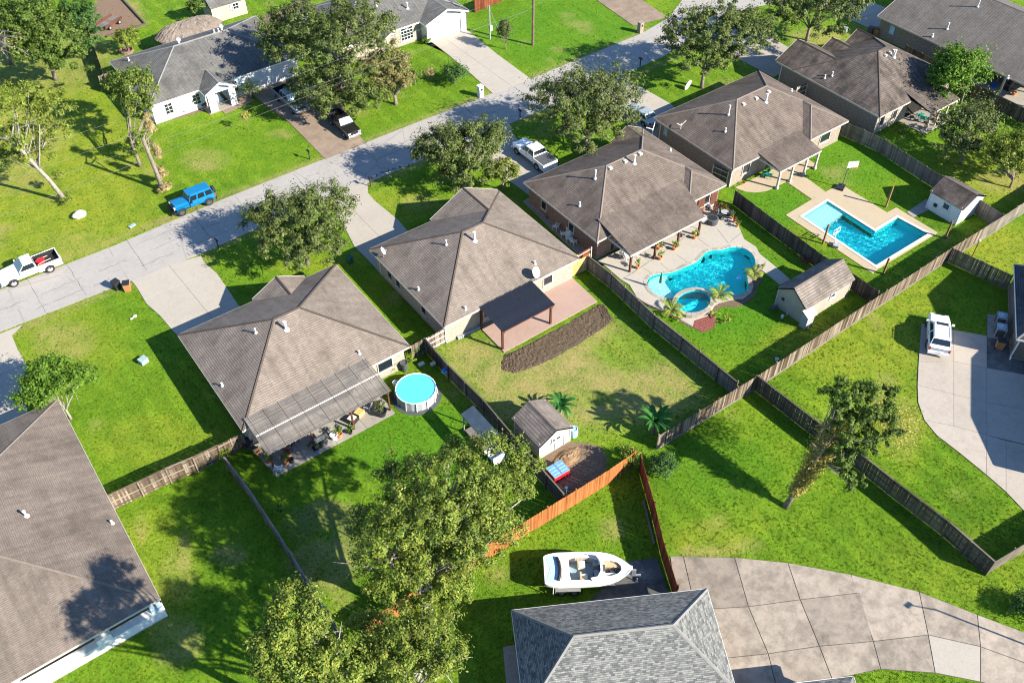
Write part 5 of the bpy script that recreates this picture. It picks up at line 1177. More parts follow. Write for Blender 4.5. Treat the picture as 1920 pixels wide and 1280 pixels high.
# white pickup with a red load, parked at the far kerb
a = (-8.05, 19.45)
vehicle('pickup_truck', 'white single cab pickup with red tub in its black bed', 'pickup truck', -7.72, 19.42, math.pi, 'car_white', L=5.75, W=2.0, hood=1.18, roof=1.86, zb=.5, wb=3.45, wr=.42, cab=(1.15, -.62), slant=(.72, .12), belt=1.22, bed=-.62, doors=1, bump='chrome')
tb = thing('plastic_tub', 'red plastic tub lying in the white pickup bed', 'tub', -6.55, 19.35, .74, .3)
MB().loft([[(.42 * k * math.cos(2 * math.pi * i / 16), .36 * k * math.sin(2 * math.pi * i / 16) , z) for i in range(16)] for k, z in ((.7, 0), (1, .45), (1.08, .47), (.9, .5), (.5, .55))]).build('tub', 'red', tb)
MB().tube([(-.5, -.3, .3), (.0, -.42, .42), (.9, -.3, .2)], .025, 5).tube([(-.5, .3, .3), (.0, .42, .42), (.9, .3, .2)], .025, 5).build('handle', 'vinyl', tb)
# blue four-door off-road car
j = vehicle('off_road_car', 'bright blue boxy off-road car with black wheels at roadside', 'car', 9.30, 20.10, math.pi, 'car_blue', L=4.55, W=1.88, hood=1.22, roof=1.90, zb=.55, wb=3.0, wr=.43, cab=(.62, -2.12), slant=(.30, .12), belt=1.22, doors=3, rim='darkgrey', flare='car_blue', bump='black',
            stations=[(2.10, .62, .62, 1.10), (2.06, .70, .58, 1.20), (1.2, .74, .55, 1.24), (.62, .86, .55, 1.25), (.55, 1, .55, 1.24), (-.5, 1, .55, 1.24), (-2.15, 1, .55, 1.24), (-2.2, .96, .6, 1.2)])
for s_ in (-1, 1): MB().box(1.45, s_ * .80, .98, 1.35, .30, .09).build('fender', 'car_blue', j, uv=False)
MB().tube([(-2.25, 0, 1.12), (-2.5, 0, 1.12)], .40, 18).build('spare_wheel', 'rubber', j, uv=False)
MB().box(-.6, 0, 1.912, 2.2, 1.2, .02).build('roof_panel', 'car_blue', j, uv=False)
# pickups on the brown driveway of the white house
vehicle('pickup_truck', 'silver blue crew cab pickup on brown driveway by white house', 'pickup truck', 26.62, 31.9, -math.pi / 2 + .03, 'car_silver', L=5.8, W=1.98, hood=1.16, roof=1.88, zb=.48, wb=3.6, wr=.4, cab=(1.25, -1.05), slant=(.7, .2), belt=1.2, bed=-1.05, doors=2, shade='sunshade', bump='chrome')
vehicle('pickup_truck', 'black pickup with pale sunshade at the brown driveway end', 'pickup truck', 29.2, 23.5, -math.pi / 2 - .02, 'car_black', L=5.5, W=1.9, hood=1.08, roof=1.72, zb=.44, wb=3.2, wr=.37, cab=(1.05, -.75), slant=(.7, .2), belt=1.12, bed=-.75, doors=1, shade='sunshade', bump='chrome')
xw, yw = w(991, 306)
vehicle('pickup_truck', 'white crew cab pickup with black bed cover before red brick house', 'pickup truck', 43.15, 5.35, math.pi / 2, 'car_white', L=5.9, W=2.0, hood=1.2, roof=1.9, zb=.5, wb=3.7, wr=.41, cab=(1.3, -1.1), slant=(.75, .2), belt=1.22, bed=-1.1, doors=2)
tc = thing('bed_cover', 'flat black cover on the bed of white crew cab pickup', 'cover', 43.15, 5.35, 0, math.pi / 2)
for i in range(3): MB().bx(-2.88 + i * .6, -.92, 1.225, -2.30 + i * .6, .92, 1.25).build('panel', 'darkgrey', tc)
vehicle('sedan', 'pale silver blue sedan parked by the L-shaped pool house', 'car', 58.2, 4.3, math.pi / 2, 'car_pale', L=4.6, W=1.78, hood=.92, roof=1.42, zb=.3, wb=2.7, wr=.32, cab=(.95, -1.75), slant=(.85, .55), belt=.95, doors=2,
        stations=[(2.28, .78, .38, .66), (2.1, .93, .3, .80), (1.2, .98, .28, .92), (.9, 1, .28, .96), (-1.6, 1, .28, .98), (-2.1, .96, .3, .95), (-2.28, .88, .36, .84)])
# white SUV on the right-hand driveway
sv = vehicle('suv', 'white sport utility vehicle with roof rails on grey driveway', 'car', 55.45, -38.5, R(36), 'car_white', L=4.75, W=1.92, hood=1.12, roof=1.78, zb=.36, wb=2.78, wr=.38, cab=(1.15, -2.2), slant=(.85, .48), belt=1.12, doors=2, rails=True)
MB().box(-.1 + .25, .0, 1.792, .34, 1.0, .03).build('sunroof', 'glass', sv, uv=False); MB().box(-2.36, 0, 1.0, .04, 1.5, .03).build('tailgate_seam', 'darkgrey', sv, uv=False)
vehicle('sedan', 'white car half hidden behind the big oak at the top', 'car', 84.6, 24.6, 2.4, 'car_white', L=4.6, W=1.8, hood=.95, roof=1.45, zb=.3, wb=2.7, wr=.32, cab=(.9, -1.7), slant=(.8, .55), belt=.98, doors=2)

# ------------------------------------------------------------ boat on its trailer
bt = thing('motor_boat', 'white open bow motor boat with cream seats on trailer', 'boat', *w(1101, 1087), 0, R(-34.6)); BL = 6.3
def sec(t):                          # half beam, sheer height and keel height along the boat, t from stern 0 to bow 1
    return 1.36 * (1 - max(0, (t - .42) / .58) ** 3.3) * (.78 + .22 * min(1, t / .14) ** .55), 1.55 + .12 * t, .78 + .34 * max(0, t - .55) ** 1.4 * 3
hull = MB(); rg = []
for t in (0, .02, .05, .09, .15, .3, .45, .6, .72, .82, .9, .95, .985, 1.0):
    b_, sh_, kz = sec(t); b_ = max(b_, .10); x = -BL / 2 + BL * t
    rg.append([(x, -b_, sh_), (x, -b_ * 1.02, sh_ - .12), (x, -b_ * .90, sh_ - .5), (x, -b_ * .55, kz + .12), (x, 0, kz), (x, b_ * .55, kz + .12), (x, b_ * .90, sh_ - .5), (x, b_ * 1.02, sh_ - .12), (x, b_, sh_)])
for r0, r1 in zip(rg, rg[1:]):
    b0 = len(hull.v); hull.v += r0 + r1
    for k in range(8): hull.f.append((b0 + k, b0 + 9 + k, b0 + 10 + k, b0 + k + 1)); hull.mi.append(0)
b0 = len(hull.v); hull.v += rg[0]; hull.f.append(tuple(b0 + i for i in range(9))); hull.mi.append(0)
hull.build('hull', 'gelcoat', bt, smooth=True, uv=False)
TS = [0, .02, .05, .08, .16, .24, .3, .4, .5, .58, .65, .72, .8, .86, .91, .96, 1.0]
left = [(-BL / 2 + BL * t, max(.08, sec(t)[0]), 0) for t in TS]; outl = [(x, -y) for x, y, _ in left] + [(x, y) for x, y, _ in left[::-1]]
ck = [(-1.9, -.80), (-1.9, .80), (-1.2, .88), (.1, .90), (.75, .62), (.75, -.62), (.1, -.90), (-1.2, -.88)]
bw = [(1.15, -.62), (1.15, .62), (1.6, .62), (2.1, .44), (2.35, .15), (2.35, -.15), (2.1, -.44), (1.6, -.62)]
dz = 1.62
dm = MB(); dm.sheet_holes(outl, [ck, bw], dz, 0, .08); dm.build('deck', 'gelcoat', bt, uv=False)
for nm, l, z in (('cockpit_liner', ck, 1.0), ('bow_liner', bw, 1.1)):
    n = len(l); b = MB(); b.add([(p[0], p[1], dz - .003) for p in l] + [(p[0], p[1], z) for p in l], [(i, (i + 1) % n, n + (i + 1) % n, n + i) for i in range(n)] + [(i, n + i, n + (i + 1) % n, (i + 1) % n) for i in range(n)]); b.build(nm, 'gelcoat', bt, uv=False)
    MB().poly([(p[0], p[1], z + .004) for p in (l if sum(l[i][0] * l[(i + 1) % n][1] - l[(i + 1) % n][0] * l[i][1] for i in range(n)) > 0 else l[::-1])]).build('floor', 'carpet', bt, uv=False)
MB().prism([(-3.12, -1.0), (-2.35, -1.1), (-2.15, -.7), (-2.05, 0), (-2.15, .7), (-2.35, 1.1), (-3.0, 1.0), (-2.75, 0)], dz + .004, dz + .02).build('swim_platform_mat', 'boatblue', bt, uv=False)
MB().tube([(-2.2, -.92, dz + .08), (-2.08, -.5, dz + .1), (-2.03, 0, dz + .11), (-2.08, .5, dz + .1), (-2.2, .92, dz + .08)], .12, 8).build('folded_canopy', 'black', bt, uv=False)
MB().prism([(-1.95, -.86), (-1.95, .86), (-1.3, .86), (-1.35, .5), (-1.35, -.5), (-1.3, -.86)], 1.0, dz + .02).build('sun_pad', 'vinyl', bt, uv=False)
for x, y in ((-.35, -.55), (-.45, .5)):
    s_ = bpy.data.objects.new('seat', None); s_.location = (x, y, 1.0); link(s_, bt)
    MB().box(0, 0, .22, .5, .5, .44).build('cushion', 'vinyl', s_, uv=False); MB().box(-.24, 0, .55, .12, .5, .42).build('backrest', 'tanvinyl', s_, uv=False)
MB().box(.55, -.45, 1.32, .35, .7, .6).box(.55, .55, 1.30, .35, .62, .6).build('console', 'midgrey', bt, uv=False)
MB().tube([(.33, -.45 + .17 * math.cos(a), 1.55 + .17 * math.sin(a)) for a in [2 * math.pi * i / 12 for i in range(13)]], .02, 5, cap=False).build('steering_wheel', 'black', bt, uv=False)
ws_ = MB(); fr = MB(); P = [(.25, -1.02), (.75, -.92), (1.0, -.45), (1.02, .0), (1.0, .45), (.75, .92), (.25, 1.02)]
for (x0, y0), (x1, y1) in zip(P, P[1:]):
    ws_.add([(x0, y0, dz + .02), (x1, y1, dz + .02), (x1 - .18, y1 * .93, dz + .36), (x0 - .18, y0 * .93, dz + .36)], [(0, 1, 2, 3)]); fr.tube([(x0 - .18, y0 * .93, dz + .36), (x1 - .18, y1 * .93, dz + .36)], .02, 5).tube([(x0, y0, dz + .02), (x0 - .18, y0 * .93, dz + .36)], .018, 5)
ws_.build('windscreen', 'boatglass' if 'boatglass' in M else 'lens', bt, uv=False); fr.build('windscreen_frame', 'white', bt, uv=False)
MB().prism([(1.18, .2), (1.18, .60), (1.6, .60), (2.08, .42), (2.3, .16), (1.9, .14)], 1.1, 1.42).build('bow_cushion', 'tanvinyl', bt, uv=False); MB().prism([(1.18, -.28), (1.18, -.60), (1.6, -.60), (2.05, -.42), (1.9, -.26)], 1.1, 1.42).build('bow_cushion', 'vinyl', bt, uv=False)
rp = MB(); pts = [(1.25 + .9 * rnd.random(), -.2 + .36 * rnd.random(), 1.18 + .25 * rnd.random()) for _ in range(34)]; rp.tube(pts, .03, 4)
MB().box(.95, .0, dz + .015, .5, .55, .02).build('walk_through_door', 'darkgrey', bt, uv=False)
tr = thing('boat_trailer', 'galvanised boat trailer under the white boat', 'trailer', *w(1101, 1087), 0, R(-34.6))
MB().bx(-2.6, -.75, .48, 2.0, -.65, .6).bx(-2.6, .65, .48, 2.0, .75, .6).bx(-2.0, -1.15, .42, -1.9, 1.15, .5).bx(-1.1, -1.15, .42, -1.0, 1.15, .5).box(2.9, 0, .54, 1.9, .12, .12).bx(1.9, -.75, .48, 2.0, .75, .6).build('frame', 'metal', tr)
for x in (-1.95, -1.05):
    for y in (-1.14, 1.14): wheel(tr, x, y, .33, .2)
for y in (-1.14, 1.14): MB().bx(-2.35, y - .13, .70, -.65, y + .13, .75).bx(-2.4, y - .13, .5, -2.35, y + .13, .74).bx(-.65, y - .13, .5, -.60, y + .13, .74).build('mudguard', 'metal', tr)
MB().bx(-2.4, -.5, .6, 1.4, -.36, .98).bx(-2.4, .36, .6, 1.4, .5, .98).build('bunk', 'carpet', tr); MB().box(3.3, 0, .9, .3, .16, .7).build('winch_post', 'metal', tr); MB().cyl(3.55, -.25, 0.1, .5, .04, 8).cyl(3.55, -.25, 0, .1, .11, 10).build('jack', 'metal', tr)
for y in (-1.3, 1.3): MB().box(-2.55, y, .95, .06, .06, .95).build('guide_post', 'white', tr)
tag(rp.build('mooring_rope', 'black'), 'tangled dark mooring rope on the bow floor of boat', 'rope'); ro = bpy.data.objects['mooring_rope']; ro.location = bt.location; ro.rotation_euler = bt.rotation_euler
# ------------------------------------------------------------ trees and plants
def leaf_mesh(name, P, D, ls, mat, rng, asp=.55, up=.35, jitter=.9, flat_=0.0):
    """one rhombic leaf clump at every point P, facing roughly along D"""
    n = len(P); N = D * (1 - flat_) + rng.normal(0, jitter * .42, (n, 3)) + np.array([0, 0, up]); N /= np.linalg.norm(N, axis=1)[:, None] + 1e-9
    A = np.cross(N, rng.normal(0, 1, (n, 3))); A /= np.linalg.norm(A, axis=1)[:, None] + 1e-9; B = np.cross(N, A)
    s_ = (ls * rng.uniform(.6, 1.4, n))[:, None]; a, b = A * s_ * .5, B * s_ * .5 * asp
    V = np.stack([P - a, P + b + N * s_ * .06, P + a, P - b + N * s_ * .06], 1).reshape(-1, 3)
    me = bpy.data.meshes.new(name); np_mesh(me, V, np.arange(4 * n).reshape(n, 4)); me.materials.append(M[mat]); return me
def crown_points(crowns, nl, rng, clump, shell=.5, flatc=.75, sprig=0.0):
    """clumps of leaves spread through ellipsoids, denser towards their outside"""
    vol = np.array([c[3] * c[4] * c[5] for c in crowns]) ** .67; vol /= vol.sum(); P, D, CC = [], [], []
    for c, f in zip(crowns, vol):
        k = max(5, int(f * nl / clump[1])); d = rng.normal(0, 1, (k, 3)); d /= np.linalg.norm(d, axis=1)[:, None]
        d[:, 2] = np.where(d[:, 2] < -.35, -d[:, 2] * .6, d[:, 2]); r = shell + (1 - shell) * rng.random(k) ** .6; r *= rng.uniform(.82, 1.08, k)
        ctr = np.array(c[:3]) + d * r[:, None] * np.array(c[3:6]); CC.append(ctr)
        m = max(3, int(nl * f / k)); rad = clump[0] * rng.uniform(.6, 1.35, k)
        q = rng.normal(0, 1, (k, m, 3)); q /= np.linalg.norm(q, axis=2, keepdims=True); q[..., 2] = np.where(q[..., 2] < -.3, -q[..., 2] * .7, q[..., 2])
        q *= np.where(rng.random((k, m, 1)) < .72, rng.uniform(.62, 1.0, (k, m, 1)), rng.random((k, m, 1)) * .7) * .92; q[..., 2] *= flatc
        pts = ctr[:, None] + q * rad[:, None, None]
        if sprig:                    # loose shoots standing out of the outline
            t = rng.random((k, m)) ** 2 * (rng.random((k, m)) < .25); pts = pts + (d[:, None] + np.array([0, 0, .45])) * (t * sprig)[..., None]
        out = q / (np.linalg.norm(q, axis=2, keepdims=True) + 1e-6) * .85 + d[:, None] * .35
        P.append(pts.reshape(-1, 3)); D.append(out.reshape(-1, 3))
    return np.concatenate(P), np.concatenate(D), np.concatenate(CC)
_seed = [11]
def tree(name, label, base, crowns, mat, nl, ls, trunk=.2, clump=(.7, 90), bark='bark', fork=.35, lean=(0, 0), limbs=12, group=None, shell=.5, extra=None, asp=.55, sprig=0.0, cat='tree', jitter=.9, thick=1.0, bare=0.0):
    """crowns: (dx, dy, z, rx, ry, rz) about the foot of the trunk"""
    _seed[0] += 1; rng = np.random.default_rng(_seed[0]); o = thing(name, label, cat, base[0], base[1], group=group)
    P, D, CC = crown_points(crowns, nl, rng, clump, shell, sprig=sprig)
    zc = max(c[2] for c in crowns); fz = zc * fork; tr = MB()
    tx, ty = lean; top = (tx * fz, ty * fz, fz)
    tr.tube([(0, 0, -.1), (tx * fz * .3 + .02, ty * fz * .3, fz * .35), (tx * fz * .7, ty * fz * .7, fz * .7), top], [trunk * 1.35, trunk, trunk * .88, trunk * .8], 8)
    tr.build('trunk', bark, o, smooth=True)
    if limbs:
        lb = MB(); idx = rng.choice(len(CC), min(limbs, len(CC)), replace=False)
        for i in idx:
            e = CC[i]; q_ = rng.uniform(.5, 1.0) if lean != (0, 0) else rng.uniform(.8, 1.0); top = (tx * fz * q_, ty * fz * q_, fz * q_); m = np.array(top) * .45 + e * .55 + np.array([0, 0, .25 * (zc - fz) * .3]) + rng.normal(0, .15, 3) * thick
            rr = trunk * .5 * rng.uniform(.6, 1.1)
            lb.tube([top, tuple(np.array(top) * .75 + m * .25 + rng.normal(0, .08, 3)), tuple(m), tuple(m * .45 + e * .55 + rng.normal(0, .12, 3)), tuple(e)], [rr, rr * .8, rr * .6, rr * .38, rr * .15], 5)
            for _ in range(2):
                q = m + rng.normal(0, 1, 3) * .16 * np.array(crowns[0][3:6]) * 2; lb.tube([tuple(m), tuple(m * .5 + q * .5 + rng.normal(0, .1, 3)), tuple(q)], [rr * .45, rr * .3, rr * .08], 4)
        lb.build('limbs', bark, o, smooth=True)
    if extra:
        for em, frac, els in extra:
            sel = rng.random(len(P)) < frac; k = bpy.data.objects.new('crown', leaf_mesh('crown', P[sel], D[sel], els, em, rng, asp, jitter=jitter)); link(k, o); P, D = P[~sel], D[~sel]
    k = bpy.data.objects.new('crown', leaf_mesh('crown', P, D, ls, mat, rng, asp, jitter=jitter)); link(k, o)
    return o
def bush(name, label, px, py, r, h, mat, nl=700, ls=.16, group=None, cat='bush', sprig=.2, asp=.5):
    x, y = w(px, py); _seed[0] += 1; rng = np.random.default_rng(_seed[0]); o = thing(name, label, cat, x, y, group=group)
    P, D, CC = crown_points([(0, 0, h * .5, r, r, h * .55)], nl, rng, (r * .45, 40), .35, sprig=sprig); P[:, 2] = np.abs(P[:, 2])
    st = MB()
    for i in range(min(5, len(CC))): st.tube([(0, 0, 0), tuple(CC[i] * .6), tuple(CC[i])], [.03, .02, .008], 4)
    st.build('stem', 'bark', o); link(bpy.data.objects.new('foliage', leaf_mesh('foliage', P, D, ls, mat, rng, asp)), o); return o
def B(px, py): return w(px, py)
def at(base, px, py, z): X, Y = w(px, py, z); return (X - base[0], Y - base[1], z)
FG = 'broad oaks along the street'
OK = dict(trunk=.22, clump=(.62, 105), fork=.3, sprig=.8, asp=.45, shell=.55)
def oak(label, foot, lobes, nl, mat='oak', ls=.235, group=FG, **k):
    b = B(*foot); tree('oak_tree', label, b, [at(b, *l[:3]) + l[3:] for l in lobes], mat, nl, ls, group=group, **{**OK, **k})
oak('round oak in front of the lattice pergola house', (577, 494), [(566, 428, 4.6, 4.6, 4.2, 3.2), (525, 410, 4.6, 3.2, 3.0, 2.6), (606, 392, 5.0, 3.4, 3.2, 2.7), (545, 462, 3.0, 3.2, 2.8, 2.2), (600, 460, 2.8, 2.8, 2.6, 2.0), (480, 415, 4.2, 1.6, 1.6, 1.4)], 34000)
oak('oak in front of the tan roofed house with pink patio', (870, 352), [(868, 285, 4.6, 4.1, 3.8, 2.9), (826, 280, 4.4, 2.8, 2.7, 2.2), (905, 262, 5.0, 3.0, 3.0, 2.4), (875, 325, 2.8, 3.2, 2.7, 1.9), (795, 290, 4.0, 1.5, 1.5, 1.3)], 30000)
oak('feathery wide oak hiding the front of red brick house', (1098, 280), [(1092, 195, 5.4, 5.0, 4.7, 3.6), (1042, 185, 4.8, 3.4, 3.2, 2.5), (1140, 180, 5.4, 4.2, 3.8, 3.0), (1100, 245, 3.2, 4.6, 3.2, 2.2), (1150, 225, 3.8, 3.0, 2.8, 2.2)], 38000, 'oak_g', .24, sprig=1.5)
oak('big oak on the front lawn of the L-shaped pool house', (1315, 165), [(1345, 70, 6.0, 5.6, 5.2, 3.7), (1290, 70, 5.4, 3.6, 3.4, 2.8), (1398, 62, 5.8, 4.0, 4.0, 3.0), (1330, 110, 4.4, 4.2, 3.2, 2.0)], 36000, 'oak', .26, fork=.4)
oak('oak in front of the stepped gable house', (1512, 76), [(1528, 25, 5.2, 5.4, 5.0, 3.2), (1480, 15, 5.2, 3.6, 3.6, 2.6), (1575, 10, 5.6, 3.8, 3.8, 2.8)], 27000, 'oak', .27, fork=.35)
oak('very large dark oak beside the brown driveway', (640, 205), [(625, 90, 7.5, 6.4, 6.0, 4.4), (560, 60, 7.5, 5.0, 5.0, 3.6), (672, 60, 8.5, 4.8, 4.8, 4.0), (640, 160, 4.2, 5.0, 4.2, 3.0), (590, 170, 3.0, 3.4, 3.2, 2.6), (690, 185, 2.6, 3.0, 2.6, 2.2), (640, 195, 2.2, 3.4, 2.4, 1.9), (530, 95, 5.5, 3.2, 3.2, 2.6)], 60000, 'oak', .27, None, trunk=.4, clump=(.7, 95), sprig=.8)
oak('bronze tinged tree next to the large dark oak', (742, 196), [(728, 128, 4.4, 3.0, 2.8, 3.0), (740, 155, 2.6, 2.4, 2.4, 2.2)], 13000, 'autumn', .25, None, sprig=.6)
b = B(943, 356); tree('small_tree', 'small yellow green tree beside the red brick house driveway', b, [at(b, 945, 325, 2.6) + (1.9, 1.8, 1.7)], 'tree_y', 5200, .18, .1, (.42, 60), fork=.4)
# group of pines and hardwoods in the upper left
b = B(20, 120); tree('pine_tree', 'bushy green pine in the far upper left corner', b, [at(b, 60, 40, 8) + (4.6, 4.4, 4.0), at(b, 10, 60, 7) + (4.0, 4.0, 3.5)], 'pine', 17000, .28, .25, (.7, 80), fork=.5, sprig=.7)
b = B(105, 150); tree('pine_tree', 'green pine beside the bare yard fence', b, [at(b, 108, 75, 7) + (3.6, 3.6, 3.4), at(b, 130, 115, 4.5) + (2.6, 2.6, 2.0), at(b, 60, 100, 6) + (3.2, 3.2, 2.6)], 'pine', 15000, .28, .22, (.65, 80), fork=.5, sprig=.7)
b = B(160, 105); tree('pine_tree', 'dark pine against the bare dirt yard', b, [at(b, 148, 45, 6.5) + (2.6, 2.6, 3.6), at(b, 165, 75, 4) + (1.8, 1.8, 2.0)], 'darkleaf', 9000, .26, .2, (.6, 80), fork=.5, sprig=.5)
b = B(125, 378); _tl = b
tree('gum_tree', 'tall pale trunk tree with sparse leaves on the left lawn', b, [at(b, 30, 190, 11) + (3.2, 3.2, 2.2), at(b, 95, 205, 10) + (2.6, 2.6, 2.0), at(b, 30, 255, 7.6) + (3.0, 3.0, 1.6), at(b, 105, 250, 7.0) + (2.2, 2.2, 1.4), at(b, 60, 290, 5.6) + (3.4, 3.0, 1.2), at(b, 20, 290, 5.4) + (2.4, 2.4, 1.0), at(b, 112, 330, 2.4) + (.6, .6, 1.3)], 'tree_y', 12500, .24, .2, (.65, 60), 'bark_lt', fork=.75, lean=(-.28, .12), limbs=26, shell=.25, thick=2)
b = B(2, 160); tree('bare_tree', 'bare white branched dead tree at the left edge', b, [at(b, 15, 100, 9) + (2.4, 2.4, 2.6), at(b, 25, 75, 11) + (1.6, 1.6, 1.6)], 'dryleaf', 240, .14, .24, (.6, 8), 'bark_lt', fork=.6, limbs=22, thick=2)
b = B(306, 357); tree('vine_covered_trunk', 'leaning dead trunk wrapped in dry vines by the lawn', b, [at(b, 303, 330, 1.2) + (.55, .55, 1.2), at(b, 296, 290, 3.6) + (.45, .45, 1.6), at(b, 282, 240, 6.6) + (.5, .5, 1.8), at(b, 307, 352, .4) + (.8, .8, .4)], 'dryleaf', 9000, .19, .22, (.34, 70), fork=.95, lean=(-.02, .10), limbs=5, asp=.3)
b = B(263, 312); tree('small_tree', 'leafy green tree against the grey roofed white house', b, [at(b, 252, 165, 6.4) + (2.7, 2.6, 2.2), at(b, 225, 160, 5.8) + (1.8, 1.8, 1.6), at(b, 262, 205, 4.8) + (1.9, 1.9, 1.8), at(b, 265, 270, 2.2) + (1.4, 1.4, 2.0)], 'tree_y', 11500, .24, .18, (.6, 65), fork=.5, extra=[('darkleaf', .3, .24)], sprig=.5)
b = B(240, 97); tree('small_tree', 'small round tree behind the grey roofed white house', b, [at(b, 238, 72, 2.2) + (1.7, 1.7, 1.4)], 'tree_y', 2600, .24, .08, (.5, 50), fork=.5)
b = B(365, 30); tree('small_tree', 'thin young tree beside the cream cottage shed', b, [at(b, 366, 15, 2.0) + (1.2, 1.2, 1.3)], 'pine', 1800, .24, .07, (.5, 50), fork=.4)
b = B(466, 244); tree('sapling', 'little yellow sapling on the white house front lawn', b, [(0, 0, 1.6, .5, .5, 1.0)], 'vine', 420, .15, .03, (.3, 30), fork=.5, limbs=4)
b = B(948, 93); tree('small_tree', 'slim ornamental tree beside the utility pole', b, [at(b, 946, 60, 2.5) + (1.0, 1.0, 1.7)], 'oak', 3000, .2, .07, (.45, 50), fork=.35)
b = B(133, 785); tree('crepe_myrtle', 'bright green tree over the lower left roof corner', b, [at(b, 105, 715, 3.2) + (2.5, 2.3, 1.5), at(b, 60, 735, 2.6) + (1.7, 1.7, 1.1), at(b, 150, 705, 3.0) + (1.5, 1.5, 1.1), at(b, 95, 695, 3.6) + (1.7, 1.6, 1.2)], 'bright', 9500, .22, .1, (.55, 60), 'bark_lt', fork=.35, sprig=.7)
# big trees in the lower middle
GG = 'large yellow green trees in the lower middle'
BT = dict(bark='bark_lt', group=GG, sprig=.45, thick=2, shell=.66, asp=.5)
b = B(805, 1170); tree('large_tree', 'largest spreading tree over the orange fence end', b, [at(b, *l[:3]) + l[3:] for l in ((835, 935, 11.0, 3.8, 3.6, 2.6), (925, 885, 10.3, 3.1, 2.9, 1.9), (780, 1000, 10.3, 3.8, 3.4, 2.5), (770, 905, 9.8, 2.5, 2.5, 1.8), (880, 990, 9.8, 3.0, 2.9, 2.0), (730, 1040, 8.6, 2.5, 2.5, 1.8), (985, 893, 9.0, 1.3, 1.3, 1.0), (820, 1070, 8.2, 2.9, 2.6, 1.7), (850, 858, 9.0, 1.5, 1.5, 1.1), (700, 975, 8.4, 1.6, 1.5, 1.1), (950, 915, 9.2, 2.0, 1.9, 1.4), (915, 1000, 8.6, 2.2, 2.0, 1.5), (745, 1085, 7.4, 2.2, 2.0, 1.5), (850, 1110, 7.0, 1.8, 1.7, 1.2))], 'tree_y', 70000, .18, .42, (.55, 100), fork=.42, limbs=44, extra=[('darkleaf', .16, .17)], **BT)
b = B(640, 1390); tree('large_tree', 'tree at the bottom edge left of the big group', b, [at(b, *l[:3]) + l[3:] for l in ((560, 1160, 13.2, 2.0, 1.9, 1.7), (535, 1225, 13.0, 2.1, 2.0, 1.7), (635, 1250, 12.0, 1.8, 1.8, 1.5), (548, 1128, 13.5, 1.1, 1.1, 1.0), (575, 1275, 12.5, 2.1, 2.0, 1.6))], 'tree_y', 25000, .17, .3, (.48, 95), fork=.62, limbs=26, extra=[('darkleaf', .13, .16)], **BT)
b = B(765, 1380); tree('large_tree', 'tree at the bottom edge below the largest tree', b, [at(b, *l[:3]) + l[3:] for l in ((745, 1215, 10.2, 2.4, 2.2, 2.0), (815, 1225, 9.6, 2.0, 2.0, 1.7), (690, 1200, 9.0, 1.9, 1.9, 1.5), (760, 1270, 10.5, 2.9, 2.7, 2.2), (800, 1160, 7.6, 1.9, 1.7, 1.2), (690, 1262, 9.5, 1.8, 1.8, 1.4))], 'tree_y', 31000, .17, .32, (.5, 95), fork=.5, limbs=28, extra=[('darkleaf', .13, .16), ('redleaf', .02, .16)], **BT)
# pine overgrown with vines on the right
b = B(1472, 950); pt_ = at(b, 1600, 760, 9.0)
o = tree('pine_tree', 'leaning pine overgrown with yellow vines beside the slanting fence', b, [at(b, 1580, 745, 9.4) + (1.9, 1.8, 1.5), at(b, 1640, 755, 9.2) + (2.0, 1.9, 1.5), at(b, 1590, 800, 8.0) + (1.9, 1.8, 1.3), at(b, 1655, 800, 8.4) + (1.6, 1.6, 1.2), at(b, 1575, 855, 6.2) + (1.1, 1.1, .9), at(b, 1605, 905, 4.4) + (.8, .8, .7), at(b, 1620, 835, 7.0) + (1.4, 1.3, 1.0), at(b, 1585, 880, 5.0) + (1.0, 1.0, .7)], 'pine', 16000, .2, .2, (.36, 80), fork=.55, lean=(pt_[0] / 9, pt_[1] / 9), limbs=18, sprig=.3)
rng = np.random.default_rng(5); t_ = rng.random(13000) ** .85; ax = np.array(pt_)[None] * t_[:, None] * .82; wd = (.20 + .85 * t_ ** .8)[:, None]
Pv = ax + rng.normal(0, .5, (13000, 3)) * wd * np.array([1, 1, .7]); keep = t_ > .16; Pv = Pv[keep]; n_ = len(Pv)
link(bpy.data.objects.new('vine', leaf_mesh('vine', Pv, rng.normal(0, 1, (n_, 3)), .19, 'vine', rng, .5)), o)
Pv = np.array(at(b, 1670, 790, 7.6))[None] + rng.normal(0, .5, (2600, 3)) * np.array([1.7, 2.2, 1.3]); link(bpy.data.objects.new('vine', leaf_mesh('vine', Pv, rng.normal(0, 1, (2600, 3)), .17, 'vine', rng, .4)), o)
# trees of the upper right
b = B(1800, 195); tree('crepe_myrtle', 'bright green tree between the two upper right houses', b, [at(b, 1800, 130, 4.8) + (3.2, 3.0, 2.8), at(b, 1780, 155, 3.8) + (2.4, 2.2, 2.0)], 'bright', 9500, .3, .14, (.8, 60), fork=.35, sprig=1.0)
b = B(1800, 306); tree('small_tree', 'grey green twiggy tree on the shady lawn', b, [at(b, 1812, 240, 3.6) + (3.4, 3.1, 2.3), at(b, 1835, 225, 3.8) + (2.4, 2.3, 2.0), at(b, 1795, 270, 2.4) + (2.6, 2.2, 1.5)], 'oak_g', 12500, .23, .14, (.62, 70), fork=.3, sprig=1.3)
b = B(1893, 352); tree('small_tree', 'loose yellow green tree at the upper right edge', b, [at(b, 1905, 285, 3.4) + (3.2, 2.9, 2.4), at(b, 1880, 300, 2.8) + (1.9, 1.9, 1.6)], 'tree_y', 8500, .25, .12, (.65, 60), fork=.3, sprig=1.0)
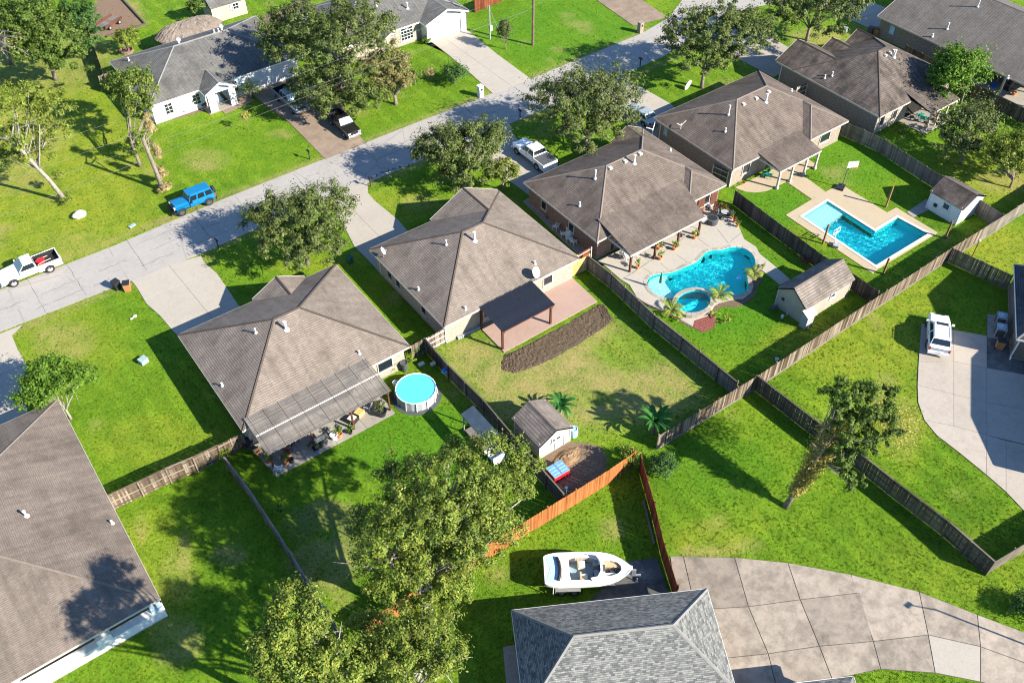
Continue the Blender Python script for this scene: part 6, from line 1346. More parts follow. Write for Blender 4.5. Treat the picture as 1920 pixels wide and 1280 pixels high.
b = B(1990, 330); tree('small_tree', 'leafy tree half outside the right edge', b, [at(b, 1975, 270, 3.6) + (3.4, 3.2, 2.6)], 'oak_g', 5000, .25, .14, (.65, 60), fork=.3)
# shrubs
bush('bush', 'small tree-like bush at the meeting of red and brown fences', 1240, 885, 1.15, 1.9, 'darkleaf', 2600, .17)
bush('vine_bush', 'green vines spilling over the fence corner', 1180, 872, .9, 2.1, 'tree_y', 1200, .16)
bush('bush', 'round dark hedge bush at the lower right edge', 1918, 1145, 1.2, 1.5, 'darkleaf', 2600, .16)
bush('bush', 'lime green upright shrub on the wide driveway lawn', 778, 160, .9, 2.3, 'bright', 1500, .2)
bush('bush', 'dry brown shrub between two green shrubs', 808, 150, .8, 1.5, 'dryleaf', 700, .16, sprig=.5)
bush('bush', 'dark green shrub beside the wide driveway', 852, 156, 1.5, 2.3, 'darkleaf', 2800, .22, sprig=.6)
bush('bush', 'low shrub at the top of wide driveway', 800, 82, .7, .8, 'bright', 600, .18)
bush('bush', 'bushy weeds at the tall tree foot', 130, 378, .9, .7, 'tree_y', 500, .2)
for px, py, r, h, m, lb in ((322, 214, .6, 1.0, 'oak_g', 'grey green shrub under left window of white house'), (346, 212, .5, .9, 'redleaf', 'reddish shrub under white house wall'), (362, 204, .6, 1.3, 'oak_g', 'pale shrub beside the middle window of white house'), (384, 202, .5, .8, 'redleaf', 'reddish shrub beside the white house door'), (438, 180, .8, 1.2, 'oak_g', 'shrub beside the feathery cycad'),
                            (700, 697, .7, .9, 'bright', 'lime green plants beside the lattice pergola'), (735, 688, .8, 1.0, 'palm', 'yellow green plants behind the round pool'), (782, 665, .6, 1.3, 'darkleaf', 'dark climbing shrub in the fence corner'), (770, 680, .6, .9, 'palm', 'yellow shrub right of the grey barrel'), (712, 768, .6, .9, 'oak_g', 'shrub at the corner of the lattice pergola patio'), (732, 742, .5, .7, 'tree_y', 'small shrub near the round pool'),
                            (420, 855, .7, 1.3, 'palm', 'yellow shrub at the end of the old fence'), (524, 960, .4, .8, 'bright', 'single small green plant in bare shade'), (452, 800, .5, .9, 'oak_g', 'shrub beside dark tub under the pergola corner'), (1500, 472, .5, .9, 'tree_y', 'shrub by orange flowers along the dark fence'), (1688, 250, .9, .9, 'tree_y', 'low bush under the stepped gable house porch'), (1090, 612, .1, .1, 'dryleaf', 'tuft on turned sod'),
                            (1352, 408, .3, .5, 'tree_y', 'first clipped plant along curved flower row'), (1175, 850, .5, .5, 'darkleaf', 'weed clump behind the orange fence')):
    if h > .2: bush('shrub', lb, px, py, r, h, m, int(450 * r * h) + 160, .15, cat='shrub')
bush('flower_bed', 'orange flowering plants along the dark fence', 1508, 494, .7, .5, 'redleaf', 420, .14, cat='flowers')
bush('flower_bed', 'small yellow leaved plant on the freeform pool lawn', 1362, 604, .35, .6, 'vine', 160, .14, cat='plant', sprig=.4)
def fronds(name, label, base, n, ln, mat, h=.3, droop=.55, wd=.30, cat='palm', leaflets=True, trunk=.09, seed=1, up=(.5, 1.1), group=None):
    rng = np.random.default_rng(seed); o = thing(name, label, cat, base[0], base[1], group=group); MB().tube([(0, 0, -.05), (.02, .02, h * .6), (0, 0, h)], [trunk * 1.3, trunk, trunk * .9], 7).build('trunk', 'bark', o)
    for i in range(n):
        a = 2 * math.pi * (i + rng.uniform(-.35, .35)) / n; el = rng.uniform(*up); l = ln * rng.uniform(.75, 1.15); pts = []; x, z = 0.0, h
        for k in range(9):
            pts.append(Vector((math.cos(a) * x, math.sin(a) * x, z))); x += math.cos(el) * l / 8; z += math.sin(el) * l / 8; el -= droop / 8 * (1 + k * .25)
        mb = MB(); sd = Vector((-math.sin(a), math.cos(a), 0))
        if leaflets:
            mb.tube(pts, [.018 - .0015 * k for k in range(9)], 3)
            for k in range(1, 8):
                for q in (.0, .33, .66):
                    p = pts[k].lerp(pts[min(8, k + 1)], q); d = (pts[min(8, k + 1)] - pts[k]).normalized(); L_2 = wd * l * .45 * math.sin(math.pi * (k + q) / 9.2)
                    for s_ in (-1, 1): e = p + (sd * s_ + d * .75) * L_2 + Vector((0, 0, -.25 * L_2)); mb.add([tuple(p - d * .03), tuple(p + d * .03), tuple(e)], [(0, 1, 2)])
        else:
            P = []
            for k, p in enumerate(pts): ww = wd * l * .5 * math.sin(math.pi * min(1, (k + .6) / 8.8)) ** .7 * (0.15 if k == 0 else 1); P += [p - sd * ww + Vector((0, 0, ww * .25)), p, p + sd * ww + Vector((0, 0, ww * .25))]
            F = []
            for k in range(8): b0 = k * 3; F += [(b0, b0 + 1, b0 + 4, b0 + 3), (b0 + 1, b0 + 2, b0 + 5, b0 + 4)]
            mb.add([tuple(p) for p in P], F)
        mb.build('frond' if leaflets else 'leaf', mat, o, uv=False)
    return o
fronds('banana_plant', 'banana plant behind the small grey shed', w(1050, 775), 13, 1.6, 'banana', 1.0, .9, .20, 'banana plant', False, .12, 3, (.5, 1.25))
fronds('banana_plant', 'banana plant against the long weathered fence', w(1224, 812), 14, 1.8, 'banana', 1.4, .8, .20, 'banana plant', False, .13, 4, (.5, 1.3))
fronds('banana_plant', 'second smaller banana shoot touching the long fence', w(1238, 800), 7, 1.3, 'banana', .9, .6, .2, 'banana plant', False, .1, 9, (.7, 1.3))
fronds('cycad', 'feathery cycad in front of the white house garage', w(470, 182), 26, 1.8, 'palm', .9, .9, .3, 'cycad', True, .16, 5)
fronds('pool_palm', 'yellowing palm left of the round spa', w(1258, 588), 12, 1.5, 'palm', .4, .9, .42, 'palm', True, .1, 6)
fronds('pool_palm', 'palm between freeform pool and round spa', w(1347, 560), 14, 1.4, 'palm', .45, .9, .42, 'palm', True, .1, 7)
fronds('pool_palm', 'palm in raised bed on the right of freeform pool', w(1412, 520), 12, 1.2, 'palm', .5, .9, .42, 'palm', True, .09, 8)
fronds('pool_palm', 'small palm on mulch right of the spa', w(1338, 592), 8, .6, 'palm', .2, .8, .4, 'palm', True, .06, 10)
for i, (px, py, r, h) in enumerate(((1430, 505, .4, .5), (1268, 600, .45, .45), (1330, 575, .4, .4), (1345, 555, .5, .5))): bush('shrub', ['shrub in the raised bed behind freeform pool', 'yellow shrub near dark fence left of spa', 'shrub between spa and mulch bed', 'shrub under the middle pool palm'][i], px, py, r, h, 'palm', 180, .14, cat='shrub')
# ------------------------------------------------------------ street furniture, garden things and small objects
# utility poles and wires
pA, pB = w(999, 85), w(919, 74); HP = 10.5
up = thing('utility_pole', 'tall brown wooden utility pole on the lawn across the street', 'utility pole', *pA)
MB().tube([(0, 0, 0), (0, 0, HP)], [.19, .13], 10).build('pole', 'wood_pole', up)
MB().box(0, 0, HP - .5, .12, 2.4, .12).build('crossarm', 'wood_pole', up)
u2 = thing('service_pole', 'pale metal service pole with meter and guy wire by wide driveway', 'utility pole', *pB)
MB().tube([(0, 0, 0), (0, 0, 4.6)], [.10, .08], 8).build('pole', 'midgrey', u2); MB().box(.1, -.12, 1.6, .3, .2, .7).build('meter_box', 'white', u2); MB().tube([(0, 0, 4.2), (1.1, -1.5, 0)], .025, 4).build('guy_wire', 'metal', u2); MB().tube([(0, 0, 4.6), (-.25, 0, 4.8), (-.28, 0, 4.3)], .035, 5).build('weather_head', 'metal', u2)
def wire_run(label, pts, z, sag=.5, r=.008):
    o = thing('overhead_wire', label, 'wire', *w(*pts[0], z)); ox, oy = w(*pts[0], z)
    P = []
    for a, b in zip(pts, pts[1:]):
        A, B_ = w(*a, z), w(*b, z)
        for i in range(14): t = i / 14; P.append((A[0] + (B_[0] - A[0]) * t - ox, A[1] + (B_[1] - A[1]) * t - oy, z - sag * 4 * t * (1 - t)))
    e = w(*pts[-1], z); P.append((e[0] - ox, e[1] - oy, z)); MB().tube(P, r, 4).build('wire', 'wire', o)
wire_run('topmost of four overhead wires crossing the left lawns', [(-300, 405), (860, 1)], 9.6, .1)
wire_run('second of four overhead wires from the top', [(-300, 452), (900, 14)], 9.0, .1)
wire_run('third of four overhead wires from the top', [(-300, 472), (990, 20)], 8.0, .1)
wire_run('lowest of four overhead wires across white house lawn', [(-300, 522), (930, 40)], 6.6, .1)
wire_run('overhead wire over the lawn by the wide garage', [(862, 92), (1000, 12), (1070, -30)], 5.4, .1)
# mailboxes
def mailbox(label, px, py):
    o = thing('mailbox', label, 'mailbox', *w(px, py)); MB().box(0, 0, .5, .09, .09, 1.0).build('post', 'black', o); mb = MB()
    mb.loft([[(x, .11 * math.cos(a), 1.08 + .13 * math.sin(a)) for a in [math.pi * i / 8 for i in range(9)]] + [(x, -.11, 1.0), (x, .11, 1.0)] for x in (-.02, .02)])
    q = MB().loft([[(.1 * math.cos(a), y, 1.12 + .12 * math.sin(a)) for a in [math.pi * i / 8 for i in range(9)]] + [(-.1, y, 1.0), (.1, y, 1.0)] for y in (-.25, .25)]); q.build('box', 'black', o); MB().box(.115, .1, 1.14, .02, .04, .16).build('flag', 'lens_red', o)
for lb, px, py in (('black mailbox beside the pergola house driveway', 410, 466), ('black mailbox beside the tan house driveway', 695, 350), ('black mailbox by the red brick house driveway', 975, 222), ('black mailbox by the L-shaped pool house driveway', 1200, 125), ('pale mailbox at the brown driveway end', 581, 299)): mailbox(lb, px, py)
for lb, px, py, m in (('white brick mailbox pillar at the wide driveway end', 901, 181, 'white'), ('tan brick mailbox pillar at the top brown driveway', 1200, 61, 'brick_tan')):
    o = thing('mailbox_pillar', lb, 'mailbox', *w(px, py)); MB().box(0, 0, .7, .6, .6, 1.4).build('pillar', m, o); MB().box(0, 0, 1.43, .68, .68, .08).build('cap', m, o); MB().box(.02, -.31, 1.05, .24, .05, .26).build('mail_door', 'black', o)
# bins at the kerb and elsewhere
def bin_(label, px, py, m, lid, rz=0, xy=None):
    o = thing('wheeled_bin', label, 'bin', *(xy or w(px, py)), 0, rz); MB().box(0, 0, .5, .55, .6, .9, 0, 0, 1.12).build('body', m, o); MB().box(0, -.02, .98, .66, .72, .07).build('lid', lid, o)
    for s_ in (-1, 1): MB().tube([(s_ * .2, .3, .1), (s_ * .28, .3, .1)], .1, 10).build('wheel', 'rubber', o)
    MB().tube([(-.22, .36, .92), (.22, .36, .92)], .02, 5).build('handle', lid, o)
bin_('round shouldered black bin at the kerb', 221, 541, 'black', 'black', .3); bin_('brown wheeled bin with black lid at the kerb', 241, 544, 'brown', 'black', -.4)
bin_('brown bin with black lid beside the slate roofed house', 0, 0, 'brown', 'black', R(34), w(1872, 652)); bin_('dark bin beside the far right house corner', 1631, 64, 'darkgrey', 'black', .1); bin_('second dark bin beside far right house wall', 1642, 66, 'brown', 'black', .1)
# outdoor units on a pad
pd = MB().prism(ws([(1851, 590), (1890, 594), (1891, 640), (1851, 634)]), -.05, .09); struct('equipment_pad', pd, 'patio')
for lb, px, py in (('upper of two pale air conditioner units by brick wall', 1872, 607), ('lower of two pale air conditioner units by brick wall', 1871, 628)):
    x, y = w(px, py); o = thing('air_conditioner', lb, 'air conditioner', x, y, .09, R(34)); MB().box(0, 0, .52, .86, .86, 1.04).build('casing', 'midgrey', o)
    for s_ in range(4): a = s_ * math.pi / 2; MB().box(.435 * math.cos(a), .435 * math.sin(a), .5, .02, .66, .8, a).build('coil_grille', 'darkgrey', o)
    MB().cyl(0, 0, 1.04, 1.07, .36, 18).build('fan_guard', 'blue' if False else 'boatblue', o); MB().cyl(0, 0, 1.07, 1.12, .11, 12).build('fan_motor', 'lens', o)
    for k in range(6): a = k * math.pi / 3; MB().box(.22 * math.cos(a), .22 * math.sin(a), 1.08, .26, .02, .02, a).build('guard_spoke', 'midgrey', o)
# utility boxes and stones
def ubox(label, px, py, sz, m, cat='utility box'):
    o = thing('utility_box', label, cat, *w(px, py), 0, .3); MB().box(0, 0, sz[2] / 2, sz[0], sz[1], sz[2], 0, 0, .94).build('body', m, o); MB().box(0, -.02, sz[2] + .02, sz[0] + .04, sz[1] + .04, .05).build('lid', m, o)
ubox('dark green utility box between the two tan roofed houses', 657, 492, (.5, .5, .75), 'green_box'); ubox('pale grey green utility box on the left lawn', 270, 679, (.7, .6, .45), 'grey_green'); ubox('small green box on left lawn edge near street', 248, 424, (.7, .35, .08), 'grey_green'); ubox('green utility box on far lawn beside oak', 1583, 62, (.5, .5, .7), 'grey_green')
for lb, px, py, r in (('larger white stone on the lower left lawn', 253, 594, .22), ('smaller white stone on the lower left lawn', 247, 598, .16), ('pale boulder on the far left lawn', 150, 406, .75), ('pale stone heap at vine trunk foot', 309, 354, .6)):
    o = tag(MB().blob(0, 0, r * .35, r, r * .7, r * .5, 12, 7, 0, .25).build('boulder', 'stone', loc=(*w(px, py), 0)), lb, 'stone')
# satellite dishes
def dish(label, x, y, z, r, az, parent=None, mastm='metal'):
    o = thing('satellite_dish', label, 'satellite dish', x, y, z); d = Vector((math.cos(az), math.sin(az), .55)).normalized(); u = Vector((-math.sin(az), math.cos(az), 0)); v = d.cross(u); c = Vector((0, 0, .75))
    rg = [[tuple(c + (u * math.cos(a) * r * k + v * math.sin(a) * r * 1.1 * k) + d * (.18 * r * k * k)) for a in [2 * math.pi * i / 20 for i in range(20)]] for k in (.02, .4, .7, 1.0)]
    mb = MB().loft(rg, 0, False); mb.build('reflector', 'white', o, smooth=True); MB().tube([(0, 0, -.05), (0, 0, .7)], .03, 6).tube([tuple(c - v * r * .9), tuple(c + d * r * .9 - v * r * .2)], .02, 5).box(*(c + d * r * .95 - v * r * .2), .1, .1, .12).build('arm', mastm, o)
def onroof(h, px, py, zf): x, y, z = h.on_roof(px, py, zf); return h.x + x, h.y + y, z
z3f = lambda x, d: hipz(x, d, 15.4, 13.1, .5); z5f = lambda x, d: hipz(x, d, 17.1, 12.4, .5)
dish('small white satellite dish on the left eave of tan house', *onroof(h3, 719, 482, z3f), .36, -.6); dish('large satellite dish on tan house roof above the pink patio', *onroof(h3, 1004, 522, z3f), .5, -1.2)
o = thing('antenna', 'white forked antenna on pool house roof corner', 'antenna', *onroof(h5, 1276, 242, z5f)); MB().tube([(0, 0, -.05), (0, 0, .7)], .03, 5).tube([(-.5, .2, .8), (0, 0, .45), (.6, -.1, .9)], .035, 5).build('mast', 'white', o)
o = thing('lawn_sign', 'white tilted oval sign on the oak lawn', 'sign', *w(1289, 167)); MB().loft([[(.5 * math.cos(a), y, .55 + .45 * math.sin(a) + .3 * math.cos(a)) for a in [2 * math.pi * i / 18 for i in range(18)]] for y in (-.03, .03)]).build('board', 'white', o); MB().tube([(0, 0, 0), (0, 0, .3)], .03, 5).build('stake', 'metal', o)
# round above-ground pool
cx, cy = w(781, 742); ap = thing('round_pool', 'round above ground pool with pale blue water', 'swimming pool', cx, cy); r = 1.72
n = 24; rr = lambda q: [(q * math.cos(2 * math.pi * i / n), q * math.sin(2 * math.pi * i / n)) for i in range(n)]
wl = MB(); wl.loft([[(x, y, 0) for x, y in rr(r + .03)], [(x, y, .95) for x, y in rr(r)]], 0, False); wl.build('wall', 'midgrey', ap); li = MB(); li.loft([[(x, y, .95) for x, y in rr(r - .05)], [(x, y, .03) for x, y in rr(r - .05)]], 0, True); li_ = li.build('liner', 'liner', ap)
MB().tube([(r * math.cos(2 * math.pi * i / n), r * math.sin(2 * math.pi * i / n), .98) for i in range(n + 1)], .05, 6, cap=False).build('top_rail', 'white', ap)
water_sheet(ap, rr(r - .25), .86, amp=.002); li_.cycles.is_caustics_receiver = True
for i in range(12): a = 2 * math.pi * i / 12; MB().tube([((r + .05) * math.cos(a), (r + .05) * math.sin(a), .95), ((r + .12) * math.cos(a), (r + .12) * math.sin(a), .02)], .03, 5).build('leg', 'white', ap)
gm = [(cx + x, cy + y) for x, y in rr(2.15)]; EXCL.append(gm); struct('pool_groundsheet', MB().prism(gm, -.05, .02), 'darkgrey')
def pot(name, label, px, py, r, h, m, cat='planter', plant=None, z=0, pr=.4, ph=.6, xy=None, group=None):
    x, y = xy or w(px, py, z); o = thing(name, label, cat, x, y, z, group=group); MB().lathe(0, 0, [(0, 0), (r * .75, 0), (r, h), (r * 1.08, h), (r * 1.08, h + .04), (r * .9, h + .04), (r * .88, h - .05), (0, h - .05)], 14).build('pot', m, o)
    if plant:
        _seed[0] += 1; rng = np.random.default_rng(_seed[0]); P, D, _ = crown_points([(0, 0, h + ph * .5, pr, pr, ph * .5)], 220, rng, (pr * .5, 24), .3, sprig=.2); link(bpy.data.objects.new('foliage', leaf_mesh('foliage', P, D, .13, plant, rng)), o)
    return o
pot('pool_pump', 'white pool filter left of the round pool', 743, 727, .25, .7, 'white', 'pump'); pot('bucket', 'white bucket at the near left of round pool', 759, 752, .2, .55, 'white', 'bucket'); pot('flower_pot', 'pot with green plant against the round pool', 769, 754, .2, .3, 'terra', plant='bright', pr=.3, ph=.4); pot('bucket', 'white lidded tub at the near right of round pool', 786, 754, .3, .4, 'white', 'bucket')
pot('barrel', 'tall grey barrel behind the round pool', 759, 694, .33, 1.0, 'darkgrey', 'barrel')
for lb, px, py in (('flat white slab behind the round pool', 790, 684), ('white block under the dark fence', 813, 683)): tag(MB().box(0, 0, .12, .55, .3, .2).build('block', 'white', loc=(*w(px, py), 0)), lb, 'block')
o = thing('pool_toy', 'crumpled blue inflatable toy hanging on the dark fence', 'toy', *w(838, 706), .9)
for k in range(9): MB().blob(rnd.uniform(-.4, .4), rnd.uniform(-.15, .1), rnd.uniform(-.3, .5), .24, .14, .2, 9, 6, 0, .2).build('lobe', 'blue' if k % 4 else 'lblue', o, smooth=True)
# covered garden swing by the dark fence
sw = thing('garden_swing', 'slate roofed garden stand with white bench by dark fence', 'garden stand', *w(905, 838), 0, 0)
c4 = [w(870, 773, 2.3), w(895, 762, 2.5), w(930, 818, 2.5), w(908, 830, 2.3)]; ox, oy = sw.location.x, sw.location.y
cx4, cy4 = sum(p[0] for p in c4) / 4 - ox, sum(p[1] for p in c4) / 4 - oy
MB().add([(cx4 - .62, cy4 - 1.9, 2.25), (cx4 + .62, cy4 - 1.9, 2.5), (cx4 + .62, cy4 + 1.9, 2.5), (cx4 - .62, cy4 + 1.9, 2.25), (cx4 - .62, cy4 - 1.9, 2.19), (cx4 + .62, cy4 - 1.9, 2.44), (cx4 + .62, cy4 + 1.9, 2.44), (cx4 - .62, cy4 + 1.9, 2.19)], [(0, 1, 2, 3), (7, 6, 5, 4), (0, 4, 5, 1), (1, 5, 6, 2), (2, 6, 7, 3), (3, 7, 4, 0)]).build('roof', 'metal_slate', sw)
for y in (-1.7, 1.7):
    for x in (-.5, .5): MB().box(cx4 + x, cy4 + y, 1.1, .09, .09, 2.2).build('post', 'wood_slat', sw)
MB().bx(cx4 - .55, cy4 - 2.5, .5, cx4 + .55, cy4 - 1.2, .58).bx(cx4 - .55, cy4 - 2.55, .0, cx4 + .55, cy4 - 2.48, .95).bx(cx4 + .5, cy4 - 2.5, .0, cx4 + .56, cy4 - 1.2, .9).build('bench', 'white', sw)
for k in range(4): MB().bx(cx4 - .5, cy4 - 2.45 + k * .14, .60, cx4 + .5, cy4 - 2.35 + k * .14, .63).build('slat', 'white', sw)
MB().bx(cx4 - .5, cy4 - 1.0, .35, cx4 + .5, cy4 + 1.6, .42).build('shelf', 'wood_slat', sw)
for k, (lb, px, py) in enumerate((('grey stone block left of stone group by garden stand', 925, 838), ('grey stone block behind the stone group', 935, 828), ('grey stone block nearest the dark fence', 938, 840))): tag(MB().box(0, 0, .12, .4, .35, .24, .4 * k).build('block', 'midgrey', loc=(*w(px, py), 0)), lb, 'block')
# things on the lattice pergola patio
def chair(label, px, py, rz, m, lm=None, z=.06, name='chair', cat='chair', lounge=False, xy=None, group=None):
    o = thing(name, label, cat, *(xy or w(px, py, z)), z, rz, group); lm = lm or m; sl_ = 1.1 if lounge else .5
    MB().bx(-.26, -.25, .40, -.26 + sl_, .25, .45).build('seat', m, o); MB().add([(-.24, -.25, .45), (-.24, .25, .45), (-.44, .25, .95), (-.44, -.25, .95), (-.28, -.25, .45), (-.28, .25, .45), (-.48, .25, .95), (-.48, -.25, .95)], [(0, 1, 2, 3), (7, 6, 5, 4), (0, 3, 7, 4), (1, 5, 6, 2), (3, 2, 6, 7)]).build('backrest', m, o)
    for x in (-.22, -.3 + sl_):
        for y in (-.22, .22): MB().box(x, y, .2, .045, .045, .4).build('leg', lm, o)
    for y in (-.29, .29): MB().bx(-.35, y - .03, .62, .22, y + .03, .66).bx(.16, y - .03, .4, .2, y + .03, .62).build('armrest', lm, o)
    return o
def grill(label, x, y, rz, m='black', z=.06):
    o = thing('barbecue_grill', label, 'grill', x, y, z, rz); MB().box(0, 0, .42, 1.1, .55, .75).build('cabinet', m, o); MB().loft([[(xx, .28 * math.cos(a), .82 + .3 * math.sin(a)) for a in [math.pi * i / 8 for i in range(9)]] for xx in (-.42, .42)]).build('lid', m, o); MB().box(-.62, 0, .8, .35, .5, .04).box(.62, 0, .8, .35, .5, .04).build('side_shelf', 'darkgrey', o); MB().tube([(-.3, -.3, 1.0), (.3, -.3, 1.0)], .02, 5).build('handle', 'metal', o)
    for xx in (-.4, .4): MB().tube([(xx - .03, -.25, .09), (xx + .03, -.25, .09)], .09, 10).build('wheel', 'rubber', o)
g_ = w(601, 836); grill('dark covered barbecue grill at the lattice pergola edge', g_[0], g_[1], 0, 'darkgrey')
for i, (px, py, r, h, m, pl, lb) in enumerate(((591, 843, .2, .35, 'black', 'tree_y', 'black pot left of three pots before the grill'), (601, 838, .2, .35, 'black', 'darkleaf', 'black pot middle of three pots before the grill'), (611, 832, .2, .35, 'black', None, 'empty black pot right of three before the grill'), (637, 818, .26, .4, 'terra', 'bright', 'terracotta pot with leafy plant on pergola patio'), (627, 822, .3, .5, 'white', None, 'square white planter on pergola patio'), (657, 812, .2, .3, 'black', 'bright', 'small potted plant right of terracotta pot'), (716, 777, .45, .5, 'black', 'oak_g', 'large potted plant at the pergola patio corner'),
        (537, 870, .24, .35, 'brown', 'bright', 'brown pot near the white patio figure'), (547, 866, .22, .4, 'black', None, 'black round pot at pergola patio end'), (467, 835, .42, .6, 'black', None, 'big black tub beside the old fence'), (505, 865, .3, .3, 'terra', 'bright', 'leafy pot at the lower pergola corner'), (540, 855, .3, .4, 'brown', 'redleaf', 'reddish plant in pot under pergola edge'))): pot('flower_pot', lb, px, py, r, h, m, plant=pl, z=.05)
o = thing('fire_pit', 'square black fire pit table on pergola patio', 'fire pit', *w(661, 789, .05), .05, .4); MB().box(0, 0, .2, .8, .8, .4).build('base', 'black', o); MB().box(0, 0, .42, .6, .6, .04).build('tray', 'stone', o)
tag(MB().box(0, 0, .22, .7, .6, .44, .4).build('wood_crate', 'wood_new', loc=(*w(674, 777, .05), .05)), 'pale wooden crate behind the fire pit', 'crate')
chair('grey lounge chair on the shaded end of pergola patio', 690, 768, 2.2, 'midgrey'); chair('white metal garden chair on lower pergola patio end', 524, 884, 1.0, 'white', z=.05); chair('dark chair under the lattice pergola left end', 478, 846, .5, 'darkgrey'); chair('brown wooden chair beside the black tub', 486, 852, .2, 'wood_post')
o = thing('bicycle', 'dark bicycle leaning at the lattice pergola post', 'bicycle', *w(552, 843), 0, .6)
for x in (-.5, .5): MB().tube([(x + .32 * math.cos(a), 0, .33 + .32 * math.sin(a)) for a in [2 * math.pi * i / 14 for i in range(15)]], .02, 5, cap=False).build('wheel', 'rubber', o)
MB().tube([(-.5, 0, .33), (-.15, 0, .8), (.35, 0, .8), (.5, 0, .33)], .02, 5).tube([(-.15, 0, .8), (0, 0, .3), (.35, 0, .8)], .02, 5).build('frame', 'black', o); MB().box(-.17, 0, .88, .25, .12, .05).build('saddle', 'black', o); MB().tube([(.33, -.28, .95), (.33, .28, .95)], .018, 5).build('handlebar', 'black', o)
# things behind the pink patio house
o = thing('paver_stack', 'stack of terracotta and grey pavers by the tan house wall', 'pavers', *w(876, 628))
for i in range(12):
    for k in range(2): MB().box(-.9 + i * .22 - .0, .35 - k * .3, .13 + rnd.uniform(0, .05), .19, .26, .26, rnd.uniform(-.1, .1)).build('paver', ('terra' if k == 0 else 'midgrey'), o)
o = thing('rubble_pile', 'pile of grey stones at the dark patio cover', 'stones', *w(888, 612))
for i in range(16): MB().blob(rnd.uniform(-.6, .9), rnd.uniform(-.3, .4), .12 + rnd.uniform(0, .45), .2, .17, .16, 8, 5, 0, .4).build('stone', 'midgrey', o)
o = thing('water_barrel', 'blue plastic drum right of the small grey shed', 'drum', *w(1075, 815)); MB().lathe(0, 0, [(0, 0), (.36, 0), (.38, .3), (.36, .6), (.34, .85), (.30, .86), (.28, .78), (0, .78)], 16).build('drum', 'lblue', o)
x, y = w(1046, 889); o = thing('storage_box', 'red storage box with pale blue lid on bare dirt', 'storage box', x, y, 0, -.03); MB().box(0, 0, .32, 1.5, 1.15, .62).build('body', 'red', o)
for s_ in (-1, 1): MB().box(s_ * .38, .05, .66, .72, 1.2, .06).build('lid_panel', 'bluelid', o); [MB().box(s_ * .38, -.3 + k * .3, .70, .6, .04, .02).build('rib', 'lblue', o) for k in range(3)]
o = thing('pipe_stub', 'short pale pipe standing on the dirt by orange fence', 'pipe', *w(1061, 926)); MB().cyl(0, 0, 0, .9, .14, 12).build('pipe', 'lens', o)
dp = ws([(1015, 866), (1062, 842), (1090, 845), (1105, 852), (1070, 870), (1045, 868)]); sp_ = MB(); n = len(dp); c_ = (sum(p[0] for p in dp) / n, sum(p[1] for p in dp) / n)
vs2 = []; fs2 = []
for i in range(14):
    for k in range(10): a = 2 * math.pi * i / 14; q = k / 9; vs2.append((c_[0] + 1.25 * q * math.cos(a) * (1 + .2 * math.sin(3 * a)), c_[1] + .8 * q * math.sin(a), (.3 * (1 - q ** 1.5) + rnd.uniform(-.05, .05) * (k < 9)) + .01))
for i in range(14):
    for k in range(9): j = (i + 1) % 14; fs2.append((i * 10 + k, i * 10 + k + 1, j * 10 + k + 1, j * 10 + k))
tag(MB().add(vs2, fs2).build('dirt_mound', 'dirt_orange'), 'low mound of loose orange dirt beside small shed', 'dirt', kind='stuff')
# freeform pool deck
GP = 'potted palms on the pool deck'
for lb, px, py, r in (('potted palm nearest the dark pine fence', 1195, 503, .2), ('potted palm at the second patio post', 1237, 486, .24), ('tall leafy pot behind second potted palm', 1235, 467, .22), ('round potted shrub by pool joint', 1264, 468, .22), ('potted plant at the right patio post', 1302, 447, .22)): pot('flower_pot', lb, px, py, r, .35, 'terra', plant='palm', z=.055, pr=.35, ph=.7, group=GP)
x, y = w(1335, 418, .055); o = thing('hot_tub_table', 'round dark wicker table on the pool deck', 'table', x, y, .055); MB().lathe(0, 0, [(0, 0), (.55, 0), (.6, .35), (.62, .62), (.5, .66), (0, .66)], 18).build('drum', 'darkgrey', o); MB().cyl(0, 0, .66, .68, .45, 16).build('top', 'black', o)
o = thing('hammock_frame', 'curved white sling frame beside the wicker table', 'sling', *w(1316, 425, .055), .055, .2); MB().tube([(-.5, 0, 0), (-.5, 0, .7), (-.2, 0, .85), (.6, 0, .85), (.8, 0, .6)], .03, 6).build('frame', 'white', o); MB().box(.1, 0, .82, .8, .5, .03).build('sling', 'midgrey', o)
for i, (px, py, rz) in enumerate(((1312, 395, .5), (1330, 392, .3), (1352, 408, -1), (1360, 412, 2.2), (1368, 405, 1.0))): chair(['white deck chair nearest the brick shutters', 'second white deck chair by brick wall', 'dark deck chair left of small table', 'dark deck chair right of small table', 'deck chair by the flower row'][i], px, py, rz, 'white' if i < 2 else 'darkgrey', z=.055, lounge=i < 2)
o = thing('side_table', 'small round table between dark deck chairs', 'table', *w(1357, 407, .055), .055); MB().cyl(0, 0, .68, .71, .4, 14).build('top', 'midgrey', o); MB().cyl(0, 0, 0, .68, .04, 6).cyl(0, 0, 0, .03, .25, 10).build('leg', 'midgrey', o)
row = [(1341, 388), (1349, 389), (1357, 393), (1362, 399), (1367, 404), (1372, 410), (1377, 417), (1382, 425), (1340, 396), (1350, 400)]
for i, (px, py) in enumerate(row): pot('flower_pot', ('first pot of the curved flower row, next to brick wall', 'second pot of the curved flower row from brick wall', 'third pot of the curved flower row from brick wall', 'fourth pot of the curved flower row from brick wall', 'fifth pot of the curved flower row from brick wall', 'sixth pot of the curved flower row from brick wall', 'last but one pot of the curved flower row', 'last pot of the curved flower row, at deck edge', 'inner pot beside the white deck chairs', 'inner pot behind the small round table')[i], px, py, .14, .22, 'terra', plant=('redleaf', 'tree_y')[i % 2], z=.055, pr=.22, ph=.35, group='curved row of flower pots')
